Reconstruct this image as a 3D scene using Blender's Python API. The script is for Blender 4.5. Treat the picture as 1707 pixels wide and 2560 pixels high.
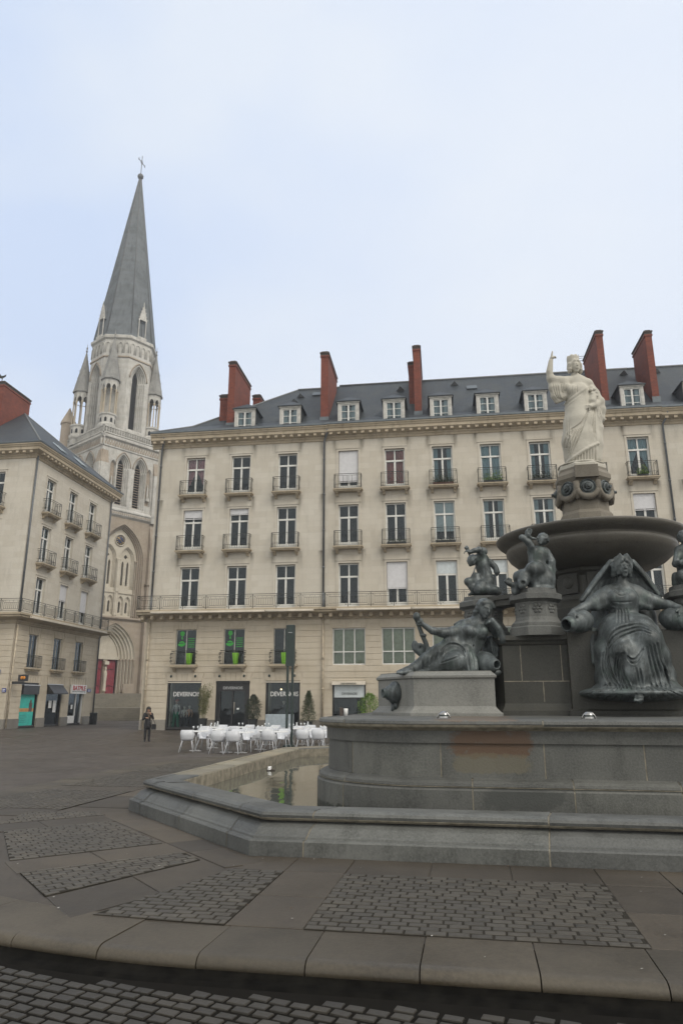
import bpy, math, random
import numpy as np
from mathutils import Vector, Matrix
from mathutils.geometry import tessellate_polygon
R = math.radians
for o in list(bpy.data.objects): bpy.data.objects.remove(o)
SC = bpy.context.scene
COL = SC.collection
random.seed(7)
# ------------------------------------------------------------------ camera
F_PX, EYE = 1750.0, 1.65
PITCH = math.atan(477/1750)
cam = bpy.data.cameras.new("camera"); camo = bpy.data.objects.new("camera", cam); COL.objects.link(camo)
cam.sensor_fit = 'VERTICAL'; cam.sensor_height = 36.0; cam.lens = 36.0*F_PX/2560
camo.location = (0, 0, EYE); camo.rotation_euler = (math.pi/2+PITCH, 0, 0)
cam.clip_start = .1; cam.clip_end = 3000
SC.camera = camo
# ------------------------------------------------------------------ sky, sun, exposure
SUN = Vector((.55, -.56, .75)).normalized()
elev = math.asin(SUN.z); azim = math.atan2(SUN.x, SUN.y)
W = bpy.data.worlds.new("World"); SC.world = W; W.use_nodes = True
nt = W.node_tree; nt.nodes.clear()
wo = nt.nodes.new('ShaderNodeOutputWorld'); bg = nt.nodes.new('ShaderNodeBackground'); bg.inputs[1].default_value = .1
sky = nt.nodes.new('ShaderNodeTexSky'); sky.sky_type = 'NISHITA'; sky.sun_disc = False
sky.sun_elevation = elev; sky.sun_rotation = azim
tc = nt.nodes.new('ShaderNodeTexCoord'); ns = nt.nodes.new('ShaderNodeTexNoise')
ns.inputs['Scale'].default_value = 2.3; ns.inputs['Detail'].default_value = 4; ns.inputs['Roughness'].default_value = .45
mp = nt.nodes.new('ShaderNodeMapping'); mp.inputs['Scale'].default_value = (1, 1, 1.6)
cr = nt.nodes.new('ShaderNodeValToRGB')
cr.color_ramp.elements[0].position = .40; cr.color_ramp.elements[0].color = (5.75, 6.75, 8.6, 1)
cr.color_ramp.elements[1].position = .60; cr.color_ramp.elements[1].color = (6.95, 7.6, 8.6, 1)
mx = nt.nodes.new('ShaderNodeMix'); mx.data_type = 'RGBA'; mx.inputs[0].default_value = .92
# a brighter, thinner part of the cloud deck towards the upper right
dt = nt.nodes.new('ShaderNodeVectorMath'); dt.operation = 'DOT_PRODUCT'; dt.inputs[1].default_value = Vector((.62, .62, .48)).normalized()
mr = nt.nodes.new('ShaderNodeMapRange'); mr.inputs[1].default_value = .55; mr.inputs[2].default_value = 1.0; mr.inputs[3].default_value = 0; mr.inputs[4].default_value = .75
mx2 = nt.nodes.new('ShaderNodeMix'); mx2.data_type = 'RGBA'; mx2.inputs[7].default_value = (8.0, 8.4, 9.0, 1)
L = nt.links
L.new(tc.outputs['Generated'], mp.inputs[0]); L.new(mp.outputs[0], ns.inputs['Vector']); L.new(ns.outputs[0], cr.inputs[0])
L.new(tc.outputs['Generated'], dt.inputs[0]); L.new(dt.outputs['Value'], mr.inputs[0]); L.new(mr.outputs[0], mx2.inputs[0])
# out-of-view sky overhead and behind, made brighter and whiter to light the facades
dt3 = nt.nodes.new('ShaderNodeVectorMath'); dt3.operation = 'DOT_PRODUCT'; dt3.inputs[1].default_value = Vector((0, .87, .5)).normalized()
mr3 = nt.nodes.new('ShaderNodeMapRange'); mr3.interpolation_type = 'SMOOTHSTEP'; mr3.inputs[1].default_value = .45; mr3.inputs[2].default_value = .80
mx3 = nt.nodes.new('ShaderNodeMix'); mx3.data_type = 'RGBA'; mx3.inputs[6].default_value = (9.3, 9.1, 8.5, 1)
L.new(tc.outputs['Generated'], dt3.inputs[0]); L.new(dt3.outputs['Value'], mr3.inputs[0]); L.new(mr3.outputs[0], mx3.inputs[0])
L.new(cr.outputs[0], mx2.inputs[6]); L.new(sky.outputs[0], mx.inputs[6]); L.new(mx2.outputs[2], mx3.inputs[7]); L.new(mx3.outputs[2], mx.inputs[7])
L.new(mx.outputs[2], bg.inputs[0]); L.new(bg.outputs[0], wo.inputs[0])
sl = bpy.data.lights.new("sun", 'SUN'); sl.energy = 1.5; sl.angle = R(30); sl.color = (1, .93, .82)
so = bpy.data.objects.new("sun", sl); COL.objects.link(so); so.location = (0, 0, 60)
so.rotation_euler = (-SUN).to_track_quat('-Z', 'Y').to_euler()
SC.view_settings.view_transform = 'Standard'; SC.view_settings.look = 'None'
SC.view_settings.exposure = 0.27; SC.view_settings.gamma = 1.0
SC.cycles.transparent_max_bounces = 12

# ------------------------------------------------------------------ geometry helpers
cP, sP = math.cos(PITCH), math.sin(PITCH)
def ray(u, v):
    dx, dy = (u-853.5)/F_PX, (1280-v)/F_PX
    return dx, cP-dy*sP, sP+dy*cP
def at(u, v, Y):                     # the point at distance Y in front of the lens
    x, y, z = ray(u, v); k = Y/y
    return (x*k, Y, EYE+z*k)
def ground_pt(u, v, z0):
    x, y, z = ray(u, v); k = (z0-EYE)/z
    return (x*k, y*k, z0)
FACE0 = Vector((-12.4295, 45.0, 0)); FANG = R(-7.9)          # square's house line
M_FACE = Matrix.Translation(FACE0) @ Matrix.Rotation(FANG, 4, 'Z')
FC = Vector((4.69, 13.0, 0)); FTANG = R(-10.2)               # fountain
M_FTN = Matrix.Translation(FC) @ Matrix.Rotation(FTANG, 4, 'Z')
CH0 = Vector((-30.7, 84.75, 0)); CHANG = math.atan2(.76, .65)  # church tower corner
M_CH = Matrix.Translation(CH0) @ Matrix.Rotation(CHANG, 4, 'Z')

class MB:
    def __init__(s): s.V = []; s.F = []; s.M = []; s.S = []; s.X = None
    def add(s, vs, fs, m=0, smooth=False):
        b = len(s.V)
        if s.X is not None: vs = [tuple(s.X @ Vector(v)) for v in vs]
        s.V += [tuple(v) for v in vs]
        for f in fs: s.F.append([b+i for i in f]); s.M.append(m); s.S.append(smooth)
        return s
    def box(s, x0, x1, y0, y1, z0, z1, m=0):
        v = [(x, y, z) for z in (z0, z1) for y in (y0, y1) for x in (x0, x1)]
        return s.add(v, [(0,2,3,1),(4,5,7,6),(0,1,5,4),(2,6,7,3),(0,4,6,2),(1,3,7,5)], m)
    def bbox(s, x0, x1, y0, y1, z0, z1, b=.01, m=0):      # box with chamfered top edges
        v = [(x0,y0,z0),(x1,y0,z0),(x1,y1,z0),(x0,y1,z0),(x0,y0,z1-b),(x1,y0,z1-b),(x1,y1,z1-b),(x0,y1,z1-b),
             (x0+b,y0+b,z1),(x1-b,y0+b,z1),(x1-b,y1-b,z1),(x0+b,y1-b,z1)]
        f = [(3,2,1,0)]+[(i,(i+1)%4,4+(i+1)%4,4+i) for i in range(4)]+[(4+i,4+(i+1)%4,8+(i+1)%4,8+i) for i in range(4)]+[(8,9,10,11)]
        return s.add(v, f, m)
    def quad(s, a, b, c, d, m=0): return s.add([a,b,c,d], [(0,1,2,3)], m)
    def prism(s, poly, z0, z1, m=0, top=None):             # polygon in x,y extruded in z; top: optional scaled poly
        n = len(poly); t = top or poly
        v = [(x,y,z0) for x,y in poly]+[(x,y,z1) for x,y in t]
        f = [tuple(range(n-1,-1,-1)), tuple(range(n,2*n))]+[(i,(i+1)%n,n+(i+1)%n,n+i) for i in range(n)]
        return s.add(v, f, m)
    def prism_y(s, poly, y0, y1, m=0):                     # polygon in x,z extruded in y (seen from -y counter-clockwise)
        n = len(poly)
        v = [(x,y0,z) for x,z in poly]+[(x,y1,z) for x,z in poly]
        f = [tuple(range(n)), tuple(range(2*n-1,n-1,-1))]+[((i+1)%n,i,n+i,n+(i+1)%n) for i in range(n)]
        return s.add(v, f, m)
    def prism_x(s, poly, x0, x1, m=0):                     # polygon in y,z extruded in x
        n = len(poly)
        v = [(x0,y,z) for y,z in poly]+[(x1,y,z) for y,z in poly]
        f = [tuple(range(n-1,-1,-1)), tuple(range(n,2*n))]+[(i,(i+1)%n,n+(i+1)%n,n+i) for i in range(n)]
        return s.add(v, f, m)
    def tube(s, pts, r, n=6, m=0, smooth=True):
        pts = [Vector(p) for p in pts]; rs = r if isinstance(r, (list, tuple)) else [r]*len(pts)
        v = []; 
        for i, p in enumerate(pts):
            d = (pts[min(i+1,len(pts)-1)]-pts[max(i-1,0)]).normalized()
            a = d.orthogonal().normalized() if i == 0 else (a-d*a.dot(d)).normalized()
            b = d.cross(a)
            for k in range(n):
                t = 2*math.pi*k/n; v.append(p+(a*math.cos(t)+b*math.sin(t))*rs[i])
        f = []
        for i in range(len(pts)-1):
            for k in range(n):
                f.append((i*n+k, i*n+(k+1)%n, (i+1)*n+(k+1)%n, (i+1)*n+k))
        s.add(v, f, m, smooth)
        e = len(pts)-1
        s.F.append([len(s.V)-len(v)+k for k in range(n-1,-1,-1)]); s.M.append(m); s.S.append(False)
        s.F.append([len(s.V)-len(v)+e*n+k for k in range(n)]); s.M.append(m); s.S.append(False)
        return s
    def lathe(s, prof, n=24, c=(0,0), m=0, smooth=True, ph=0, cap=True, sx=1, sy=1):
        v = []
        for r, z in prof:
            for k in range(n):
                t = 2*math.pi*k/n+ph; v.append((c[0]+r*math.cos(t)*sx, c[1]+r*math.sin(t)*sy, z))
        f = [(i*n+k, i*n+(k+1)%n, (i+1)*n+(k+1)%n, (i+1)*n+k) for i in range(len(prof)-1) for k in range(n)]
        if cap:
            if prof[0][0] > 1e-4: f.append(tuple(range(n-1,-1,-1)))
            if prof[-1][0] > 1e-4: f.append(tuple((len(prof)-1)*n+k for k in range(n)))
        return s.add(v, f, m, smooth)
    def sweep(s, loop, prof, m=0, closed=True, smooth=False):   # loop: ccw polygon x,y; prof: (outward offset, z)
        n = len(loop); v = []
        for d, z in prof:
            for p in offset(loop, d, closed): v.append((p[0], p[1], z))
        f = []
        for i in range(len(prof)-1):
            for k in range(n if closed else n-1):
                f.append((i*n+k, i*n+(k+1)%n, (i+1)*n+(k+1)%n, (i+1)*n+k))
        return s.add(v, f, m, smooth)
    def build(s, name, mats, parent=None, loc=None, M=None):
        me = bpy.data.meshes.new(name)
        me.from_pydata(s.V, [], s.F)
        for mm in (mats if isinstance(mats, (list, tuple)) else [mats]): me.materials.append(mm)
        me.polygons.foreach_set('material_index', s.M); me.polygons.foreach_set('use_smooth', s.S)
        me.update()
        o = bpy.data.objects.new(name, me); COL.objects.link(o)
        if parent: o.parent = parent
        if loc is not None: o.location = loc
        if M is not None: o.matrix_world = M
        return o
def offset(loop, d, closed=True):
    n = len(loop); out = []
    for i in range(n):
        p = Vector(loop[i]); a = Vector(loop[i-1]) if (closed or i > 0) else None; b = Vector(loop[(i+1)%n]) if (closed or i < n-1) else None
        e1 = (p-a).normalized() if a is not None else (b-p).normalized(); e2 = (b-p).normalized() if b is not None else e1
        n1, n2 = Vector((e1.y,-e1.x)), Vector((e2.y,-e2.x))
        m_ = (n1+n2); m_ = m_/max(m_.length_squared, .2)*2
        out.append((p.x+m_.x*d, p.y+m_.y*d))
    return out
def copyobj(o, parent=None, loc=None):
    c = o.copy(); COL.objects.link(c); c.parent = parent
    if loc is not None: c.location = loc
    return c
def copytree(o, parent=None, loc=None, rz=None):
    c = copyobj(o, parent, loc)
    if rz is not None: c.rotation_euler = (0, 0, rz)
    for ch in list(o.children): copytree(ch, c)
    return c
def tag(o, label=None, cat=None, group=None, kind=None):
    if label: o['label'] = label
    if cat: o['category'] = cat
    if group: o['group'] = group
    if kind: o['kind'] = kind
    return o
def thing(name, label, cat, M=None, loc=None, rz=0, group=None):
    o = bpy.data.objects.new(name, None); COL.objects.link(o); o.empty_display_size = .2
    if M is not None: o.matrix_world = M
    else: o.location = loc; o.rotation_euler = (0, 0, rz)
    return tag(o, label, cat, group)
def struct(o): o['kind'] = 'structure'; return o

# ------------------------------------------------------------------ materials
def newmat(name):
    m = bpy.data.materials.new(name); m.use_nodes = True; t = m.node_tree
    return m, t, t.nodes['Principled BSDF']
class NB:
    def __init__(s, t): s.t = t
    def n(s, typ, **kw):
        x = s.t.nodes.new('ShaderNode'+typ)
        for k, v in kw.items():
            if k.startswith('_'): setattr(x, k[1:], v)
            else:
                key = k.replace('__', ' '); 
                if key.isdigit() or (key[0] == 'i' and key[1:].isdigit()): key = int(key.lstrip('i'))
                i = x.inputs[key]
                if hasattr(v, 'outputs'): s.t.links.new(v.outputs[0], i)
                elif isinstance(v, bpy.types.NodeSocket): s.t.links.new(v, i)
                else: i.default_value = v
        return x
    def mix(s, f, a, b, blend='MIX'):
        x = s.t.nodes.new('ShaderNodeMix'); x.data_type = 'RGBA'; x.blend_type = blend; x.clamp_factor = True
        for i, v in ((0, f), (6, a), (7, b)):
            if isinstance(v, bpy.types.NodeSocket): s.t.links.new(v, x.inputs[i])
            elif hasattr(v, 'outputs'): s.t.links.new(v.outputs[0], x.inputs[i])
            else: x.inputs[i].default_value = (*v, 1) if isinstance(v, tuple) and len(v) == 3 else v
        return x.outputs[2]
    def ramp(s, src, p0, p1, lo=0., hi=1.):
        return s.n('MapRange', i0=src, i1=p0, i2=p1, i3=lo, i4=hi).outputs[0]
    def noise(s, vec, scale, detail=3, rough=.55, stretch=None, seed=0.):
        if stretch or seed:
            vec = s.n('Mapping', i0=vec, i1=(seed, seed*1.7, seed*.6), i3=stretch or (1, 1, 1)).outputs[0]
        return s.n('TexNoise', Vector=vec, Scale=scale, Detail=detail, Roughness=rough).outputs[0]
def simple(name, col, rough=.5, metal=0., var=.12, scale=6., bump=0., spec=None):
    m, t, b = newmat(name); nb = NB(t); tcn = nb.n('TexCoord').outputs['Object']
    nz = nb.noise(tcn, scale)
    dark = tuple(c*(1-var) for c in col); lite = tuple(min(1, c*(1+var)) for c in col)
    t.links.new(nb.mix(nb.ramp(nz, .35, .65), dark, lite), b.inputs['Base Color'])
    b.inputs['Roughness'].default_value = rough; b.inputs['Metallic'].default_value = metal
    if spec is not None: b.inputs['Specular IOR Level'].default_value = spec
    if bump:
        bp = nb.n('Bump', Strength=bump, Distance=.02, Height=nb.noise(tcn, scale*6)); t.links.new(bp.outputs[0], b.inputs['Normal'])
    return m
def wallstone(name, base, dirt, joint=(.9, .38), jdark=.82, streak=.5, patch=.5, soot=None):
    """ashlar seen in the x,z plane of the house line: faint courses, rain streaks and grime patches"""
    m, t, b = newmat(name); nb = NB(t)
    co = nb.n('TexCoord').outputs['Object']
    sx = nb.n('SeparateXYZ', i0=co); xy = nb.n('Math', i0=sx.outputs[0], i1=sx.outputs[1], _operation='ADD')
    cv = nb.n('CombineXYZ', i0=xy, i1=sx.outputs[2]).outputs[0]
    br = nb.n('TexBrick', Vector=cv, Scale=1.0, Mortar__Size=.008, Brick__Width=joint[0], Row__Height=joint[1], Color1=(1,1,1,1), Color2=(.90,.885,.86,1), Mortar=(jdark,jdark,jdark,1))
    t.nodes[br.name].inputs['Mortar Smooth'].default_value = .3
    n1 = nb.noise(co, .55, 5, .6); n2 = nb.noise(co, 3.0, 4, .65, (1, 1, .22), 3.1); n3 = nb.noise(co, 14., 3, .6)
    c = nb.mix(nb.ramp(n1, .42, .72, 0, patch), base, dirt)
    c = nb.mix(nb.ramp(n2, .52, .78, 0, streak), c, tuple(x*.62 for x in dirt))
    c = nb.mix(nb.ramp(n3, .3, .7, 0, .25), c, tuple(x*.85 for x in base))
    if soot:      # run-off stains that hang below the balcony brackets
        x0, per, z0, zper = soot
        wx = nb.n('Math', i0=nb.n('Math', i0=sx.outputs[0], i1=x0, _operation='SUBTRACT'), i1=per/2, i2=-per/2, _operation='WRAP')
        ax_ = nb.n('Math', i0=nb.n('Math', i0=nb.n('Math', i0=wx, _operation='ABSOLUTE'), i1=.86, _operation='SUBTRACT'), _operation='ABSOLUTE')
        wz = nb.n('Math', i0=nb.n('Math', i0=sx.outputs[2], i1=z0, _operation='SUBTRACT'), i1=0., i2=-zper, _operation='WRAP')
        mk = nb.n('Math', i0=nb.ramp(ax_.outputs[0], .26, .02), i1=nb.ramp(wz.outputs[0], -1.25, -.1), _operation='MULTIPLY')
        mk2 = nb.n('Math', i0=mk, i1=nb.ramp(n2, .3, .62), _operation='MULTIPLY')
        c = nb.mix(mk2.outputs[0], c, (.12,.105,.078))
    c = nb.mix(.9, c, br.outputs[0], 'MULTIPLY')
    t.links.new(c, b.inputs['Base Color']); b.inputs['Roughness'].default_value = .88; b.inputs['Specular IOR Level'].default_value = .25
    bp = nb.n('Bump', Strength=.35, Distance=.02, Height=n3); t.links.new(bp.outputs[0], b.inputs['Normal'])
    return m
def granite(name, a, bcol, dark, rough=.62, stain=None, wet=.5):
    m, t, b = newmat(name); nb = NB(t); co = nb.n('TexCoord').outputs['Object']
    big = nb.noise(co, .9, 5, .62); mid = nb.noise(co, 3.2, 5, .65, (1, 1, .35), 5.3); fin = nb.noise(co, 46., 2, .7); sp = nb.noise(co, 9, 4, .7, None, 2.)
    c = nb.mix(nb.ramp(big, .36, .64), a, bcol)
    c = nb.mix(nb.ramp(mid, .5, .68, 0, wet), c, dark)
    c = nb.mix(nb.ramp(sp, .6, .75, 0, .55), c, tuple(x*.45 for x in dark))
    c = nb.mix(nb.ramp(fin, .3, .7, 0, .38), c, tuple(min(1, x*1.7) for x in bcol))
    if stain:
        for (cx, cz, rx, rz, col, st) in stain:
            s_ = nb.n('SeparateXYZ', i0=co)
            dx = nb.n('Math', i0=nb.n('Math', i0=s_.outputs[0], i1=cx, _operation='SUBTRACT'), i1=rx, _operation='DIVIDE')
            dz = nb.n('Math', i0=nb.n('Math', i0=s_.outputs[2], i1=cz, _operation='SUBTRACT'), i1=rz, _operation='DIVIDE')
            d = nb.n('Math', i0=nb.n('Math', i0=dx, i1=4., _operation='POWER'), i1=nb.n('Math', i0=dz, i1=4., _operation='POWER'), _operation='ADD')
            ed = nb.noise(co, 7., 5, .7); d2 = nb.n('Math', i0=d, i1=nb.n('Math', i0=ed, i1=2.4, _operation='MULTIPLY'), _operation='ADD')
            c = nb.mix(nb.ramp(d2.outputs[0], 1.85, 1.5, 0, st), c, col)
    ri = nb.n('NewGeometry').outputs['Random Per Island']; c = nb.mix(1., c, nb.mix(ri, (.80,.80,.80), (1.20,1.19,1.15)), 'MULTIPLY')
    t.links.new(c, b.inputs['Base Color'])
    t.links.new(nb.ramp(big, .35, .65, rough-.14, rough+.12), b.inputs['Roughness'])
    hh = nb.n('Math', i0=fin, i1=nb.n('Math', i0=sp, i1=.8, _operation='MULTIPLY'), _operation='ADD')
    bp = nb.n('Bump', Strength=.35, Distance=.008, Height=hh); t.links.new(bp.outputs[0], b.inputs['Normal'])
    return m
def slate_mat():
    m, t, b = newmat('slate'); nb = NB(t); co = nb.n('TexCoord').outputs['Object']
    s_ = nb.n('SeparateXYZ', i0=co); xy = nb.n('Math', i0=s_.outputs[0], i1=s_.outputs[1], _operation='ADD')
    cv = nb.n('CombineXYZ', i0=xy, i1=s_.outputs[2]).outputs[0]
    br = nb.n('TexBrick', Vector=cv, Scale=1., Mortar__Size=.006, Brick__Width=.24, Row__Height=.11, Color1=(.036,.049,.064,1), Color2=(.024,.033,.044,1), Mortar=(.028,.03,.032,1))
    n1 = nb.noise(co, .7, 5, .65); n2 = nb.noise(co, 2.6, 5, .7, (1,1,.4), 2.)
    c = nb.mix(nb.ramp(n1, .4, .7, 0, .6), br.outputs[0], (.060, .066, .062))
    c = nb.mix(nb.ramp(n2, .58, .74, 0, .55), c, (.085, .078, .066))
    t.links.new(c, b.inputs['Base Color']); b.inputs['Roughness'].default_value = .55
    bp = nb.n('Bump', Strength=.6, Distance=.02, Height=br.outputs['Fac']); bp.invert = True; t.links.new(bp.outputs[0], b.inputs['Normal'])
    return m
def brick_mat():
    m, t, b = newmat('chimney_brick'); nb = NB(t); co = nb.n('TexCoord').outputs['Object']
    s_ = nb.n('SeparateXYZ', i0=co); xy = nb.n('Math', i0=s_.outputs[0], i1=s_.outputs[1], _operation='ADD')
    cv = nb.n('CombineXYZ', i0=xy, i1=s_.outputs[2]).outputs[0]
    br = nb.n('TexBrick', Vector=cv, Scale=1., Mortar__Size=.012, Brick__Width=.24, Row__Height=.08, Color1=(.235,.052,.028,1), Color2=(.15,.032,.019,1), Mortar=(.14,.06,.042,1))
    n1 = nb.noise(co, 1.1, 5, .65)
    c = nb.mix(nb.ramp(n1, .45, .72, 0, .6), br.outputs[0], (.10, .030, .022))
    t.links.new(c, b.inputs['Base Color']); b.inputs['Roughness'].default_value = .85
    return m
def glass_mat():
    m, t, b = newmat('window_glass'); nb = NB(t); t.nodes.remove(b)
    gl = nb.n('BsdfGlossy', Color=(.82,.93,1,1), Roughness=.02); tr = nb.n('BsdfTransparent', Color=(.78,.84,.84,1))
    co = nb.n('TexCoord').outputs['Object']
    bp = nb.n('Bump', Strength=.25, Distance=.02, Height=nb.noise(co, 1.3, 1)); t.links.new(bp.outputs[0], gl.inputs['Normal'])
    fr = nb.n('Fresnel', IOR=1.54); ad = nb.n('Math', i0=fr, i1=.004, _operation='ADD')
    ms = nb.n('MixShader', i0=ad.outputs[0]); t.links.new(tr.outputs[0], ms.inputs[1]); t.links.new(gl.outputs[0], ms.inputs[2])
    t.links.new(ms.outputs[0], t.nodes['Material Output'].inputs[0])
    return m
def cobble_mat(name='cobble_stone', k=1.):
    m, t, b = newmat(name); nb = NB(t); co = nb.n('TexCoord').outputs['Object']
    ri = nb.n('NewGeometry').outputs['Random Per Island']
    n1 = nb.noise(co, .8, 4, .6); n2 = nb.noise(co, 30, 3, .7)
    c = nb.mix(ri, (.034, .029, .022), (.072, .063, .049))
    c = nb.mix(nb.ramp(n1, .42, .66, 0, .7), c, (.045, .041, .035))
    c = nb.mix(nb.ramp(n2, .35, .7, 0, .35), c, (.10, .093, .078))
    if k != 1.: c = nb.mix(1., c, (k, k, k), 'MULTIPLY')
    t.links.new(c, b.inputs['Base Color'])
    t.links.new(nb.ramp(n1, .35, .65, .38, .62), b.inputs['Roughness'])
    bp = nb.n('Bump', Strength=.5, Distance=.006, Height=n2); t.links.new(bp.outputs[0], b.inputs['Normal'])
    return m
def slab_mat(name, a, bcol, brick=None, rough=.5, island=0.):
    m, t, b = newmat(name); nb = NB(t); co = nb.n('TexCoord').outputs['Object']
    n1 = nb.noise(co, .45, 5, .62); n2 = nb.noise(co, 2.4, 5, .65, None, 4.); n3 = nb.noise(co, 38, 2, .7)
    c = nb.mix(nb.ramp(n1, .38, .62), a, bcol)
    c = nb.mix(nb.ramp(n2, .48, .7, 0, .6), c, tuple(x*.6 for x in a))
    c = nb.mix(nb.ramp(n3, .35, .7, 0, .28), c, tuple(x*1.6 for x in bcol))
    if island:
        ri = nb.n('NewGeometry').outputs['Random Per Island']; c = nb.mix(1., c, nb.mix(ri, (1-island,)*3, (1+island, 1+island*.96, 1+island*.88)), 'MULTIPLY')
    if brick:
        mpn = nb.n('Mapping', i0=co, i2=(0, 0, brick[2])).outputs[0]
        br = nb.n('TexBrick', Vector=mpn, Scale=1., Mortar__Size=brick[3], Brick__Width=brick[0], Row__Height=brick[1], Color1=(1,1,1,1), Color2=(.72,.7,.7,1), Mortar=(.42,.4,.38,1))
        c = nb.mix(1., c, br.outputs[0], 'MULTIPLY')
    t.links.new(c, b.inputs['Base Color'])
    t.links.new(nb.ramp(n1, .35, .65, rough-.12, rough+.14), b.inputs['Roughness'])
    bp = nb.n('Bump', Strength=.3, Distance=.006, Height=n3); t.links.new(bp.outputs[0], b.inputs['Normal'])
    return m
def bronze_mat():
    m, t, b = newmat('weathered_bronze'); nb = NB(t); co = nb.n('TexCoord').outputs['Object']
    n1 = nb.noise(co, 2.2, 5, .62); n2 = nb.noise(co, 7, 5, .7, (1.6, 1.6, .45), 2.); n3 = nb.noise(co, 26, 3, .6)
    c = nb.mix(nb.ramp(n1, .36, .64), (.032, .038, .038), (.085, .100, .104))
    c = nb.mix(nb.ramp(n2, .48, .64, 0, .65), c, (.165, .190, .200))
    c = nb.mix(nb.ramp(nb.noise(co, 3.4, 4, .6, None, 8.), .54, .70, 0, .4), c, (.075, .12, .10))
    c = nb.mix(nb.ramp(n3, .56, .72, 0, .5), c, (.022, .028, .026))
    t.links.new(c, b.inputs['Base Color']); b.inputs['Metallic'].default_value = .25
    b.inputs['Roughness'].default_value = .5
    bp = nb.n('Bump', Strength=.25, Distance=.01, Height=n3); t.links.new(bp.outputs[0], b.inputs['Normal'])
    return m
def water_mat():
    m, t, b = newmat('pool_water'); nb = NB(t); co = nb.n('TexCoord').outputs['Object']
    b.inputs['Base Color'].default_value = (.095, .098, .078, 1); b.inputs['Roughness'].default_value = .03
    b.inputs['IOR'].default_value = 1.4
    n1 = nb.noise(co, 1.3, 2, .4, (1, .35, 1)); n2 = nb.noise(co, 5, 2, .4, (1, .4, 1))
    h = nb.n('Math', i0=n1, i1=nb.n('Math', i0=n2, i1=.22, _operation='MULTIPLY'), _operation='ADD')
    bp = nb.n('Bump', Strength=.09, Distance=.12, Height=h); t.links.new(bp.outputs[0], b.inputs['Normal'])
    return m
def leaf_mat(name, a, bcol):
    m, t, b = newmat(name); nb = NB(t)
    ri = nb.n('NewGeometry').outputs['Random Per Island']
    t.links.new(nb.mix(ri, a, bcol), b.inputs['Base Color']); b.inputs['Roughness'].default_value = .55
    return m

STONE = wallstone('limestone_wall', (.59, .555, .485), (.49, .45, .385), streak=.3, soot=(2.67, 3.15, 14.72, 3.75))
STONE_B = wallstone('limestone_wall_office', (.58, .54, .465), (.49, .445, .38), streak=.3, soot=(13.0, 3.01, 14.72, 3.75))
STONE_L = wallstone('limestone_wall_side', (.60, .565, .495), (.48, .44, .38), streak=.35)
RUST = wallstone('rusticated_limestone', (.57, .51, .415), (.45, .39, .29), joint=(1.3, .355), jdark=.93, streak=.35)
TRIM = wallstone('moulded_limestone', (.47, .40, .30), (.28, .24, .17), joint=(1.6, 5.), jdark=.9, streak=.8, patch=.7)
PLINTH = granite('grey_plinth', (.16,.15,.135), (.19,.175,.155), (.10,.095,.085))
SLATE = slate_mat(); BRICK = brick_mat()
ZINC = simple('zinc_sheet', (.13,.15,.165), .45, .4)
CAPST = simple('sooty_cap', (.075,.06,.052), .9, bump=.3)
WHITE = simple('white_joinery', (.66,.66,.63), .45, var=.08, scale=2.)
DORMW = simple('painted_dormer_wood', (.46,.45,.42), .6, var=.2, scale=3.)
IRON = simple('wrought_iron', (.032,.036,.032), .55, .2, var=.3)
GLASS = glass_mat()
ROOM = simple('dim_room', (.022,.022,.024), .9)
PIPE = simple('drainpipe_metal', (.12,.13,.14), .5, .3)
PIPE_C = simple('painted_pipe', (.42,.36,.27), .6, var=.25)
SHUT = slab_mat('roller_shutter', (.60,.60,.62), (.66,.66,.67), (9., .055, 0, .006), .5) if False else simple('roller_shutter', (.62,.62,.64), .5, var=.05)
CUR_W = simple('pale_curtain', (.42,.50,.54), .9, var=.12, scale=2.)
CUR_B = simple('blue_curtain', (.30,.42,.47), .9, var=.12, scale=2.)
CUR_P = simple('pink_curtain', (.55,.27,.29), .9, var=.15, scale=3.)
CUR_R = simple('red_curtain', (.42,.13,.105), .9, var=.15, scale=3.)
BLIND = simple('light_blind', (.55,.60,.62), .8, var=.06)
BLIND_G = simple('yellowish_blind', (.46,.47,.33), .8, var=.1)
BLACKP = simple('black_shopfront', (.018,.018,.019), .35, var=.2)
AWN = simple('cream_awning', (.55,.50,.42), .7, var=.1, scale=2.)
GRAN = granite('fountain_granite', (.050,.054,.052), (.116,.120,.117), (.028,.030,.028), wet=.7)
GRAN2 = granite('fountain_granite_wall', (.054,.057,.055), (.116,.119,.113), (.030,.032,.030), wet=.7,
   stain=[(0, .36, 9, .13, (.026,.029,.023), .85), (-2.12, 1.2, .56, .19, (.105,.060,.034), .9), (-2.12, .98, .5, .13, (.14,.125,.085), .6), (-1.82, .62, .5, .13, (.052,.056,.054), .75), (-2.3, 1.5, .6, .07, (.17,.12,.08), .6)])
GRAN_D = granite('dark_pier_granite', (.022,.023,.021), (.048,.048,.042), (.014,.014,.012), rough=.6)  # granite darkened so the shade under the bowl is in its colour
GRAN_L = granite('pale_granite', (.12,.123,.117), (.185,.187,.178), (.068,.07,.066))
GRAN_B = granite('buff_granite', (.26,.22,.155), (.19,.18,.145), (.12,.105,.08), wet=.3)
GRAN_T = granite('bowl_granite', (.064,.060,.052), (.098,.091,.078), (.034,.031,.026), rough=.5)
SCULPT = granite('carved_stone', (.20,.18,.15), (.14,.127,.105), (.065,.057,.047), rough=.75)
MORTAR = simple('mortar_joint', (.26,.235,.185), .9, var=.3, scale=9.)
BRONZE = bronze_mat()
MARBLE = wallstone('old_marble', (.53,.51,.45), (.34,.325,.285), joint=(50.,50.), jdark=1., streak=.55, patch=.7)
CHROME = simple('polished_steel', (.33,.33,.33), .25, 1., var=.05)
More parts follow.
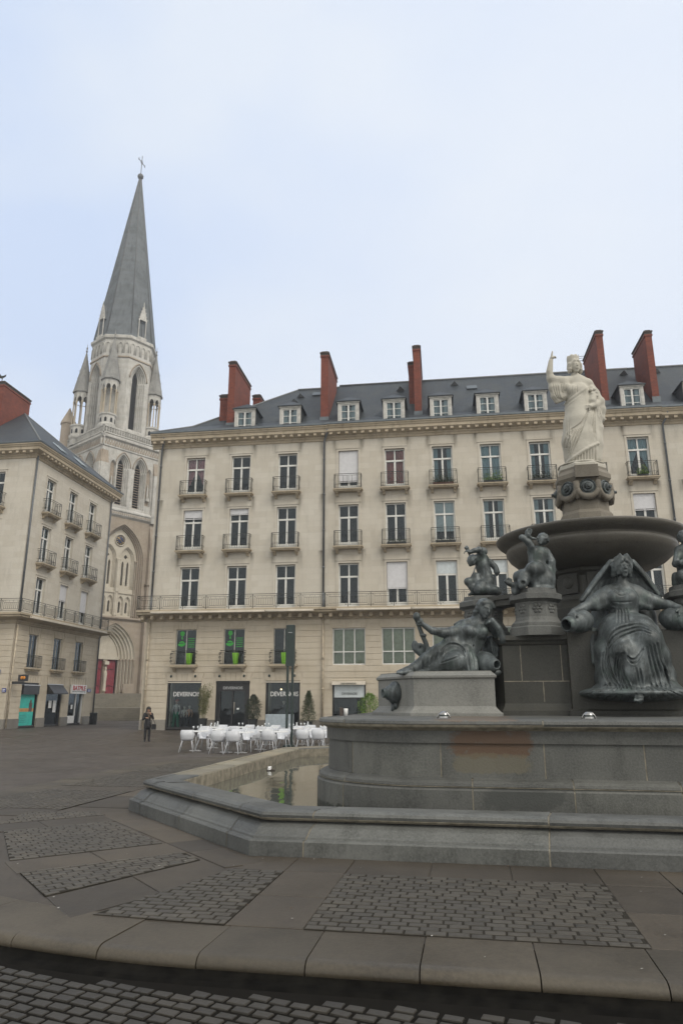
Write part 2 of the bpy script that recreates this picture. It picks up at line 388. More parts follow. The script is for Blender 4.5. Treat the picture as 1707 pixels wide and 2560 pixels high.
COBBLE = cobble_mat(); COBBLE_D = cobble_mat('street_cobble', .62)
SLAB = slab_mat('paving_slab', (.036,.029,.021), (.060,.049,.036))
CURB = slab_mat('curb_stone', (.040,.033,.023), (.072,.061,.044), island=.24)
TILE = slab_mat('band_slab', (.036,.029,.021), (.062,.051,.037), island=.34)
RISER = simple('dirty_riser', (.010,.0095,.0085), .9, bump=.3, spec=.08)  # near-black all over, far darker than the curb stones
BED = simple('joint_bed', (.030,.027,.022), .9, spec=.1)
PLAZA = slab_mat('plaza_paving', (.054,.044,.036), (.078,.065,.054), (.55, .32, .35, .012), .55)
WATER = water_mat()
PLAST = simple('white_plastic', (.58,.60,.64), .4, var=.04)
CLOTHW = simple('white_tabletop', (.78,.79,.8), .5, var=.04)
METALW = simple('light_metal', (.55,.56,.57), .35, .6, var=.06)
GREENP = simple('dark_green_paint', (.016,.030,.027), .35, var=.25)
POTM = simple('dark_planter', (.022,.026,.027), .5, var=.25)
LIME = simple('lime_green_pot', (.22,.55,.02), .45, var=.1)
LIMEW = simple('green_window_film', (.03,.36,.04), .4, var=.1)
BLUES = simple('blue_enamel', (.02,.035,.22), .35, var=.15)
TURQ = simple('turquoise_poster', (.03,.42,.36), .5, var=.1, scale=3.)
REDT = simple('red_letters', (.45,.02,.03), .5)
WHITEP = simple('white_paint', (.75,.75,.74), .5, var=.05)
ORANGE = simple('orange_paint', (.7,.26,.03), .5)
REDDOOR = simple('red_door_paint', (.21,.028,.042), .6, var=.25, scale=3.)
CHST = wallstone('church_limestone', (.55,.54,.51), (.29,.285,.265), joint=(.9,.4), jdark=.86, streak=.75, patch=.75)
CHST_D = wallstone('church_aged_stone', (.37,.315,.255), (.25,.215,.18), joint=(.9,.4), jdark=.86, streak=.5)
CHST_P = wallstone('church_cleaned_stone', (.56,.52,.44), (.44,.40,.33), joint=(.9,.45), jdark=.92, streak=.3)
SPIRE = wallstone('spire_stone', (.165,.182,.195), (.095,.107,.116), joint=(.8,.45), jdark=.88, streak=.9, patch=.8)
DARKV = simple('dark_void', (.012,.012,.013), .9)
LEAD = simple('lead_grey', (.15,.16,.165), .6)
GOLD = simple('gilded', (.6,.42,.12), .35, .8)
STEPM = slab_mat('worn_step_stone', (.17,.155,.125), (.22,.20,.16))

# ================================================================== ground
def plaza_z(y):
    pts = [(-60,0),(6.5,0),(17,-.15),(36,-.15),(44.2,.03),(46,.05),(400,.05),(900,.05)]
    for (a, za), (b_, zb) in zip(pts, pts[1:]):
        if a <= y <= b_: return za+(zb-za)*(y-a)/(b_-a)
    return 0
mb = MB(); ys = [-60,0,4,6.5,9,12,17,24,30,36,39,42,44.2,46,60,120,400,900]
for ya, yb in zip(ys, ys[1:]): mb.quad((-700,ya,plaza_z(ya)),(700,ya,plaza_z(ya)),(700,yb,plaza_z(yb)),(-700,yb,plaza_z(yb)))
struct(mb.build('plaza_paving', PLAZA))

# fountain terrace: rounded-rectangle platform one step high
def rrect(hx, hy, r, n=14):
    out = []
    for cx, cy, a0 in ((hx-r,-hy+r,-90),(hx-r,hy-r,0),(-hx+r,hy-r,90),(-hx+r,-hy+r,180)):
        for k in range(n+1):
            t = R(a0+90*k/n); out.append((cx+r*math.cos(t), cy+r*math.sin(t)))
    return out
PZ = .2
edge = rrect(10.35, 9.13, 6.4, 24)
mb = MB(); mb.prism(offset(edge,-.45), -.3, PZ-.004)
t_ = mb.build('terrace', SLAB, M=M_FTN); struct(t_)
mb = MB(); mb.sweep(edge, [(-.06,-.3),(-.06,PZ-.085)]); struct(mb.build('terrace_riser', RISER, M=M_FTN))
# curb stones with a rounded nose, cut by open joints
mb = MB()
per = [Vector(p) for p in edge]; L_ = [0]
for i in range(len(per)): L_.append(L_[-1]+(per[(i+1)%len(per)]-per[i]).length)
def along(s):
    s %= L_[-1]
    for i in range(len(per)):
        if L_[i] <= s <= L_[i+1]:
            a, b_ = per[i], per[(i+1)%len(per)]; t = (s-L_[i])/max(1e-9, L_[i+1]-L_[i]); d = (b_-a).normalized()
            return a.lerp(b_, t), Vector((d.y,-d.x))
nst = round(L_[-1]/.66); prof = [(-.08,PZ-.10),(-.03,PZ-.098),(-.008,PZ-.088),(.004,PZ-.07),(.004,PZ-.05),(-.004,PZ-.032),(-.018,PZ-.016),(-.04,PZ-.005),(-.065,PZ),(-.09,PZ+.001),(-.60,PZ+.001),(-.625,PZ-.003),(-.63,PZ-.05)]
for k in range(nst):
    s0, s1 = L_[-1]*k/nst+.004, L_[-1]*(k+1)/nst-.004
    secs = [along(s0+(s1-s0)*q/2) for q in range(3)]; dz = random.uniform(-.003,.003)
    vs = [(p.x+nn.x*d, p.y+nn.y*d, z+dz) for p, nn in secs for d, z in prof]; m_ = len(prof)
    mb.add(vs, [(q*m_+i, q*m_+i+1, (q+1)*m_+i+1, (q+1)*m_+i) for q in range(2) for i in range(m_-1)], 0, True); mb.add(vs[:m_]+vs[2*m_:], [tuple(range(m_-1,-1,-1)), tuple(range(m_,2*m_))], 0, False)
struct(mb.build('curb', CURB, M=M_FTN))

# cobbles: every stone a small domed block; panels framed by slab bands
def cobbles(mb, poly, w, h, ang, z, hgt=.022, gap=.014, jit=.006, keep=None):
    """fill a convex polygon (x,y) with bonded stone rows"""
    ca, sa = math.cos(ang), math.sin(ang)
    loc = [(x*ca+y*sa, -x*sa+y*ca) for x, y in poly]
    n = len(loc); area = sum(loc[i][0]*loc[(i+1)%n][1]-loc[(i+1)%n][0]*loc[i][1] for i in range(n))
    if area < 0: loc = loc[::-1]
    def clip(pg):
        for i in range(n):
            a, b_ = loc[i], loc[(i+1)%n]; out = []
            def sd(p): return (b_[0]-a[0])*(p[1]-a[1])-(b_[1]-a[1])*(p[0]-a[0])
            for j in range(len(pg)):
                p, q = pg[j], pg[(j+1)%len(pg)]; dp, dq = sd(p), sd(q)
                if dp >= 0: out.append(p)
                if dp*dq < 0:
                    t = dp/(dp-dq); out.append((p[0]+(q[0]-p[0])*t, p[1]+(q[1]-p[1])*t))
            pg = out
            if len(pg) < 3: return None
        return pg
    x0, x1 = min(p[0] for p in loc), max(p[0] for p in loc); y0, y1 = min(p[1] for p in loc), max(p[1] for p in loc)
    y = y0; row = 0
    while y < y1:
        hh = h*random.uniform(.97, 1.03); x = x0-(w*.5 if row % 2 else 0)-random.random()*w*.06
        while x < x1:
            ww = w*random.uniform(.92, 1.08); g = gap*.5; gy = gap*.7
            pg = [(x+g+random.uniform(0,jit), y+gy+random.uniform(0,jit)), (x+ww-g-random.uniform(0,jit), y+gy+random.uniform(0,jit)),
                  (x+ww-g-random.uniform(0,jit), y+hh-gy-random.uniform(0,jit)), (x+g+random.uniform(0,jit), y+hh-gy-random.uniform(0,jit))]
            pg = clip(pg)
            if pg and keep and not all(keep(p[0]*ca-p[1]*sa, p[0]*sa+p[1]*ca) for p in pg): pg = None
            if pg:
                A = abs(sum(pg[i][0]*pg[(i+1)%len(pg)][1]-pg[(i+1)%len(pg)][0]*pg[i][1] for i in range(len(pg))))/2
                if A > w*h*.22:
                    cx = sum(p[0] for p in pg)/len(pg); cy = sum(p[1] for p in pg)/len(pg)
                    m_ = len(pg); dz = random.uniform(-.003, .002); tx, ty = random.uniform(-.02,.02), random.uniform(-.02,.02)
                    vs = []
                    for sc_, zz in ((1, z-.01), (1, z+hgt*.62+dz), (.965, z+hgt*.92+dz), (.88, z+hgt+dz)):
                        for p in pg:
                            qx, qy = cx+(p[0]-cx)*sc_, cy+(p[1]-cy)*sc_
                            vs.append((qx*ca-qy*sa, qx*sa+qy*ca, zz+((qx-cx)*tx+(qy-cy)*ty)))
                    f = [(l*m_+i, l*m_+(i+1)%m_, (l+1)*m_+(i+1)%m_, (l+1)*m_+i) for l in range(3) for i in range(m_)]+[tuple(3*m_+i for i in range(m_))]
                    mb.add(vs, f, 0, False)
            x += ww
        y += hh; row += 1
def c2(out, t, side=-1):        # chamfer sector (outwards, tangential) -> fountain x,y
    n_ = (out-t)*.70711; a_ = (-out-t)*.70711
    return (a_ if side < 0 else -a_, -n_)
front = [(-3.48,-1.31),(-.76,.76),(1.31,3.48)]
panels = [([(a,-8.56),(b_,-8.56),(b_,-6.98),(a,-6.98)], 0) for a, b_ in front]
panels += [([(-5.02,-8.5),(-4.03,-8.56),(-4.03,-6.98),(-4.5,-6.95)], 0), ([(5.02,-8.5),(4.5,-6.95),(4.03,-6.98),(4.03,-8.56)], 0)]
for sd in (-1, 1):
    for q in ([(9.72,-1.75),(9.72,-.82),(8.2,-.82),(8.2,-1.22)], [(9.7,-.24),(9.45,1.5),(8.2,1.5),(8.2,-.24)], [(9.4,2.08),(8.9,2.95),(8.1,2.45),(8.1,2.08)]):
        pg = [c2(o_, t_, sd) for o_, t_ in q]
        panels.append((pg, R(45)*(1 if sd < 0 else -1)+(math.pi/2 if False else 0)))
for ya in (-3.9,-1.2,1.5):
    for sd in (-1, 1): panels.append(([(sd*9.7,ya),(sd*8.05,ya),(sd*8.05,ya+2.1),(sd*9.7,ya+2.1)], math.pi/2))
mbb = MB(); mb = MB()
for pg, an in panels:
    if sum(pg[i][0]*pg[(i+1)%len(pg)][1]-pg[(i+1)%len(pg)][0]*pg[i][1] for i in range(len(pg))) < 0: pg = pg[::-1]
    mbb.prism(pg, PZ-.003, PZ+.0065)
    cobbles(mb, pg, .138, .088, an, PZ-.004, hgt=.016, gap=.011, jit=.003)
struct(mbb.build('cobble_bed', BED, M=M_FTN)); struct(mb.build('terrace_cobbles', COBBLE, M=M_FTN))
# slabs of the bands, each stone its own tone, with open joints
mb = MB()
def tile(pg, g=.0055):
    if sum(pg[i][0]*pg[(i+1)%len(pg)][1]-pg[(i+1)%len(pg)][0]*pg[i][1] for i in range(len(pg))) < 0: pg = pg[::-1]
    p0 = offset(pg, -g); p1 = offset(pg, -g-.004); dz = random.uniform(-.0015,.0015); n = len(pg)
    mb.add([(x,y,PZ-.01) for x, y in p0]+[(x,y,PZ+.002+dz) for x, y in p0]+[(x,y,PZ+.005+dz) for x, y in p1], [(i,(i+1)%n,n+(i+1)%n,n+i) for i in range(n)]+[(n+i,n+(i+1)%n,2*n+(i+1)%n,2*n+i) for i in range(n)]+[tuple(range(2*n,3*n))])
def rect(x0, x1, y0, y1): tile([(x0,y0),(x1,y0),(x1,y1),(x0,y1)])
for x0, x1 in ((-4.03,-3.48),(-1.31,-.76),(.76,1.31),(3.48,4.03)):
    rect(x0, x1, -8.56, -7.78); rect(x0, x1, -7.78, -6.97)
xs = [-4.47,-4.03,-3.48,-2.75,-2.05,-1.31,-.76,0,.76,1.31,2.0,2.75,3.48,4.03,4.47]
for x0, x1 in zip(xs, xs[1:]): rect(x0, x1, -6.97, -6.385)
for sd in (-1, 1):
    C = lambda *q: tile([c2(o_, t_, sd) for o_, t_ in q])
    for t0, t1 in ((-.82,-.24),(1.5,2.08)):
        C((9.75,t0),(9.75,t1),(8.95,t1),(8.95,t0)); C((8.95,t0),(8.95,t1),(8.15,t1),(8.15,t0))
    ts = [-1.65,-.82,-.24,.6,1.5,2.08]
    for t0, t1 in zip(ts, ts[1:]): C((8.15,t0),(8.15,t1),(7.73,t1),(7.73,t0))
    C((9.72,-2.45),(9.72,-1.78),(8.95,-1.50),(8.95,-2.18)); C((8.95,-2.18),(8.95,-1.50),(8.2,-1.24),(8.2,-1.92))
    for y0 in (-4.5,-1.8,.9):
        rect(*sorted((sd*9.72, sd*8.9)), y0, y0+.6); rect(*sorted((sd*8.9, sd*8.05)), y0, y0+.6)
    for y0 in (-3.6,-2.4,-1.2,0,1.2,2.4): rect(*sorted((sd*8.03, sd*7.2)), y0, y0+1.2)
struct(mb.build('paving_slabs', TILE, M=M_FTN))
# street cobbles in front of the step, where the photographer stands
STZ = .07
lim = [(-4.2,6.4),(-3.6,5.9),(-3,5.46),(-2.2,4.95),(-1.4,4.67),(-.85,4.53),(-.35,4.43),(.17,4.33),(.7,4.23),(1.22,4.15),(1.74,4.07),(3.6,3.8)]
def street_keep(x, y):
    for (xa, ya), (xb, yb_) in zip(lim, lim[1:]):
        if xa <= x <= xb: return y < ya+(yb_-ya)*(x-xa)/(xb-xa)
    return False
mb = MB(); cobbles(mb, [(-4.1,2.9),(3.4,2.9),(3.4,6.4),(-4.1,6.4)], .128, .088, R(-24), STZ-.002, hgt=.024, gap=.014, jit=.008, keep=street_keep)
struct(mb.build('street_cobbles', COBBLE_D))
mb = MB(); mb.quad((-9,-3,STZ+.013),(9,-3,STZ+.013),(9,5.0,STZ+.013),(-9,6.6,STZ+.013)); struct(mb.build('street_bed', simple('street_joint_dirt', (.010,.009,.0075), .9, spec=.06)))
mb = MB(); mb.sweep(offset(edge, .03), [(-.04,.13),(.02,.105),(.06,.098),(.10,.082)]); struct(mb.build('gutter_dirt', simple('wet_gutter_dirt', (.0065,.006,.005), .85, var=.5, scale=9., spec=.06), M=M_FTN))  # near-black strip: wet grime plus the step's shadow painted into its colour

mb = MB(); rs = random.Random(5)
for k in range(120):
    a_, n_ = rs.uniform(-7.5,3.5), -rs.uniform(6.45,9.05); r_ = rs.uniform(.004,.011); h0 = PZ+.014
    if abs(a_)+abs(n_) > 14.6: continue
    th = rs.random()*3; mb.add([(a_+r_*math.cos(th+q)*rs.uniform(.6,1.2), n_+r_*math.sin(th+q)*rs.uniform(.6,1.2), h0+.002*(q > 3)) for q in (0,1.3,2.6,4.0,5.2)], [(0,1,2,3,4)], 0 if k % 3 else 1)
o = mb.build('litter_specks', [simple('pale_speck', (.42,.41,.38), .8), simple('leaf_crumb', (.10,.06,.03), .8)], M=M_FTN); o['kind'] = 'stuff'

# ================================================================== house builders (x along the house line, y into the house)
def wall_open(mb, x0, x1, z0, z1, ops, depth=.3, m=0, y=0):
    xs = sorted({x0, x1, *[v for o in ops for v in o[:2] if x0 < v < x1]}); zs = sorted({z0, z1, *[v for o in ops for v in o[2:] if z0 < v < z1]})
    for xa, xb in zip(xs, xs[1:]):
        for za, zb in zip(zs, zs[1:]):
            cx, cz = (xa+xb)/2, (za+zb)/2
            if any(o[0] < cx < o[1] and o[2] < cz < o[3] for o in ops): continue
            mb.quad((xa,y,za),(xb,y,za),(xb,y,zb),(xa,y,zb), m)
    for a, b_, c, d in ops:
        mb.quad((a,y,c),(a,y+depth,c),(a,y+depth,d),(a,y,d), m); mb.quad((b_,y+depth,c),(b_,y,c),(b_,y,d),(b_,y+depth,d), m)
        mb.quad((a,y,d),(a,y+depth,d),(b_,y+depth,d),(b_,y,d), m); mb.quad((a,y+depth,c),(a,y,c),(b_,y,c),(b_,y+depth,c), m)
def rust_wall(mb, x0, x1, z0, z1, ops, vous, h=.355, m=0, mt=1):
    """coursed rusticated wall: backing 3 cm behind proud courses, fanned voussoirs over the openings"""
    wall_open(mb, x0, x1, z0, z1, ops, .3, m, y=.03)
    excl = list(ops)+[(o[0]-.16, o[1]+.16, o[3], o[3]+.5) for o in vous]
    z = z0
    while z < z1-.02:
        za, zb = z+.012, min(z+h, z1)-.012
        segs = [(x0, x1)]
        for a, b_, c, d in excl:
            if c < zb-.03 and d > za+.03:
                ns = []
                for p, q in segs:
                    if b_ <= p or a >= q: ns.append((p, q))
                    else:
                        if a > p: ns.append((p, a))
                        if b_ < q: ns.append((b_, q))
                segs = ns
        for p, q in segs:
            if q-p > .03: mb.box(p, q, 0, .03, za, zb, m)
        z += h
    for a, b_, c, d in vous:
        n = 7; w = (b_-a)
        for k in range(n):
            t0, t1 = k/n, (k+1)/n; g = .012
            bx0, bx1 = a+w*t0+g, a+w*t1-g; tx0, tx1 = a-.14+(w+.28)*t0+g, a-.14+(w+.28)*t1-g
            mb.prism_y([(bx0,d+.004),(bx1,d+.004),(tx1,d+.48),(tx0,d+.48)], -.004, .03, m)
def surround(mb, a, b_, c, d, m=0, w=.13, p=.03):
    mb.box(a-w, a, -p, 0, c, d+w, m); mb.box(b_, b_+w, -p, 0, c, d+w, m); mb.box(a, b_, -p, 0, d, d+w, m)
    mb.box(a-w-.03, b_+w+.03, -p-.035, 0, d+w+.003, d+w+.055, m)
def mk_window(w, h, trans=.70, leaf=2, panel=.3):
    """French window; returns frame and pane meshes (objects), origin at the sill centre"""
    f = MB(); f.box(-w/2, -w/2+.075, .16, .25, 0, h); f.box(w/2-.075, w/2, .16, .25, 0, h)
    f.box(-w/2+.075, w/2-.075, .16, .25, h-.07, h); zt = h*trans
    f.box(-w/2+.075, w/2-.075, .165, .245, 0, panel); f.box(-w/2+.075, w/2-.075, .15, .25, zt-.055, zt+.055)
    f.box(-.062, .062, .17, .24, panel, zt-.055); f.box(-.04, .04, .17, .24, zt+.055, h-.07)
    for x in (-w/2+.075, w/2-.115): f.box(x, x+.04, .18, .235, panel, zt-.055)
    g = MB(); g.quad((-w/2,.21,0),(w/2,.21,0),(w/2,.21,h),(-w/2,.21,h))
    return f, g
def mk_curtain(w, h, kind):
    m = MB(); n = 26
    def strip(xa, xb, ztop, zbot_a, zbot_b, ph):
        vs = []; 
        for i in range(n+1):
            t = i/n; x = xa+(xb-xa)*t; y = .34+.035*math.sin(t*26+ph)
            vs += [(x, y, zbot_a+(zbot_b-zbot_a)*t), (x, y, ztop)]
        m.add(vs, [(2*i, 2*i+2, 2*i+3, 2*i+1) for i in range(n)], 0, True)
    if kind == 'drawn': strip(-w/2+.05, -.06, h-.04, .05, .05, 0); strip(.06, w/2-.05, h-.04, .05, .05, 1)
    elif kind == 'sides': strip(-w/2+.05, -w*.22, h-.04, .05, .05, 0); strip(w*.22, w/2-.05, h-.04, .05, .05, 1)
    elif kind == 'swag': strip(-w/2+.05, -.03, h-.04, .5, h*.68, 0); strip(.03, w/2-.05, h-.04, h*.68, .5, 1)
    elif kind == 'blind': m.box(-w/2+.05, w/2-.05, .30, .31, h*.3, h-.05)
    elif kind == 'topblind': m.box(-w/2+.05, w/2-.05, .145, .158, h*.70+.06, h-.05)
    return m
def mk_shutter(w, h, frac):
    m = MB(); z = h; zb = h*(1-frac)
    while z-.055 > zb: m.box(-w/2+.03, w/2-.03, .10, .125, z-.05, z); m.box(-w/2+.03, w/2-.03, .106, .12, z-.055, z-.05); z -= .055
    m.box(-w/2+.03, w/2-.03, .095, .13, zb-.05, zb)
    return m
_cache = {}
def cached(key, fn):
    """first use builds the mesh, later ones copy the object"""
    if key in _cache:
        o = _cache[key].copy(); COL.objects.link(o); return o
    o = fn(); _cache[key] = o; return o
class Face:
    def __init__(s, bld, ox=0, oy=0, rz=0): s.b, s.o, s.rz = bld, Vector((ox, oy, 0)), rz
    def put(s, o, x, z, y=0):
        o.parent = s.b; o.rotation_euler = (0, 0, s.rz)
        c, sn_ = math.cos(s.rz), math.sin(s.rz)
        o.location = (s.o.x+x*c-y*sn_, s.o.y+x*sn_+y*c, z); return o
    def window(s, x, z, w, h, extra=None, col=None, frac=0, trans=.70, panel=.3, label=None):
        k = (round(w,2), round(h,2), trans, panel)
        fo = cached(('f',k), lambda: mk_window(w,h,trans,2,panel)[0].build('window', WHITE))
        s.put(fo, x, z)
        if label: fo['label'] = label
        go = cached(('g',k), lambda: mk_window(w,h,trans,2,panel)[1].build('pane', GLASS)); go.parent = fo; go.location = (0,0,0); go.rotation_euler = (0,0,0)
        if extra == 'shutter':
            so_ = cached(('s',k,frac), lambda: mk_shutter(w,h,frac).build('roller_shutter', SHUT)); so_.parent = fo; so_.location = (0,0,0); so_.rotation_euler = (0,0,0)
        elif extra:
            co_ = cached(('c',k,extra,col.name), lambda: mk_curtain(w,h,extra).build('blind' if 'blind' in extra else 'curtain', col)); co_.parent = fo; co_.location = (0,0,0); co_.rotation_euler = (0,0,0)
        return fo
    def balcony(s, x, z, w=1.76, p=.46):
        def slab():
            m = MB(); m.box(-w/2-.06, w/2+.06, -p-.06, 0, -.08, 0); m.box(-w/2, w/2, -p, 0, -.16, -.08)
            for sx in (-1, 1):
                xx = sx*(w/2-.17)
                m.prism_x([(0,-.42),(-.12,-.42),(-.2,-.3),(-.34,-.26),(-p+.06,-.162),(0,-.162)], xx-.085, xx+.085)
            return m.build('balcony', TRIM)
        b_ = s.put(cached(('bs',w), slab), x, z)
        def rail():
            m = MB(); r = .013; H_ = .98; X = w/2-.02; Y = -p+.02
            def bar(p0, p1, t=r): m.tube([p0, p1], t, 4)
            for zz, t in ((H_,.02),(H_-.11,.012),(.30,.012),(.07,.014)):
                bar((-X,Y,zz),(X,Y,zz),t)
                for sx in (-X, X): bar((sx,Y,zz),(sx,0,zz),t)
            for sx in (-X, X): bar((sx,Y,0),(sx,Y,H_),.022)
            n = 15
            for i in range(1, n):
                xx = -X+2*X*i/n
                if i in (2,5,7,8,10,13): bar((xx,Y,.07),(xx,Y,H_-.11),.013)
                else: bar((xx,Y,.07),(xx,Y,.42 if i%2 else .30),.009)
            for sx in (-X, X):
                for q in (.33,.66): bar((sx,Y*q,.07),(sx,Y*q,H_-.11),.011)
            return m.build('railing', IRON)
        ro = cached(('br',w), rail); ro.parent = b_; ro.location = (0,0,0); ro.rotation_euler = (0,0,0)
        return b_
def long_rail(x0, x1, z, p, ends=(True, True), H_=.88):
    m = MB(); Y = -p+.03
    def bar(p0, p1, t=.012): m.tube([p0, p1], t, 4)
    for zz, t in ((z+H_,.02),(z+H_-.11,.012),(z+.10,.014)):
        bar((x0,Y,zz),(x1,Y,zz),t)
        for e_, xx in zip(ends, (x0, x1)):
            if e_: bar((xx,Y,zz),(xx,0,zz),t)
    n = max(1, round((x1-x0)/1.42)); st = (x1-x0)/n
    for i in range(n+1): bar((x0+i*st,Y,z),(x0+i*st,Y,z+H_),.024)
    for i in range(n):
        a = x0+i*st; b_ = a+st
        for xx in (a+.11, b_-.11): bar((xx,Y,z+.10),(xx,Y,z+H_-.11),.012)
        xl, xr = a+.24, b_-.24
        for zz in (z+.22, z+.62): bar((xl,Y,zz),(xr,Y,zz),.012)
        for xx in (xl, xr): bar((xx,Y,z+.22),(xx,Y,z+.62),.012)
        for q in (xl, xr):
            e_ = a+.11 if q == xl else b_-.11
            bar((e_,Y,z+.10),(q,Y,z+.22),.009); bar((e_,Y,z+H_-.11),(q,Y,z+.62),.009)
        k = 7
        for j in range(1, k): bar((xl+(xr-xl)*j/k,Y,z+.22),(xl+(xr-xl)*j/k,Y,z+.62),.010)
        for j in range(1, 5): bar((a+st*j/5,Y,z+H_-.11),(a+st*j/5,Y,z+.66),.008)
    for e_, xx in zip(ends, (x0, x1)):
        if e_:
            for q in range(1, 6): bar((xx,Y*q/6,z+.1),(xx,Y*q/6,z+H_-.11),.010)
    return m
CORN = [(0,18.32),(-.06,18.34),(-.09,18.46),(-.16,18.52),(-.16,18.60),(-.5,18.78),(-.52,18.80),(-.52,18.98),(-.57,19.02),(-.6,19.10),(-.66,19.16),(-.66,19.22),(0,19.26)]
def cornice(mb, x0, x1, z=0, ends=True):
    mb.prism_x([(y, zz+z) for y, zz in CORN], x0, x1, 0)
    n = round((x1-x0)/.52)
    for i in range(n):
        xx = x0+(i+.5)*(x1-x0)/n; mb.box(xx-.10, xx+.10, -.47, -.10, z+18.605, z+18.755, 0)
def floor_slab(mb, x0, x1, z0=7.28, p=.82):
    mb.prism_x([(0,6.62),(-.05,6.64),(-.08,6.74),(-.12,6.78),(-.12,6.86),(-p+.14,7.0),(-p+.1,7.02),(-p+.1,7.12),(-p,7.16),(-p,z0),(0,z0)], x0, x1, 0)
    n = round((x1-x0)/.62)
    for i in range(n):
        xx = x0+(i+.5)*(x1-x0)/n; mb.box(xx-.10, xx+.10, -.56, -.08, 6.72, 6.96, 0)
def mk_dormer(w=1.42, h=1.72):
    m = MB(); b_ = .2
    m.box(-w/2, -w/2+b_, 0, .2, 0, h); m.box(w/2-b_, w/2, 0, .2, 0, h); m.box(-w/2+b_, w/2-b_, 0, .2, h-.2, h); m.box(-w/2-.03, w/2+.03, -.05, .2, -.08, 0)
    m.box(-w/2-.06, w/2+.06, -.05, .02, h-.1, h+.02)
    for sx in (-1, 1): m.prism_x([(.2,0),(.2,h),(2.3,h),(1.2,.9)], *sorted((sx*(w/2-.02), sx*(w/2-.12))), m=1)
    e_ = .13; z1 = h+.03; q = w/2+e_
    v = [(-q,-.14,z1),(q,-.14,z1),(q,2.4,z1),(-q,2.4,z1),(0,.62,z1+.58),(0,3.0,z1+.58),(-q,-.14,z1-.05),(q,-.14,z1-.05),(q,2.4,z1-.05),(-q,2.4,z1-.05)]
    m.add(v, [(0,1,4),(1,2,5,4),(3,0,4,5),(0,6,7,1),(1,7,8,2),(9,6,0,3),(6,9,8,7)], 1)
    return m
def mk_dormer_window(w=1.42, h=1.72):
    b_ = .2; W_ = w-2*b_; H_ = h-.2; f = MB(); x = W_/2
    f.box(-x,-x+.06,.05,.12,0,H_); f.box(x-.06,x,.05,.12,0,H_); f.box(-x+.06,x-.06,.05,.12,0,.07); f.box(-x+.06,x-.06,.05,.12,H_-.06,H_)
    f.box(-.055,.055,.045,.125,.07,H_-.06)
    for zz in (H_*.36, H_*.68): f.box(-x+.06,-.055,.07,.11,zz-.017,zz+.017); f.box(.055,x-.06,.07,.11,zz-.017,zz+.017)
    g = MB(); g.quad((-x,.09,0),(x,.09,0),(x,.09,H_),(-x,.09,H_)); 
    r = MB(); r.quad((-x,.5,0),(x,.5,0),(x,.5,H_),(-x,.5,H_)); r.box(-x,-x+.3,.2,.22,0,H_); r.box(x-.3,x,.2,.22,0,H_)
    return f, g, r
def dormer(fc, x, z, y=.06):
    d = fc.put(cached('dm', lambda: mk_dormer().build('dormer', [DORMW, SLATE])), x, z, y)
    for i, (nm, mt) in enumerate((('window', WHITE), ('pane', GLASS), ('lining', CUR_W))):
        o = cached(('dmw', i), lambda: mk_dormer_window()[i].build(nm, mt)); o.parent = d; o.location = (0,0,0); o.rotation_euler = (0,0,0)
def chimney(bld, x0, x1, y0, y1, z0, z1, label=None, steps=(), pots=0):
    m = MB(); m.box(x0, x1, y0, y1, z0, z1-.42, 0); e_ = .05
    m.box(x0-e_, x1+e_, y0-e_, y1+e_, z1-.42, z1-.3, 0); m.box(x0-.02, x1+.02, y0-.02, y1+.02, z1-.3, z1-.14, 1); m.box(x0-.07, x1+.07, y0-.07, y1+.07, z1-.14, z1-.05, 1)
    m.box(x0+.04, x1-.04, y0+.04, y1-.04, z1-.05, z1+.05, 1)
    for i in range(pots): yy = y0+(i+.5)*(y1-y0)/pots; m.lathe([(.11,z1+.05),(.09,z1+.4),(.07,z1+.42)], 8, ((x0+x1)/2, yy), 1)
    # lead flashing at the foot
    m.box(x0-.05, x1+.05, y0-.06, y0-.003, z0+.05, z0+.5, 2)
    o = m.build('chimney', [BRICK, CAPST, ZINC], bld)
    return o
def text_mesh(txt, size, mat, name='lettering', depth=.006, bold=0., spacing=1., shear=0.):
    c = bpy.data.curves.new(name, 'FONT'); c.body = txt; c.size = size; c.extrude = depth; c.offset = bold; c.align_x = 'CENTER'; c.align_y = 'CENTER'; c.space_character = spacing; c.shear = shear
    o = bpy.data.objects.new(name, c); COL.objects.link(o)
    me = bpy.data.meshes.new_from_object(o); bpy.data.objects.remove(o); bpy.data.curves.remove(c)
    me.materials.clear(); me.materials.append(mat); me.name = name
    o = bpy.data.objects.new(name, me); COL.objects.link(o)
    return o
def text_on(fc, txt, x, z, y, height, width, mat, name='lettering', parent=None, bold=0.):
    o = text_mesh(txt, 1., mat, name, bold=bold)
    xs = [v.co.x for v in o.data.vertices]; ys_ = [v.co.y for v in o.data.vertices]
    w_, h_ = max(xs)-min(xs), max(ys_)-min(ys_); cx, cy = (max(xs)+min(xs))/2, (max(ys_)+min(ys_))/2
    for v in o.data.vertices: v.co = ((v.co.x-cx)*width/w_, -(v.co.z), (v.co.y-cy)*height/h_)
    o.data.update()
    if fc: fc.put(o, x, z, y)
    if parent: o.parent = parent
    return o

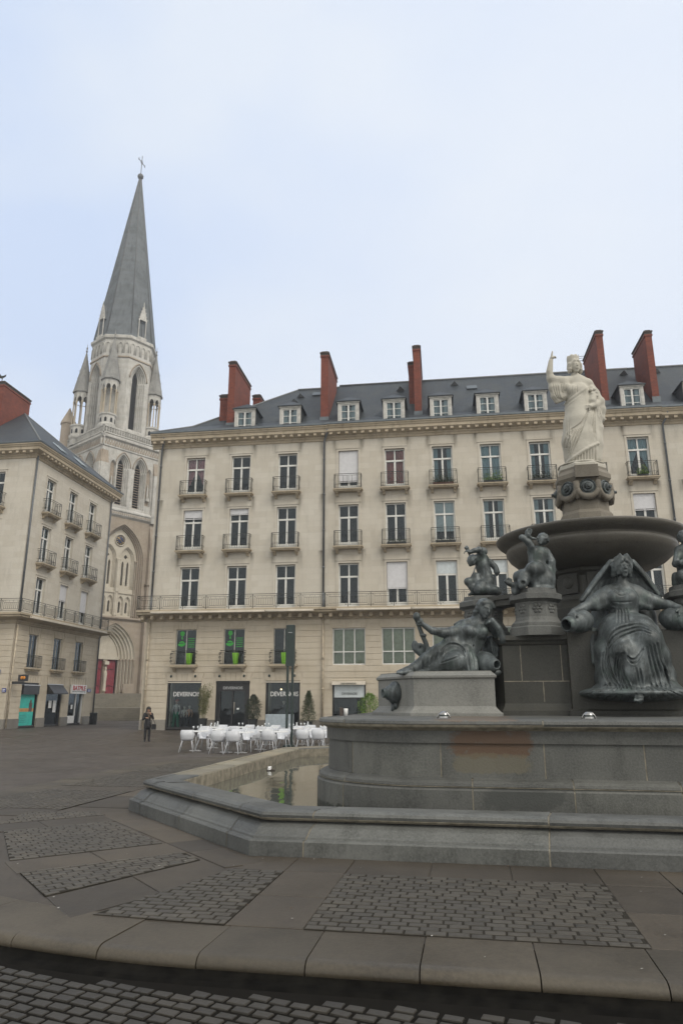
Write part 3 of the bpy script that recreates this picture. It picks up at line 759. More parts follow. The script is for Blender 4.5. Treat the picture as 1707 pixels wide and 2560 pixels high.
# ------------------------------------------------------------------ the long house row: three houses under one cornice
HA = thing('apartment_building', 'cream apartment house with black boutique front, three bays wide, left of the long drainpipe', 'building', M=M_FACE)
HB = thing('apartment_building', 'cream apartment house behind the marble statue, with wide three-pane office windows', 'building', M=M_FACE)
HC = thing('apartment_building', 'cream apartment house cut off by the right edge of the picture, beyond the right drainpipe', 'building', M=M_FACE)
BA = [2.67, 5.80, 8.97]; BB = [13.0, 16.01, 19.06, 22.09, 25.14, 28.12, 31.06]; BC = [34.6, 37.6]
ZF = [(7.32,10.12),(11.2,13.93),(14.95,17.6)]
def upper(bld, x0, x1, bays, nm='wall'):
    m = MB(); ops = [(b_-.65, b_+.65, za, zb) for b_ in bays for za, zb in ZF]
    wall_open(m, x0, x1, 7.1, 18.4, ops)
    for o in ops: surround(m, *o)
    m.quad((x0,9.,7.1),(x0,0,7.1),(x0,0,18.4),(x0,9.,18.4)); m.quad((x1,0,7.1),(x1,9.,7.1),(x1,9.,18.4),(x1,0,18.4)); m.quad((x1,9,0),(x0,9,0),(x0,9,19.2),(x1,9,19.2))
    return m
def lower(m, x0, x1, ops, vous):
    rust_wall(m, x0, x1, .62, 6.7, ops, vous, m=3)
    m.quad((x0,9.,0),(x0,.03,0),(x0,.03,7.1),(x0,9.,7.1)); m.quad((x1,.03,0),(x1,9.,0),(x1,9.,7.1),(x1,.03,7.1))
    m.box(x0, x1, .02, .3, 6.7, 7.1, 0)
def plinth(m, x0, x1, gaps, mi=2):
    x = x0
    for a, b_ in sorted(gaps)+[(x1, x1)]:
        if a > x: m.bbox(x, a, -.05, .06, -.3, .66, .02, mi)
        x = b_
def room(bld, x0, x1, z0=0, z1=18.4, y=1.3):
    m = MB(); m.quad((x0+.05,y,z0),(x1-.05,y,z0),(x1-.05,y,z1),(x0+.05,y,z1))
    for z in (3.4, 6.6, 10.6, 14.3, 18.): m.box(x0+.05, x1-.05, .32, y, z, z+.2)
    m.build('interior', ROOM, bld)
shopA = [(1.66,3.83,.1,2.95),(4.77,6.9,.1,2.95),(7.90,10.02,.1,2.95)]
mezA = [(b_-.67, b_+.67, 3.92, 6.12) for b_ in BA]
m = upper(HA, 0, 11.66, BA); lower(m, 0, 11.66, shopA+mezA, shopA+mezA); plinth(m, 0, 11.66, [(a,b_) for a,b_,_,_ in shopA])
m.build('wall', [STONE, TRIM, PLINTH, RUST], HA)
# bits of rusticated stone are warmer below the balcony
for ob in HA.children:
    pass
mezB = [(b_-1.01, b_+1.01, 3.86, 6.08) for b_ in BB]
shopB = [(b_-1.01, b_+1.01, .1, 2.93) for b_ in BB]
m = upper(HB, 11.66, 32.55, BB); lower(m, 11.66, 32.55, shopB+mezB, mezB); plinth(m, 11.66, 32.55, [(a,b_) for a,b_,_,_ in shopB])
for a, b_, c, d in mezB: m.box(a, b_, .1, .16, 2.95, 3.84, 0)
m.build('wall', [STONE_B, TRIM, PLINTH, RUST], HB)
m = upper(HC, 32.55, 40, BC); mezC = [(b_-.67, b_+.67, 3.92, 6.12) for b_ in BC]; lower(m, 32.55, 40, mezC, mezC); plinth(m, 32.55, 40, []); m.build('wall', [STONE, TRIM, PLINTH, RUST], HC)
for bld, x0, x1, dz in ((HA,-.42,11.64,0.),(HB,11.645,32.53,.03),(HC,32.535,40,-.02)):
    m = MB(); cornice(m, x0, x1, dz); m.build('cornice', TRIM, bld)
    m = MB(); m.box(x0, x1, -.70, -.45, 19.24+dz, 19.36+dz); m.build('gutter', ZINC, bld)
    m = MB(); floor_slab(m, x0 if bld is not HA else -.4, x1); sb = m.build('balcony', TRIM, bld)
    long_rail(x0+.05 if bld is HA else x0+.02, x1-.02, 7.28, .82, (bld is HA, False)).build('railing', IRON, sb)
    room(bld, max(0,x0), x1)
def roof_main(bld, x0, x1, hip, zr, nm='roof'):
    m = MB(); P = [(-.62,19.34),(1.0,20.30),(5.5,zr)]
    if hip:
        rows = [[(-.42,y,z),(x1,y,z)] for y, z in P]; rows[1][0] = (1.9,1.0,20.30); rows[2][0] = (8.45,5.5,zr)
        m.add([*rows[0],*rows[1],*rows[2]], [(0,1,3,2),(2,3,5,4)])
        m.add([(-.42,-.62,19.34),(1.9,1.0,20.30),(8.45,5.5,zr),(1.9,9.6,20.3),(-.42,11,19.34)], [(0,1,3,4),(1,2,3)])
        m.add([(8.45,5.5,zr),(x1,5.5,zr),(x1,11,19.3),(-.4,11,19.3)], [(0,3,2,1)])
        m.tube([rows[0][0],rows[1][0],rows[2][0]], .07, 5, 1)
        m.tube([(8.45,5.5,zr+.02),(x1,5.5,zr+.02)], .09, 6, 1)
    else:
        for (ya,za),(yb,zb) in zip(P, P[1:]): m.quad((x0,ya,za),(x1,ya,za),(x1,yb,zb),(x0,yb,zb))
        m.quad((x0,5.5,zr),(x1,5.5,zr),(x1,11,19.3),(x0,11,19.3))
        m.tube([(x0,5.5,zr+.02),(x1,5.5,zr+.02)], .09, 6, 1)
        for xx in (x0, x1): m.add([(xx,*P[0]),(xx,*P[1]),(xx,*P[2]),(xx,11,19.3)], [(0,1,2,3)])
    # small roof windows and vents lying on the slope
    return m
def slope_pt(x, f, zr=24.87, lift=.04):
    return Vector((x, 1+4.5*f, 20.3+(zr-20.3)*f+lift))
def roof_bits(m, items, zr):
    d = Vector((0, 4.5, zr-20.3)).normalized(); n_ = Vector((0,-d.z,d.y))
    for x, f, k in items:
        c = slope_pt(x, f, zr)
        if k == 'light':
            a = [c+Vector((sx*.36,0,0))+d*sy*.3 for sx, sy in ((-1,-1),(1,-1),(1,1),(-1,1))]
            m.add([*a, *[p+n_*.07 for p in a]], [(4,5,6,7),(0,1,5,4),(1,2,6,5),(2,3,7,6),(3,0,4,7)], 2)
        else:
            m.add([c+Vector((-.3,0,0)), c+Vector((.3,0,0)), c+d*.5, c+Vector((0,-.25,.25))], [(0,1,3),(1,2,3),(2,0,3)], 1)
m = roof_main(HA, 0, 11.64, True, 24.75); roof_bits(m, [(10.1,.80,'light'),(8.9,.72,'vent'),(8.6,.55,'vent')], 24.75); rA = m.build('roof', [SLATE, LEAD, ZINC], HA)
m = roof_main(HB, 11.645, 32.53, False, 24.87); roof_bits(m, [(16.3,.72,'vent'),(20.2,.78,'vent'),(21.4,.68,'light'),(24.7,.66,'vent'),(30.0,.72,'light'),(32.0,.8,'vent')], 24.87); rB = m.build('roof', [SLATE, LEAD, ZINC], HB)
m = roof_main(HC, 32.535, 40, False, 24.85); roof_bits(m, [(34.2,.8,'vent')], 24.85); rC = m.build('roof', [SLATE, LEAD, ZINC], HC)
FA, FB, FCc = Face(HA), Face(HB), Face(HC)
for x in (5.90, 9.04): dormer(FA, x, 19.30)
for x in (13.0, 16.03, 19.10, 22.1, 25.14, 31.09): dormer(FB, x, 19.40)
for x in (34.9,): dormer(FCc, x, 19.40)
chimney(rA, 4.38, 4.87, .9, 4.85, 19.9, 25.12); chimney(rA, 3.6, 4.2, 1.6, 3.4, 20.2, 22.9); chimney(rA, 5.0, 5.56, 5.2, 6.4, 22, 24.45); chimney(rA, 5.6, 5.95, 7.2, 8, 21, 24.45)
chimney(rA, 10.98, 11.5, .9, 5.0, 19.95, 25.38)
chimney(rB, 17.38, 17.84, .9, 5.9, 20.0, 25.4, pots=1); chimney(rB, 16.98, 17.36, 2.4, 5.2, 21., 24.95)
chimney(rB, 29.47, 29.9, .9, 5.0, 20.0, 25.6); chimney(rC, 32.56, 32.98, .9, 3.9, 20.1, 25.35)
# second-row copies of the stepped cap on the big chimney are part of its brickwork
m = MB()
for p0, p1 in (((29.2,5.2,23.9),(29.2,5.2,26.1)),((29.2,5.2,25.95),(29.55,5.0,25.85)),((29.2,5.2,25.6),(29.5,5.0,25.5)),((28.95,5.2,25.8),(29.45,5.2,25.8))): m.tube([p0,p1], .018, 4)
m.build('aerial', IRON, rB)
def drain(bld, x, y=-.09, z1=18.5, mat_top=PIPE, mat_low=PIPE_C, nm='drainpipe'):
    m = MB(); m.tube([(x+.25,-.5,19.0),(x+.22,-.4,18.75),(x,y,18.3),(x,y,8.3)], .065, 8); m.tube([(x,y,8.3),(x,y,6.9)], .065, 8)
    for z in (17,14.6,12.2,9.8): m.lathe([(.08,z),(.085,z+.06),(.08,z+.12)], 8, (x, y))
    o = m.build(nm, mat_top, bld)
    m = MB(); m.tube([(x,y,6.7),(x,y,.1)], .06, 8); m.tube([(x,y,4.2),(x,y,4.4)], .08, 8); m.tube([(x,y,2.4),(x,y,2.5)], .075, 8); m.build(nm, mat_low, bld)
drain(HA, 11.42); drain(HB, 32.62); drain(HA, .26)
# upper windows
W3, W2, W1 = 2.63, 2.72, 2.78
specA = {(0,2):('swag',CUR_P),(0,1):('shutter',.2),(1,1):('shutter',.13)}
specB = {(0,2):('shutter',.79),(1,2):('drawn',CUR_R),(2,2):('sides',CUR_B),(3,2):('drawn',CUR_B),(4,2):('sides',CUR_B),(5,2):('sides',CUR_W),(6,2):('swag',CUR_B),
         (2,1):('blind',BLIND),(3,1):('sides',CUR_W),(4,1):('sides',CUR_W),(5,1):('sides',CUR_W),(6,1):('shutter',.36),(1,0):('shutter',.58),(2,0):('topblind',BLIND),(3,0):('topblind',BLIND),(5,0):('topblind',BLIND_G)}
for fc, bays, spec in ((FA,BA,specA),(FB,BB,specB),(FCc,BC,{})):
    for i, bx in enumerate(bays):
        for fl, h in ((2,W3),(1,W2),(0,W1)):
            za = ZF[fl][0]; e_ = spec.get((i,fl))
            if e_ and e_[0] == 'shutter': fc.window(bx, za, 1.3, h, 'shutter', None, e_[1])
            elif e_: fc.window(bx, za, 1.3, h, e_[0], e_[1])
            else: fc.window(bx, za, 1.3, h)
            if fl: fc.balcony(bx, za-.06)
# first-floor office windows and boutique of the left house
def frame_grid(w, h, nx, zsplit, t=.06, y0=.14, y1=.2):
    f = MB(); f.box(-w/2,-w/2+t,y0,y1,0,h); f.box(w/2-t,w/2,y0,y1,0,h); f.box(-w/2+t,w/2-t,y0,y1,0,t); f.box(-w/2+t,w/2-t,y0,y1,h-t,h)
    for i in range(1, nx): x = -w/2+w*i/nx; f.box(x-t/2,x+t/2,y0+.01,y1-.01,t,h-t)
    for z in zsplit: f.box(-w/2+t,w/2-t,y0+.015,y1-.015,z-t/2,z+t/2)
    g = MB(); g.quad((-w/2,y0+.03,0),(w/2,y0+.03,0),(w/2,y0+.03,h),(-w/2,y0+.03,h))
    return f, g
for i, bx in enumerate(BA):
    f, g = frame_grid(1.34, 2.2, 2, (), .05); fo = FA.put(f.build('window', DORMW), bx, 3.92)
    g.build('pane', GLASS, fo)
    fm = MB()
    if i < 2:
        fm.lathe([(0,1.78),(.09,1.83),(.145,1.93),(.13,2.04),(.06,2.1),(0,2.11)], 14, (-.3,.165), 0, sy=.02)
        fm.prism_y([(-.36,1.6),(-.24,1.6),(-.27,1.76),(-.33,1.76)], .16, .166); fm.prism_y([(-.47,1.42),(-.3,1.5),(-.13,1.42),(-.16,1.36),(-.3,1.4),(-.44,1.36)], .16, .166)
        fm.prism_y([(-.58,1.32),(-.05,1.36),(-.12,1.22),(-.3,1.14),(-.5,1.2)], .16, .166)
    for k in range(5):
        fm.box(.1 if i < 2 else .26, .52, .16, .164, 1.62-.13*k, 1.66-.13*k)
    fm.build('window_film', LIMEW, fo)
    # bowed iron balcony with scrolls
    m = MB(); m.box(-.86,.86,-.42,0,-.12,0); m.box(-.8,.8,-.36,0,-.2,-.12)
    for sx in (-.62,.62): m.prism_x([(0,-.42),(-.1,-.42),(-.3,-.2),(0,-.2)], sx-.08, sx+.08)
    bo = FA.put(m.build('balcony', TRIM), bx+.02, 3.92)
    r = MB()
    for zz, t in ((.84,.02),(.06,.014),(.72,.01)): r.tube([(-.78,0,zz),(-.78,-.36,zz),(.78,-.36,zz),(.78,0,zz)], t, 4)
    for k in range(17):
        xx = -.78+1.56*k/16; r.tube([(xx,-.36,.04),(xx,-.36,.74)], .011, 4)
    for sx in (-.78, .78):
        for q in range(3):
            z0 = .1+.22*q; r.tube([(sx+.07*math.cos(a)*(1-a/9), -.38, z0+.1+.09*math.sin(a)*(1-a/9)) for a in [k*.6 for k in range(11)]], .02, 5)
    r.build('railing', IRON, bo)
    t = thing('flower_pot', ['lime green tapered pot on the leftmost first floor balcony above the boutique', 'lime green tapered pot on the balcony right above the black shop door', 'lime green pot on the first floor balcony, half behind the dark green street post'][i], 'planter', M=M_FACE@Matrix.Translation((bx+[.36,.2,.08][i],-.2,3.92)), group='lime pots on the boutique balconies')
    m = MB(); m.lathe([(.15,0),(.155,.02),(.22,.62),(.235,.64),(.235,.7),(.2,.7)], 4, (0,0), 0, False, math.pi/4); m.build('pot', LIME, t)
    for k in range(4):
        pass
    t['_leaf'] = 1
for i, (a, b_, c, d) in enumerate(shopA):
    w, h = b_-a, d-c; cx = (a+b_)/2
    f = MB(); f.box(-w/2,-w/2+.1,.05,.28,0,h,0); f.box(w/2-.1,w/2,.05,.28,0,h,0); f.box(-w/2+.1,w/2-.1,.05,.28,h-.12,h,0); f.box(-w/2+.1,w/2-.1,.05,.28,0,.12,0)
    f.box(-w/2,w/2,-.06,.04,h-.11,h-.04,1 if i != 1 else 0)
    if i == 1:
        f.box(-w/2+.1,w/2-.1,.07,.27,h-.62,h-.12,0); f.box(-.02-.05,.03,.1,.25,.12,h-.62,0); f.box(-w/2+.1,-w/2+.3,.1,.25,.12,h-.62,0); f.box(.75,w/2-.1,.1,.25,.12,h-.62,0)
        f.tube([(.12,.06,.9),(.12,.06,1.6)], .015, 6, 1)
        f.box(.28,.42,.09,.1,1.15,1.25,2)
    so_ = FA.put(f.build('shopfront', [BLACKP, AWN, WHITEP]), cx, c)
    so_['label'] = ['display window with mannequins', 'black glazed shop door', 'display window half behind the street post'][i]
    g = MB(); g.quad((-w/2+.1,.16,.12),(w/2-.1,.16,.12),(w/2-.1,.16,h-.12),(-w/2+.1,.16,h-.12)); g.build('pane', GLASS, so_)
    if i == 1: text_on(FA, 'DEVERNOIS', 0, h-.42, .055, .16, 1.22, METALW, parent=so_)
    else: text_on(FA, 'DEVERNOIS', .14 if i == 0 else .08, h-.78, .145, .27, 1.72, WHITEP, parent=so_, bold=.006)
    for o in so_.children:
        if o.name.startswith('lettering'): o.rotation_euler = (0,0,0)
    s2 = MB()
    for sx in (-.8, .75): s2.tube([(sx,0,h+.32),(sx,-.22,h+.34)], .012, 4); s2.lathe([(.02,h+.2),(.06,h+.22),(.075,h+.3),(.05,h+.36),(0,h+.37)], 8, (sx,-.24))
    s2.build('spot_lamp', GREENP, so_)
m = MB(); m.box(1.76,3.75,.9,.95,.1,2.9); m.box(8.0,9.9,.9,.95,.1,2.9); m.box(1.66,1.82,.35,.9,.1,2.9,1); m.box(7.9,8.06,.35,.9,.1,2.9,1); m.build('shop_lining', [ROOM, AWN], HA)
m = MB(); m.lathe([(.03,2.5),(.07,2.42),(.03,2.4)], 10, (8.75,.5)); 
lm, lt, lb = newmat('lit_spot'); lb.inputs['Emission Color'].default_value = (1,.75,.45,1); lb.inputs['Emission Strength'].default_value = 2.2
m.build('ceiling_lamp', lm, HA)
# office floor and shops of the middle house
for i, bx in enumerate(BB):
    f, g = frame_grid(2.02, 2.2, 3, (.78,), .07); fo = FB.put(f.build('window', WHITE), bx, 3.87); g.build('pane', GLASS, fo)
    bl = MB(); bl.box(-.98,.98,.4,.42,.05,2.15); bl.build('blind', BLIND_G, fo)
    if i < 4:
        f = MB(); w, h = 2.02, 2.83
        f.box(-w/2,-w/2+.08,.05,.25,0,h); f.box(w/2-.08,w/2,.05,.25,0,h); f.box(-w/2+.08,w/2-.08,.05,.25,h-.1,h); f.box(-w/2+.08,w/2-.08,.05,.25,0,.1); f.box(-w/2+.08,w/2-.08,.1,.2,1.78,1.84)
        so_ = FB.put(f.build('shopfront', [BLACKP]), bx, .1)
        g = MB(); g.quad((-w/2+.08,.15,.1),(w/2-.08,.15,.1),(w/2-.08,.15,h-.1),(-w/2+.08,.15,h-.1)); g.build('pane', GLASS, so_)
        bl = MB(); bl.box(-w/2+.1,w/2-.1,.12,.125,1.86,h-.12); bo = bl.build('blind', BLIND, so_)
        aw = MB(); aw.prism_x([(.02,h-.02),(-.16,h-.06),(-.2,h-.24),(-.19,h-.24),(-.14,h-.08),(.02,h-.04)], -w/2, w/2); ao = aw.build('awning', AWN, so_)
        if i == 0:
            text_on(None, 'DEVERNOIS', 0,0,0, .1, .9, IRON, parent=so_).location = (0,-.205,h-.165); text_on(None, 'DEVERNOIS', 0,0,0, .14, .92, IRON, parent=so_).location = (.02,.11,2.08)
for x0, x1, bld in ((.62,7.95,HA),(7.99,10.97,HA),(12.38,16.86,HB),(16.9,20.14,HB),(20.3,26.,HB)):
    m = MB(); m.box(x0, x1, -1.0, -.84, 7.03, 7.17); m.tube([(x0+.02,-1.0,7.06),(x1-.02,-1.0,7.06)], .05, 8); m.build('folded_awning', AWN, bld)

# ------------------------------------------------------------------ the corner house across the street
HL = thing('apartment_building', 'cream corner house on the left with turquoise poster and red lettered shop sign', 'building', M=M_FACE)
XL, YL = -8.75, -.4
SIDE = Matrix.Translation((XL, YL, 0)) @ Matrix.Rotation(math.pi/2, 4, 'Z')
FS = Face(HL, XL, YL, math.pi/2); FF = Face(HL, XL, YL, 0)
TS = [2.35, 5.48, 8.55]; LEN = 11.65; WL = 1.16
ZL = [(7.32,10.0),(11.0,13.62),(14.6,17.12)]
ops = [(t-WL/2, t+WL/2, za, zb) for t in TS for za, zb in ZL]
m = MB(); m.X = SIDE
wall_open(m, 0, LEN, 7.1, 18.2, ops)
for o in ops: surround(m, *o, p=.03)
shL = [(1.55,3.6,.1,2.95),(4.62,6.72,.1,2.95),(7.72,9.9,.1,2.95)]; mzL = [(t-WL/2, t+WL/2, 3.9, 6.12) for t in TS]
rust_wall(m, 0, LEN, .62, 6.7, shL+mzL, shL+mzL, m=3); m.box(0, LEN, .02, .3, 6.7, 7.1)
x = 0
for a, b_ in [(q[0], q[1]) for q in shL]+[(LEN, LEN)]:
    if a > x: m.bbox(x, a, -.05, .06, -.3, .66, .02, 2)
    x = b_
m.X = Matrix.Translation((XL, YL, 0))
fops = [(-2.7-3.05*k-.6, -2.7-3.05*k+.6, za, zb) for k in range(2) for za, zb in ZL]
wall_open(m, -12, 0, 7.1, 18.2, fops)
for o in fops: surround(m, *o, p=.03)
rust_wall(m, -12, 0, .62, 6.7, [], [], m=3); m.box(-12, 0, .02, .3, 6.7, 7.1); m.bbox(-12, .0, -.05, .06, -.3, .66, .02, 2)
m.X = Matrix.Translation((XL, YL, 0))
m.quad((0,LEN,0),(-12,LEN,0),(-12,LEN,18.2),(0,LEN,18.2))
m.X = None
m.build('wall', [STONE_L, TRIM, PLINTH, RUST], HL)
def wrap(mb, prof, n_side):
    path = [(-20.75, YL), (XL, YL), (XL, YL+LEN), ]
    mb.sweep([(-20.75,YL),(XL,YL),(XL,YL+LEN),(-20.75,YL+LEN)], [(-y, z) for y, z in prof])
m = MB(); wrap(m, [(y, z-.3) for y, z in CORN], 0)
for k in range(23):
    t = .25+k*(LEN-.4)/22; m.box(XL+.1, XL+.47, YL+t-.1, YL+t+.1, 18.305, 18.455)
for k in range(18):
    t = .1+k*.52; m.box(XL-t-.1, XL-t+.1, YL-.47, YL-.1, 18.305, 18.455)
m.build('cornice', TRIM, HL)
m = MB(); m.sweep([(-20.75,YL),(XL,YL),(XL,YL+LEN),(-20.75,YL+LEN)], [(.45,18.95),(.68,18.95),(.7,19.02),(.7,19.06),(.45,19.06)]); m.build('gutter', ZINC, HL)
m = MB(); wrap(m, [(0,6.62),(-.05,6.64),(-.08,6.74),(-.12,6.78),(-.12,6.86),(-.62,7.0),(-.66,7.02),(-.66,7.12),(-.74,7.16),(-.74,7.28),(0,7.285)], 0)
sb = m.build('balcony', TRIM, HL)
m = long_rail(0, LEN+.6, 7.28, .74, (False, True)); m2 = MB(); m2.X = SIDE@Matrix.Translation((-.7,0,0)); m2.add(m.V, m.F); 
m = long_rail(-8, 0.7, 7.28, .74, (False, False)); m2.X = Matrix.Translation((XL,YL,0)); m2.add(m.V, m.F); m2.X = None; m2.build('railing', IRON, sb)
m = MB(); m.X = SIDE; m.box(.3, LEN-.6, -.92, -.76, 7.0, 7.14); m.X = Matrix.Translation((XL,YL,0)); m.box(-6,-.7,-.92,-.76,7.0,7.14); m.X = None; m.build('folded_awning', AWN, HL)
m = MB(); m.X = SIDE; m.quad((.05,1.2,0),(LEN-.05,1.2,0),(LEN-.05,1.2,18.2),(.05,1.2,18.2))
for z in (3.4,6.6,10.6,14.1,17.9): m.box(1.3, LEN-.05, .32, 1.2, z, z+.2)
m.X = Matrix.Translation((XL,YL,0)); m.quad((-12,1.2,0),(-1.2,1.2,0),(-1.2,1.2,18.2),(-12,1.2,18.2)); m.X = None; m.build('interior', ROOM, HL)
e_ = .62; zr = 24.2; ap = (XL-5.3, YL+6.0, zr)
A_, B_, C_, D_ = (XL+e_,YL-e_,19.0), (XL+e_,YL+LEN+e_,19.0), (-21,YL-e_,19.0), (-21,YL+LEN+e_,19.0); rp = (-21, YL+6.0, zr)
m = MB(); m.add([A_,B_,C_,D_,ap,rp], [(2,0,4,5),(0,1,4),(1,3,5,4)]); m.tube([A_,ap], .06, 5, 1); m.tube([ap,B_], .06, 5, 1)
def on_side(t, f): # point on the street-side roof slope
    a = Vector(A_).lerp(Vector(B_), t); return a.lerp(Vector(ap), f)
for t, f in ((.32,.23),(.60,.2)):
    o_ = on_side(t, f); d = (on_side(t, f+.12)-o_); d = Vector((d.x,0,d.z)).normalized(); s_ = Vector((0,1,0)); n_ = Vector((d.z,0,-d.x))*(1 if d.x < 0 else -1); n_ = Vector((abs(d.z),0,abs(d.x)))
    pts = [o_+s_*sx*.42+d*sy*.55+n_*.05 for sx, sy in ((-1,-1),(1,-1),(1,1),(-1,1))]
    m.add([*pts, *[p+n_*.06 for p in pts]], [(4,5,6,7),(0,1,5,4),(1,2,6,5),(2,3,7,6),(3,0,4,7)], 2)
rL = m.build('roof', [SLATE, LEAD, simple('roof_window_glass', (.42,.50,.56), .15)], HL)
chimney(rL, -17.5, -14.05, 2.65, 6.2, 20.4, 25.66)
m = MB()
m.tube([(-16.75,6,25.4),(-16.72,6,27.7)], .03, 5); m.tube([(-17.1,6,27.2),(-16.4,6,27.2)], .02, 4); m.prism_y([(-17.05,27.75),(-16.75,27.65),(-16.45,27.8),(-16.4,28.0),(-16.62,27.9),(-16.85,27.92),(-16.98,28.1),(-17.1,28.0)], 5.98, 6.02)
m.build('weathervane', IRON, rL)
specL = {(1,0):('shutter',.42),(2,0):('shutter',.6),(0,2):('sides',CUR_W),(1,2):('sides',CUR_W),(0,1):('sides',CUR_W),(2,1):('sides',CUR_W)}
for i, t in enumerate(TS):
    for fl in range(3):
        za, zb = ZL[fl]; e_ = specL.get((i,fl))
        if e_ and e_[0] == 'shutter': FS.window(t, za, WL, zb-za, 'shutter', None, e_[1])
        elif e_: FS.window(t, za, WL, zb-za, e_[0], e_[1])
        else: FS.window(t, za, WL, zb-za)
        if fl: FS.balcony(t, za-.06, 1.7)
    f, g = frame_grid(WL, 2.2, 2, (), .05); fo = FS.put(f.build('window', DORMW), t, 3.91); g.build('pane', GLASS, fo)
    bo = cached(('mzb',), lambda: (lambda mm: mm.build('balcony', TRIM))(MB().box(-.82,.82,-.32,0,-.1,0).box(-.72,.72,-.24,0,-.22,-.1))); FS.put(bo, t, 3.9)
    def mzr():
        r = MB()
        for zz, tt in ((.82,.018),(.06,.012),(.7,.01)): r.tube([(-.74,0,zz),(-.74,-.28,zz),(.74,-.28,zz),(.74,0,zz)], tt, 4)
        for k in range(17): xx = -.74+1.48*k/16; r.tube([(xx,-.28,.04),(xx,-.28,.8)], .011, 4)
        return r.build('railing', IRON)
    ro = cached(('mzr',), mzr); ro.parent = bo; ro.location = (0,0,0); ro.rotation_euler = (0,0,0)
for k in range(2):
    for fl in range(3):
        za, zb = ZL[fl]; FF.window(-2.7-3.05*k, za, 1.2, zb-za)
        if fl: FF.balcony(-2.7-3.05*k, za-.06, 1.72)
m = MB(); m.X = SIDE; 
m.tube([(.12,-.1,18.2),(.12,-.1,7.3)], .065, 8); m.X = None; m.build('drainpipe', PIPE, HL)
m = MB(); m.X = SIDE; m.tube([(.12,-.1,6.6),(.12,-.1,.1)], .06, 8); m.X = None; m.build('drainpipe', PIPE_C, HL)
m = MB(); m.X = SIDE; m.tube([(LEN-.2,-.1,18.2),(LEN-.2,-.1,.1)], .06, 8); m.X = None; m.build('drainpipe', PIPE, HL)
# three small shops
for i, (a, b_, c, d) in enumerate(shL):
    w, h = b_-a, d-c; cx = (a+b_)/2; f = MB()
    mt = [BLACKP, METALW, WHITEP]
    f.box(-w/2,-w/2+.09,.06,.26,0,h,0 if i < 2 else 2); f.box(w/2-.09,w/2,.06,.26,0,h,0 if i < 2 else 2); f.box(-w/2+.09,w/2-.09,.06,.26,h-.1,h,0); f.box(-w/2+.09,w/2-.09,.06,.26,0,.1,0)
    if i == 0: f.box(-w/2+.09,w/2-.09,-.1,.2,2.1,2.68,0); f.box(-.95,.95,-.14,-.1,2.66,2.72,1)
    if i == 1: f.prism_x([(0,2.8),(-.5,2.22),(-.5,2.15),(.1,2.15),(.1,2.8)], -w/2+.05, w/2-.05, 0); f.box(-w/2,w/2,-.05,.03,2.78,2.84,1); f.box(.1,.5,.09,.1,.9,1.7,2); f.box(-.5,-.1,.09,.1,1.2,1.7,2)
    if i == 2: f.box(-.9,.15,.1,.22,0,.62,2); f.box(.12,.2,.1,.22,.62,2.2,2); f.box(-.5,-.25,.1,.11,1.1,1.4,2)
    so_ = FS.put(f.build('shopfront', mt), cx, c)
    g = MB(); g.quad((-w/2+.09,.17,.1),(w/2-.09,.17,.1),(w/2-.09,.17,h-.1),(-w/2+.09,.17,h-.1)); g.build('pane', GLASS, so_)
    if i == 0:
        p = MB(); p.box(-.88,.82,.13,.15,.05,2.08,0); p.box(-.88,.82,.125,.13,.98,1.2,1); p.box(.25,.62,.124,.13,.98,1.55,2); p.lathe([(0,1.5),(.09,1.56),(.11,1.64),(.07,1.74),(0,1.76)], 10, (.42,.125), 2, sy=.03)
        for k in range(5): p.box(-.8, .1-.12*(k%3), .126, .13, .3+.11*k, .335+.11*k, 3)
        p.build('poster', [TURQ, simple('ochre_band', (.45,.24,.09), .6), simple('poster_figure', (.10,.06,.05), .6), simple('teal_dark', (.02,.22,.2), .6)], so_)
    if i == 2:
        m = MB(); m.X = M_FACE@SIDE@Matrix.Translation((8.83,0,2.62)); m.box(-1.13,1.13,-.16,-.01,-.32,.33,0); m.X = None
sg = thing('shop_sign', 'white signboard with red capitals over the third shop door of the corner house', 'sign', M=M_FACE@SIDE@Matrix.Translation((8.86,0,2.62)))
m = MB(); m.box(-1.12,1.12,-.16,-.032,-.31,.34); m.build('board', WHITEP, sg)
text_on(None, 'BATPILE', 0,0,0, .34, 1.9, REDT, parent=sg, bold=.02).location = (0,-.168,.1)
m = MB()
for k in range(16): m.box(-1.0+.125*k, -1.0+.125*k+random.uniform(.05,.1), -.165, -.161, -.2, -.12)
m.build('small_print', LEAD, sg)
sg = thing('hanging_sign', 'dark projecting sign with an orange emblem at the corner over the turquoise poster', 'sign', M=M_FACE@Matrix.Translation((-7.9,-.2,3.0)))
m = MB(); m.box(-.32,.32,-.06,.06,-.02,.38); m.box(-.85,.1,-.05,.05,-.2,-.03); m.build('board', BLACKP, sg)
m = MB(); m.lathe([(.001,-.062),(.1,-.062),(.1,-.075),(.001,-.075)], 12, (-.06,.02)); m.lathe([(.001,-.062),(.1,-.062),(.1,-.075),(.001,-.075)], 12, (.09,.02))
for i, v in enumerate(m.V): m.V[i] = (v[0], v[2], v[1]+.17)
m.build('emblem', ORANGE, sg)
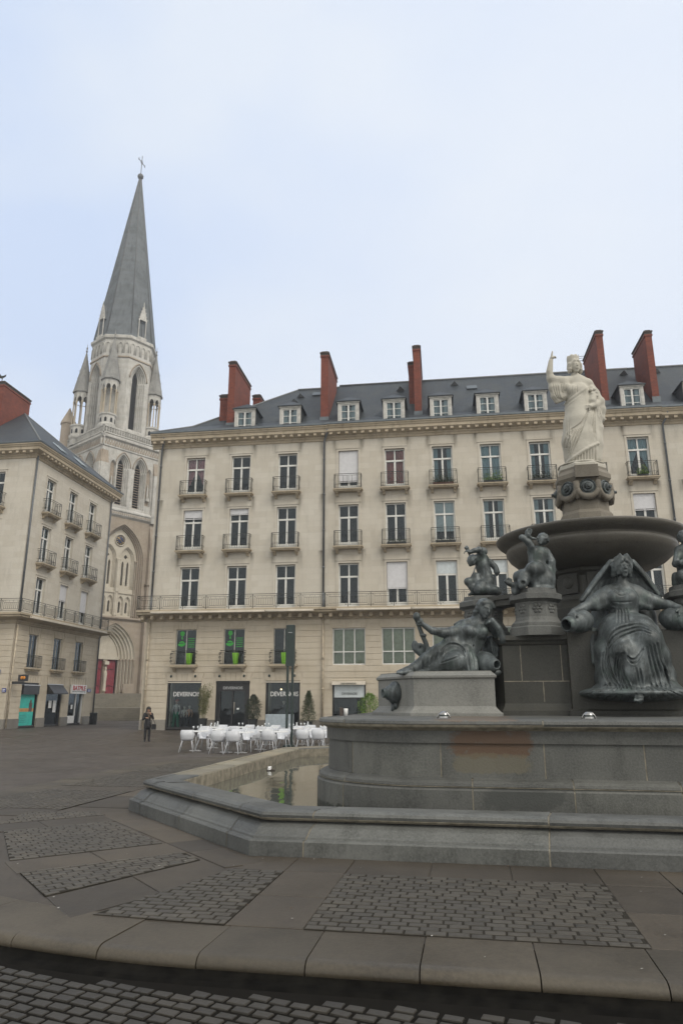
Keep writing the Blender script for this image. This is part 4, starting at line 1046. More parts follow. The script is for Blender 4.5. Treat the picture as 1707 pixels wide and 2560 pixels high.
for k, (M_, w_, h_, lb_) in enumerate(((M_FACE@Matrix.Translation((-9.62,-.45,3.55)), .5, .3, 'blue street name plate on the front wall at the far left edge'),
        (M_FACE@Matrix.Translation((-8.95,-.45,2.42)), .26, .25, 'small violet blue plate left of the turquoise poster'),
        (M_FACE@SIDE@Matrix.Translation((10.6,-.03,2.58)), .55, .24, 'small blue plate right of the white signboard'))):
    t = thing('street_sign', lb_, 'sign', M=M_)
    m = MB(); m.bbox(-w_/2,w_/2,-.03,.0,-h_/2,h_/2,.005); m.build('plate', BLUES, t)
    m = MB()
    for q in (0, 1): m.box(-w_*.36, w_*.36*(1-.2*q), -.036, -.0305, .02-q*.09, .06-q*.09)
    m.build('lettering', WHITEP, t)

# ================================================================== church (x along the portal front, y into the tower)
def gothic(cx, zs, hw, rise, n=9):
    """right and left springing at height zs, pointed top at zs+rise; ccw seen from the front, starting bottom right"""
    rise = max(rise, hw*1.02); Rr = (hw*hw+rise*rise)/(2*hw); out = []
    for side in (1, -1):
        c = cx+side*(hw-Rr); a1 = math.atan2(rise, (cx-c)*side)
        seq = [a1*k/n for k in range(n+1)]
        pts = [(c+side*Rr*math.cos(a), zs+Rr*math.sin(a)) for a in seq]
        if side == 1: out += pts
        else: out += pts[::-1][1:]
    return out
def arch_outline(cx, z0, zs, hw, rise, n=9): return [(cx+hw, z0)]+gothic(cx, zs, hw, rise, n)+[(cx-hw, z0)]
def face_holes(mb, outer, holes, y, m=0):
    loops = [[Vector((x, z, 0)) for x, z in outer]]+[[Vector((x, z, 0)) for x, z in h] for h in holes]
    flat = [p for l in loops for p in l]
    for t in tessellate_polygon(loops):
        a, b_, c = (flat[i] for i in t)
        if (b_-a).cross(c-a).z < 0: b_, c = c, b_
        mb.add([(a.x,y,a.y),(b_.x,y,b_.y),(c.x,y,c.y)], [(0,1,2)], m)
def reveal(mb, outline, y0, y1, m=0):
    n = len(outline); v = [(x,y0,z) for x,z in outline]+[(x,y1,z) for x,z in outline]
    mb.add(v, [(i,n+i,n+(i+1)%n,(i+1)%n) for i in range(n)], m)
def arch_orders(mb, cx, z0, zs, hw, rise, y=0, orders=3, dw=.18, dy=.22, m=0, mback=None, roll=.05, mroll=None):
    """stepped mouldings of a pointed opening; returns (y of the back, inner half width, inner rise)"""
    cur = arch_outline(cx, z0, zs, hw, rise)
    for k in range(orders):
        reveal(mb, cur, y, y+dy, m); y += dy
        if roll: mb.tube([(x, y-.02, z) for x, z in cur], roll, 5, m if mroll is None else mroll)
        hw -= dw; rise -= dw*.95
        nxt = arch_outline(cx, z0, zs, hw, rise); n = len(cur)
        mb.add([(x,y,z) for x,z in cur]+[(x,y,z) for x,z in nxt], [(i,i+1,n+i+1,n+i) for i in range(n-1)], m)
        cur = nxt
    reveal(mb, cur, y, y+dy, m); y += dy
    if mback is not None: face_holes(mb, cur, [], y, mback)
    return y, hw, rise, cur
CHT = thing('church', 'pale gothic church with tall grey stone spire, clock and red doors at the street end', 'church', M=M_CH)
WT = 8.6
m = MB()
# lower stage: wall with the big blind arch and the portal arch
big = arch_outline(4.15, 11.95, 19.2, 3.15, 4.75); por = arch_outline(4.05, 2.6, 6.9, 3.05, 4.35)
face_holes(m, [(-2.5,-.2),(9.6,-.2),(9.6,24.75),(-2.5,24.75)], [big, por], 0, 1)
yb, hw_, rs_, cur = arch_orders(m, 4.15, 11.95, 19.2, 3.15, 4.75, 0, 3, .16, .2, 1, None, .06)
sub = [(2.72, 17.), (5.38, 17.)]
holes = [arch_outline(cx, 15.75, 19.55, 1.08, 1.7) for cx, _ in sub]
lows = [arch_outline(x, 12.35, 14.05, .46, .75) for x in (2.35,3.4,4.9,5.9)]
face_holes(m, cur, holes+lows, yb, 2)
for cx, _ in sub:
    y2, h2, r2, c2_ = arch_orders(m, cx, 15.75, 19.55, 1.08, 1.7, yb, 2, .12, .12, 2, None, .045)
    sl = [arch_outline(cx+sx*.36, 16.2, 18.95, .15, .4) for sx in (-1, 1)]+[[(cx,19.62),(cx+.27,19.95),(cx,20.3),(cx-.27,19.95)]]
    face_holes(m, c2_, sl, y2, 2)
    for q in sl: reveal(m, q, y2, y2+.3, 2); face_holes(m, q, [], y2+.3, 3)
for x in (2.35,3.4,4.9,5.9):
    y2, h2, r2, c2_ = arch_orders(m, x, 12.35, 14.05, .46, .75, yb, 1, .1, .12, 2, None, .035)
    sl = arch_outline(x, 12.7, 13.85, .15, .3); face_holes(m, c2_, [sl], y2, 2); reveal(m, sl, y2, y2+.25, 2); face_holes(m, sl, [], y2+.25, 3)
m.box(1.4, 6.9, yb-.12, yb, 15.1, 15.3, 2); m.box(4.0, 4.3, yb-.15, yb, 12.0, 15.1, 2); m.box(3.98,4.32,yb-.2,yb,15.3,19.4,2)
for x in (1.35,1.62,3.9,4.12,4.34,6.55,6.8,7.02): m.lathe([(.075,12.2),(.06,12.4),(.06,19.1),(.11,19.4),(.12,19.55)], 8, (x, yb-.14), 2 if 3 < x < 5 else 1)
m.prism_x([(0,11.55),(-.32,11.8),(-.32,11.95),(0,12.05)], -2.5, 9.6, 1)
# portal
yp, hp, rp_, cp = arch_orders(m, 4.05, 2.6, 6.9, 3.05, 4.35, 0, 5, .3, .26, 4, None, .09)
face_holes(m, [(4.05+hp,7.25)]+gothic(4.05, 7.25, hp, 2.6)+[(4.05-hp,7.25)], [], yp-.1, 4)
m.box(4.05-hp-.05, 4.05+hp+.05, yp-.35, yp-.1, 6.85, 7.25, 4)
m.box(3.55, 4.1, yp-.3, yp+.1, 2.6, 6.85, 1)
for k in range(5):
    for sx in (-1, 1):
        x = 4.05+sx*(3.05-.3*k-.1); m.lathe([(.12,2.7),(.09,3.0),(.09,6.5),(.15,6.85),(.16,6.95)], 8, (x, .26*k+.1), 1)
m.box(5.65, 7.15, -.15, 0, 2.6, 3.9, 1)
# frieze, belfry stage, cornice, balustrade
m.prism_x([(0,24.7),(-.3,24.95),(-.3,25.35),(-.42,25.45),(-.42,25.6),(0,25.95)], -.4, 9.0, 0)
for k in range(30): m.box(-.3+.31*k, -.12+.31*k, -.36, -.29, 25.02, 25.28, 1)
def belfry(mb):
    lan = [arch_outline(3.15, 26.3, 31.6, .95, 1.65), arch_outline(5.75, 26.3, 31.6, .95, 1.65), arch_outline(1.72, 27., 31.4, .42, .8), arch_outline(7.2, 27., 31.4, .42, .8)]
    face_holes(mb, [(0,24.7),(8.6,24.7),(8.6,34),(0,34)], lan, 0, 0)
    for cx in (3.15, 5.75):
        y2, h2, r2, c2_ = arch_orders(mb, cx, 26.3, 31.6, .95, 1.65, 0, 3, .17, .2, 0, 3, .06)
        for k in range(17): mb.box(cx-h2, cx+h2, y2-.22, y2-.02, 26.5+.34*k, 26.56+.34*k, 1)
        for sx in (-1, 1):
            for q in range(3): mb.lathe([(.09,26.3),(.06,26.6),(.06,31.2),(.11,31.5)], 7, (cx+sx*(.95-.17*q-.04), .2*q+.1), 0)
        mb.tube([(x, -.05, z) for x, z in gothic(cx, 31.6, 1.12, 1.95)], .08, 5, 1)
    for cx in (1.72, 7.2):
        y2, h2, r2, c2_ = arch_orders(mb, cx, 27., 31.4, .42, .8, 0, 1, .1, .15, 0, 1, .05)
        mb.lathe([(.16,28.1),(.12,28.3),(.14,29.),(.10,29.6),(.07,29.7),(.09,29.85),(.05,30.)], 8, (cx, y2-.15), 0)
        mb.prism_y([(cx-.25,27.7),(cx+.25,27.7),(cx+.2,28.1),(cx-.2,28.1)], -.1, y2, 0)
    for x0 in (-.25, 7.75):
        mb.box(x0, x0+1.1, -.42, 0, 24.7, 31.4, 0); mb.prism_x([(0,31.4),(-.42,31.4),(-.02,33.2),(0,33.2)], x0, x0+1.1, 1)
    mb.prism_x([(0,33.7),(-.12,33.8),(-.12,34.75),(-.4,34.95),(-.4,35.2),(-.12,35.45),(0,35.45)], -.4, 9.0, 0)
    for k in range(24): mb.box(-.25+.38*k, .0+.38*k, -.17, -.11, 34.0, 34.35, 1); mb.box(-.06+.38*k, .12+.38*k, -.17, -.11, 34.38, 34.7, 1)
    mb.box(-.3, 8.9, -.3, -.14, 35.45, 35.6, 0); mb.box(-.3, 8.9, -.3, -.14, 36.3, 36.5, 0)
    for k in range(25):
        x = -.2+.37*k; mb.box(x-.06, x+.06, -.27, -.17, 35.6, 36.3, 0); mb.tube([(x+.185+.1*math.cos(a), -.22, 35.95+.16*math.sin(a)) for a in [j*math.pi/3 for j in range(7)]], .035, 4, 0)
belfry(m)
m.X = Matrix.Translation((0,8.6,0))@Matrix.Rotation(-math.pi/2,4,'Z'); belfry(m)      # the flank turned to the left
face_holes(m, [(0,-.2),(8.6,-.2),(8.6,24.75),(0,24.75)], [], 0, 1); m.prism_x([(0,24.7),(-.3,24.95),(-.3,25.35),(-.42,25.6),(0,25.95)], -.4, 9.0, 0)
m.X = None
m.quad((8.6,0,0),(8.6,8.6,0),(8.6,8.6,36),(8.6,0,36)); m.quad((8.6,8.6,0),(0,8.6,0),(0,8.6,36),(8.6,8.6,36)); m.quad((0,0,35.46),(8.6,0,35.46),(8.6,8.6,35.46),(0,8.6,35.46))
# clasping buttresses of the lower stage
for x0 in (-.5, 7.75):
    m.box(x0, x0+1.35, -.62, 0, -.2, 11.6, 1); m.box(x0+.08, x0+1.27, -.5, 0, 11.6, 22.5, 1); m.prism_x([(0,22.5),(-.5,22.5),(0,24.6)], x0+.08, x0+1.27, 1)
    m.box(x0-.06, x0+1.41, -.68, 0, 16.4, 16.65, 1)
m.build('tower', [CHST, CHST_D, CHST_P, DARKV, CHST_P], CHT)
# side bodies of the front
m = MB(); m.box(-12, -2.5, .2, 12, -.2, 21, 0); m.box(9.6, 18, .2, 12, -.2, 21, 0)
m.build('nave_front', [CHST_D], CHT)
# doors with trumeau figure, clock, stair
for sx, x0, x1 in ((0, 2.62, 3.5), (1, 4.15, 5.4)):
    d = MB(); d.box(x0, x1, yp-.02, yp+.05, 2.62, 6.85)
    for k in range(1, 6): xx = x0+(x1-x0)*k/6; d.box(xx-.012, xx+.012, yp-.03, yp-.02, 2.65, 6.8)
    for z in (3.6, 5.6): d.tube([(x0+.1,yp-.04,z),((x0+x1)/2,yp-.05,z+.12),(x1-.1,yp-.04,z)], .03, 4, 1)
    d.build('door', [REDDOOR, IRON], CHT)
d = MB(); d.lathe([(.02,.0),(.78,.0),(.78,.14),(.70,.14),(.70,.06),(.0,.06)], 28); 
for i, v in enumerate(d.V): d.V[i] = (4.15+v[0], yb-v[2], 21.95+v[1])
ck = d.build('clock', CHST_P, CHT)
d = MB(); d.lathe([(0,.0),(.62,.0),(.62,.02),(0,.02)], 24)
for i, v in enumerate(d.V): d.V[i] = (4.15+v[0], yb-.08-v[2], 21.95+v[1])
d.build('dial', simple('dark_blue_dial', (.03,.04,.09), .5), ck)
d = MB()
for k in range(12):
    a = k*math.pi/6; d.box(-.03, .03, -.01, .01, .43, .58)
    for j in range(8):
        v = d.V[-8+j]; d.V[-8+j] = (4.15+v[0]*math.cos(a)+v[2]*math.sin(a), yb-.115+v[1], 21.95-v[0]*math.sin(a)+v[2]*math.cos(a))
d.tube([(4.15,yb-.12,21.95),(4.15-.3,yb-.12,22.25)], .035, 4); d.tube([(4.15+.1,yb-.12,21.85),(4.15-.42,yb-.12,22.28)], .03, 4); d.tube([(4.15,yb-.12,21.95),(4.15+.38,yb-.12,21.6)], .03, 4)
d.build('gilt_hands_and_hours', GOLD, ck)
# octagonal drum with tall lancets
OC = Vector((4.35, 4.1, 0)); AP = 4.05
def octagon_face(k): return Matrix.Translation(OC)@Matrix.Rotation(k*math.pi/4, 4, 'Z')@Matrix.Translation((0,-AP,0))
half = AP*math.tan(math.pi/8)
m = MB()
for k in range(8):
    m.X = octagon_face(k); lz = arch_outline(0, 37.0, 44.4, 1.12, 2.1)
    face_holes(m, [(-half,35.4),(half,35.4),(half,50.5),(-half,50.5)], [lz] if k % 2 == 0 else [], 0, 0)
    if k % 2 == 0:
        y2, h2, r2, c2_ = arch_orders(m, 0, 37.0, 44.4, 1.12, 2.1, 0, 4, .17, .2, 0, 3, .06)
        for sx in (-1, 1):
            for q in range(4): m.lathe([(.1,37.),(.065,37.3),(.065,43.8),(.12,44.2)], 7, (sx*(1.12-.17*q-.03), .2*q+.1), 0)
        m.tube([(x,-.06,z) for x, z in gothic(0, 44.4, 1.34, 2.45)], .1, 5, 1)
    m.box(-half-.05, half+.05, -.12, .05, 47.2, 47.4, 1)
    n = 4
    for j in range(n):
        cx = -half+(j+.5)*2*half/n; a = arch_outline(cx, 47.9, 49.0, .3, .5, 5); m.tube([(x,-.05,z) for x, z in a], .07, 4, 0)
    m.prism_x([(0,49.9),(-.25,50.1),(-.25,50.45),(-.1,50.6),(0,50.6)], -half-.1, half+.1, 0)
m.X = None
m.build('belfry_drum', [CHST, CHST_D, CHST_P, DARKV], CHT)
m = MB(); ZS, ZT = 50.55, 80.2
m.lathe([(4.42,ZS),(4.3,ZS+.4),(.16,ZT-.6)], 8, (OC.x,OC.y), 0, False, math.pi/8)
for k in range(8):
    a = math.pi/8+k*math.pi/4; m.tube([(OC.x+4.3*math.cos(a),OC.y+4.3*math.sin(a),ZS+.4),(OC.x+.16*math.cos(a),OC.y+.16*math.sin(a),ZT-.6)], .07, 4, 1)
    b_ = k*math.pi/4; r0 = 4.3*math.cos(math.pi/8)
    if k % 2 == 0: m.tube([(OC.x+(r0+.01)*math.cos(b_-math.pi/2),OC.y+(r0+.01)*math.sin(b_-math.pi/2),ZS+.4),(OC.x+r0*.45*math.cos(b_-math.pi/2),OC.y+r0*.45*math.sin(b_-math.pi/2),ZS+.4+(ZT-ZS-1)*.55)], .05, 4, 1)
m.lathe([(.16,ZT-.6),(.42,ZT-.35),(.45,ZT),(.3,ZT+.25),(.1,ZT+.35)], 10, (OC.x,OC.y), 1)
sp_ = m.build('spire', [SPIRE, simple('spire_arris', (.13,.135,.14), .8)], CHT)
m = MB(); m.tube([(OC.x,OC.y,ZT+.2),(OC.x,OC.y,ZT+3.7)], .055, 5); d_ = Vector((.9,.45,0)).normalized()*.95
m.tube([Vector((OC.x,OC.y,ZT+2.5))-d_, Vector((OC.x,OC.y,ZT+2.5))+d_], .05, 5)
for s_ in (-1, 1): m.tube([Vector((OC.x,OC.y,ZT+2.5))+d_*s_*.9+Vector((0,0,-.22)), Vector((OC.x,OC.y,ZT+2.5))+d_*s_*.9+Vector((0,0,.22))], .045, 4)
m.tube([Vector((OC.x,OC.y,ZT+2.5))+Vector((.3*math.cos(a)*d_.x/.95,.3*math.cos(a)*d_.y/.95,.3*math.sin(a))) for a in [j*math.pi/6 for j in range(13)]], .035, 4)
m.build('cross', simple('cross_iron', (.12,.12,.12), .6), sp_)
def lucarne(k):
    l = MB(); l.X = octagon_face(k)
    for sx in (-.55, .55): l.lathe([(.12,50.9),(.08,51.1),(.08,53.4),(.13,53.7)], 7, (sx,.05), 0)
    l.box(-.7,.7,-.15,.5,50.6,50.95,0); l.box(-.42,.42,.45,.6,50.9,54,1)
    l.prism_y([(-.6,53.6),(.6,53.6),(0,56.0)], -.05, .2, 0); l.prism_y([(-.55,53.6),(.55,53.6),(0,55.8)], .2, 1.2, 2)
    l.tube([(0,.05,55.8),(0,.05,56.5)], [.08,.03], 5, 0)
    for q in range(4):
        for sx in (-1, 1): l.tube([(sx*(.6-.14*q-.04),.0,53.8+.52*q),(sx*(.74-.14*q),-.03,53.92+.52*q)], .05, 4, 0)
    l.X = None; return l.build('lucarne', [CHST, DARKV, SPIRE], sp_)
for k in (0, 2, 4, 6): lucarne(k)
PINN = wallstone('pinnacle_stone', (.30,.30,.29), (.17,.17,.165), joint=(.6,.4), jdark=.85, streak=.8, patch=.8)
def pinnacle(x, y):
    p = MB(); n = 8; ph = math.pi/8; c = (x, y)
    p.lathe([(1.02,35.4),(1.02,36.2),(1.2,36.5),(1.2,36.8),(1.05,37.),(1.05,38.),(1.18,38.15),(1.18,38.35),(.9,38.4)], n, c, 0, False, ph)
    for k in range(n):
        a = ph+k*2*math.pi/n; p.lathe([(.13,38.3),(.085,38.5),(.085,41.4),(.15,41.75),(.15,41.85)], 7, (x+.98*math.cos(a), y+.98*math.sin(a)), 1)
        p.X = Matrix.Translation((x,y,0))@Matrix.Rotation(k*math.pi/4,4,'Z')@Matrix.Translation((0,-1.0,0)); hw = .42
        o_ = arch_outline(0, 41.8, 42.0, .3, .55, 5)
        face_holes(p, [(-hw,41.8),(-.3,41.8)]+o_[::-1][1:-1]+[(.3,41.8),(hw,41.8),(hw,43.2),(-hw,43.2)], [], 0, 0); reveal(p, o_, 0, .2, 0)
        o2 = arch_outline(0, 37.1, 37.5, .16, .25, 4); face_holes(p, o2, [], .02, 3); p.X = None
    p.lathe([(.45,38.3),(.42,41.9)], 6, c, 0, False) if False else None
    p.lathe([(.98,43.2),(1.3,43.2),(1.3,43.4),(1.22,43.55),(.07,49.6),(.16,49.8),(.05,50.0),(.12,50.3),(.03,50.5),(.03,50.9)], n, c, 2, False, ph)
    p.lathe([(.75,43.19),(.98,43.2)], n, c, 0, False, ph, False); p.quad((x-.7,y-.7,43.19),(x+.7,y-.7,43.19),(x+.7,y+.7,43.19),(x-.7,y+.7,43.19))
    for k in range(8):
        a = ph+k*math.pi/4
        for q in (.12,.3,.5): r_ = 1.05*(1-q); p.tube([(x+r_*math.cos(a),y+r_*math.sin(a),43.55+6.0*q),(x+(r_+.16)*math.cos(a),y+(r_+.16)*math.sin(a),43.7+6.0*q)], [.06,.09], 4, 2)
    return p.build('pinnacle', [CHST, simple('ochre_colonnette', (.42,.36,.27), .8), PINN, DARKV], CHT)
for x, y in ((.78,.85),(7.5,.85),(.45,7.5),(7.5,7.5)): pinnacle(x, y)
m = MB(); m.lathe([(.95,20),(.95,39.0),(1.08,39.05),(1.08,39.25),(.05,41.6)], 8, (.0,9.7), 0, False); m.build('stair_turret', [CHST_D], CHT)
# broad church steps in the street between the houses
m = MB(); nrow = 8
for k in range(nrow): m.box(-32, -3, 21.5+.36*k, 30., .02+.142*k-.2, .02+.142*(k+1))
m.box(-32, -3, 24.7, 33, .5, 1.2)
for k in range(10): m.box(-32, -3, 30+.36*k, 35, 1.1, 1.2+.145*(k+1))
st = m.build('church_steps', STEPM, M=M_FACE); tag(st, 'broad worn stone steps climbing to the red church doors', 'steps')
m = MB(); m.tube([(-14.6,34.2,2.6),(-14.6,34.2,3.7)], .04, 5); m.tube([(-14.6,34.2,3.65),(-11.,34.2,3.65)], .04, 5)
hr = m.build('handrail', IRON, M=M_FACE); tag(hr, 'thin iron handrail on the church steps before the portal', 'handrail')
tf = thing('trumeau_statue', 'pale carved standing figure between the two red church doors', 'statue', M=M_CH@Matrix.Translation((3.83, yp-.45, 3.0)))
m = MB(); m.lathe([(.26,0),(.24,.15),(.2,.3),(.22,.5),(.19,1.2),(.24,1.7),(.26,2.1),(.18,2.4),(.09,2.5),(.13,2.62),(.13,2.8),(.05,2.95)], 10, (0,0), 0, True, 0, True, 1, .75); m.box(-.3,.3,-.25,.3,3.2,3.6); m.build('figure', CHST_P, tf)

# ================================================================== fountain (x along its front, -y towards the camera)
FT = thing('fountain', 'large grey granite fountain with octagonal pool, stepped middle block and wide bowl', 'fountain', M=M_FTN)
octo = [(-4.54,-6.38),(4.54,-6.38),(7.12,-3.75),(7.12,4.0),(4.54,6.6),(-4.54,6.6),(-7.12,4.0),(-7.12,-3.75)]
OPROF = [(0,.1),(0,.335),(-.012,.35),(-.05,.355),(-.055,.372),(-.075,.385),(-.095,.41),(-.13,.445),(-.19,.472),(-.24,.485),(-.262,.50),(-.20,.508),(-.168,.53),(-.16,.555),(-.175,.58),(-.215,.598),(-.30,.603),(-.31,.59),(-.36,.588),(-.62,.585),(-.64,.57),(-.64,.15)]
def block_ring(mb, loop, prof, joints, closed=True, mats=(0,), gap=.0075, mort=1, jitter=.003):
    """a moulded ring laid in separate stones: the profile swept between joint positions with mortar in the gaps"""
    n = len(loop); P = [Vector(p) for p in loop]
    stations = []          # (edge index, fraction)
    outl = {d: offset(loop, d) for d in {q[0] for q in prof}}
    def pt(i, t, d): a, b_ = Vector(outl[d][i % n]), Vector(outl[d][(i+1) % n]); return a.lerp(b_, t)
    cuts = sorted((i, t) for i, ts in joints.items() for t in ts)
    for k in range(len(cuts)):
        a, b_ = cuts[k], cuts[(k+1) % len(cuts)]
        path = [a]; i = a[0]
        while True:
            if (i % n, ) == (b_[0], ) and (i % n, 1) and not (i == a[0] and b_[1] <= a[1] and len(path) == 1): path.append((i, b_[1])); break
            i += 1; path.append((i, 0.0))
            if i > a[0]+n+1: break
        vs = []; m_ = len(prof); dz = random.uniform(-jitter, jitter); dd = random.uniform(-jitter, jitter)
        L0 = max(.05, (P[(a[0]+1) % n]-P[a[0]]).length); L1 = max(.05, (P[(b_[0]+1) % n]-P[b_[0]]).length)
        path[0] = (a[0], a[1]+gap/L0); path[-1] = (path[-1][0], path[-1][1]-gap/L1)
        for (i, t) in path:
            for d, z in prof:
                p = pt(i % n, t, d); vs.append((p.x, p.y, z+(dz if z > .2 else 0)))
        mb.add(vs, [(q*m_+j, (q+1)*m_+j, (q+1)*m_+j+1, q*m_+j+1) for q in range(len(path)-1) for j in range(m_-1)], mats[k % len(mats)])
    # mortar sheet just behind the faces
    mb.sweep(loop, [(d-.005, z-(.009 if i >= 1 else 0)) for i, (d, z) in enumerate(prof)], mort)
m = MB()
block_ring(m, octo, OPROF, {0:(.06,.315,.57,.83),1:(.45,),2:(.05,.3,.55,.8),3:(.4,),4:(.1,.4,.7),5:(.4,),6:(.06,.18,.30,.42,.54,.66,.78,.9),7:(.12,.5,.86)}, mats=(0,0,0,0,0,0,0,0,2,0,0), mort=1)
for i in range(len(m.F)):
    if m.M[i] in (0, 2):
        c = [sum(m.V[j][q] for j in m.F[i])/len(m.F[i]) for q in range(3)]
        if c[0] < -5.9 and c[1] > -2.9: m.M[i] = 2
m.build('pool_rim', [GRAN, MORTAR, GRAN_B], FT)
mw = MB(); mw.prism(offset(octo,-.6), .0, .24); mw.build('pool_floor', simple('pool_floor_slime', (.06,.06,.045), .8), FT)
mw = MB(); pl = offset(octo,-.62); mw.add([(x,y,.385) for x, y in pl], [tuple(range(8))]); struct(mw.build('water', WATER, M=M_FTN))
# middle tier
tier = rrect(4.27, 5.0, 1.4, 12)
TPROF = [(.15,.1),(.15,.70),(.135,.715),(.115,.72),(.115,.735),(.13,.745),(.125,.775),(.09,.80),(.03,.815),(.0,.825),(0,1.27),(.012,1.28),(.025,1.30),(.03,1.345),(.07,1.365),(.10,1.375),(.125,1.39),(.14,1.415),(.13,1.445),(.10,1.46),(.02,1.463)]
def ring_rows(mb, loop, rows):
    for prof, xs in rows:
        js = {}
        n = len(loop); P = [Vector(p) for p in loop]
        for i in range(n):
            a, b_ = P[i], P[(i+1) % n]; Ls = (b_-a).length
            if Ls > 2:
                if abs(a.y-b_.y) < .01: ts = [(x-a.x)/(b_.x-a.x) for x in xs]; ts = sorted(t for t in ts if .005 < t < .995)
                else: k = 6; ts = [(q+.5)/k for q in range(k)]
                js[i] = tuple(ts)
            elif i % 13 == 6: js[i] = (.5,)
        block_ring(mb, loop, prof, js, mats=(0,), jitter=.0015)
m = MB()
ring_rows(m, tier, [(TPROF[:10], (-3.35,-2.35,-1.26,-.16,.95,2.1,3.1)), (TPROF[9:13], (-2.70,-1.54,-.47,.6,1.7,2.8)), (TPROF[12:], (-3.3,-1.54,.1,1.7,3.2))])
m.prism(offset(tier, .03), 1.2, 1.4585, 0)
m.build('middle_tier', [GRAN2, MORTAR], FT)
# pier: lower block, string course, attic with niche
pier = [(-1.80,-1.9),(1.80,-1.9),(2.35,-.7),(2.35,1.9),(-2.35,1.9),(-2.35,-.7)]
m = MB()
m.sweep(pier, [(.08,1.45),(.08,1.53),(.05,1.56),(.02,1.60),(0,1.64),(0,2.54),(.03,2.55),(.05,2.59),(.09,2.62),(.09,2.68),(.02,2.70),(-.6,2.705)], 0); m.prism(offset(pier,-.5), 1.5, 2.703, 0)
for x in (-1.52,-.9): m.box(x-.006, x+.006, -1.903, -1.89, 1.98, 2.54, 1)
for x in (-1.2,-.55): m.box(x-.006, x+.006, -1.903, -1.89, 1.66, 1.98, 1)
m.box(-1.8, 1.8, -1.9035, -1.89, 1.972, 1.984, 1)
# stem under the bowl: stepped octagonal shaft with panels
ph = math.pi/8
m.lathe([(1.25,2.8),(1.25,2.95),(1.12,3.0),(1.12,3.25),(1.0,3.32),(.82,3.4),(.72,3.46),(.72,3.86),(.76,3.9),(.82,3.94),(.82,4.02),(.7,4.1)], 8, (0,0), 0, False, ph)
for k in range(8):
    m.X = Matrix.Rotation(k*math.pi/4, 4, 'Z'); m.box(-.2,.2,-.715,-.6,3.55,3.95,0); m.lathe([(.001,-.73),(.1,-.73),(.12,-.71),(.12,-.6)], 10); 
    nv = 40
    for i in range(len(m.V)-nv, len(m.V)):
        v = m.X.inverted()@Vector(m.V[i]); m.V[i] = tuple(m.X@Vector((v.x, v.z, v.y+3.75)))
    m.X = None
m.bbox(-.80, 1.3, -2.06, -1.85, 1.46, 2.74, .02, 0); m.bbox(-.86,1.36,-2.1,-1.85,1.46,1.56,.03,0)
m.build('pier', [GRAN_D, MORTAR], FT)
# octagonal pedestals carrying the child figures, joined by a lintel over an open gap
def ped(x, y, s=1.):
    p = MB(); c = (x, y)
    p.lathe([(.46*s,2.68),(.46*s,2.81),(.43*s,2.83),(.43*s,2.88),(.38*s,2.92),(.35*s,2.98),(.34*s,3.18)], 8, c, 0, False, ph)
    p.lathe([(.35*s,3.18),(.35*s,3.22),(.40*s,3.245),(.44*s,3.26),(.44*s,3.34),(.36*s,3.375),(.35*s,3.44),(.0,3.445)], 8, c, 0, False, ph)
    for k in range(8):
        a = k*math.pi/4; cx, cy = x+.325*s*math.cos(a), y+.325*s*math.sin(a); ux, uy = -math.sin(a), math.cos(a)
        for q in range(7):
            b_ = q*math.pi/3; rr = .055 if q < 6 else 0
            p.lathe([(.036,-.012),(.026,.006),(0,.010)], 6)
            for i in range(len(p.V)-18, len(p.V)):
                vx, vy, vz = p.V[i]; du = vx+rr*math.cos(b_); dv = vy+rr*math.sin(b_)
                p.V[i] = (cx+ux*du+math.cos(a)*vz, cy+uy*du+math.sin(a)*vz, 3.11+dv)
    return p.build('pedestal', GRAN, FT)
PED2, PED1, PED3 = (-1.22,-1.75), (-2.05,-1.03), (1.22,-1.75)
for c_ in (PED2, PED3, PED1, (2.05,-1.03)): ped(*c_)
for sx in (-1, 1):
    m = MB(); a, b_ = Vector((sx*1.22,-1.75)), Vector((sx*2.05,-1.03)); d = (b_-a).normalized(); n_ = Vector((-d.y,d.x))*.16
    pg = [tuple(a-n_), tuple(a+n_), tuple(b_+n_), tuple(b_-n_)]
    if sum(pg[i][0]*pg[(i+1)%4][1]-pg[(i+1)%4][0]*pg[i][1] for i in range(4)) < 0: pg = pg[::-1]
    m.prism(pg, 3.235, 3.335); m.prism(offset(pg, .04), 3.335, 3.405); m.build('lintel', GRAN_D, FT)
# plinth of the reclining figure with bronze spout
pp = [(-3.85,-1.6),(-3.18,-2.6),(-1.97,-2.6),(-1.97,-.6),(-3.5,-.6)]
m = MB(); m.sweep(pp, [(.10,1.455),(.10,1.50),(.06,1.53),(.02,1.57),(0,1.60),(0,2.0),(.012,2.01),(.03,2.02),(.03,2.05),(.0,2.075),(-.03,2.10),(-.05,2.12)], 0); m.prism(offset(pp,-.04), 1.5, 2.119, 0)
m.build('side_plinth', GRAN_L, FT)
m = MB(); m.lathe([(.0,-.03),(.17,-.03),(.185,.0),(.175,.04),(.15,.05),(.14,.08),(.11,.10),(.105,.14),(.075,.16),(.07,.22),(.05,.22),(.045,.16),(0,.15)], 20)
m.tube([(0,-.17,.02),(-.01,-.27,.03),(.02,-.3,.02)], [.05,.035,.015], 6); m.tube([(.06,-.16,.02),(.07,-.25,.02)], [.035,.015], 6)
nrm = Vector((-1.0,-.67,0)).normalized(); ux = Vector((0,0,1)).cross(nrm)
for i, v in enumerate(m.V):
    p = Vector((-3.50,-2.12,1.80))+ux*v[0]+Vector((0,0,1))*v[1]+nrm*(v[2]+.02); m.V[i] = tuple(p)
m.build('bronze_spout', BRONZE, FT)
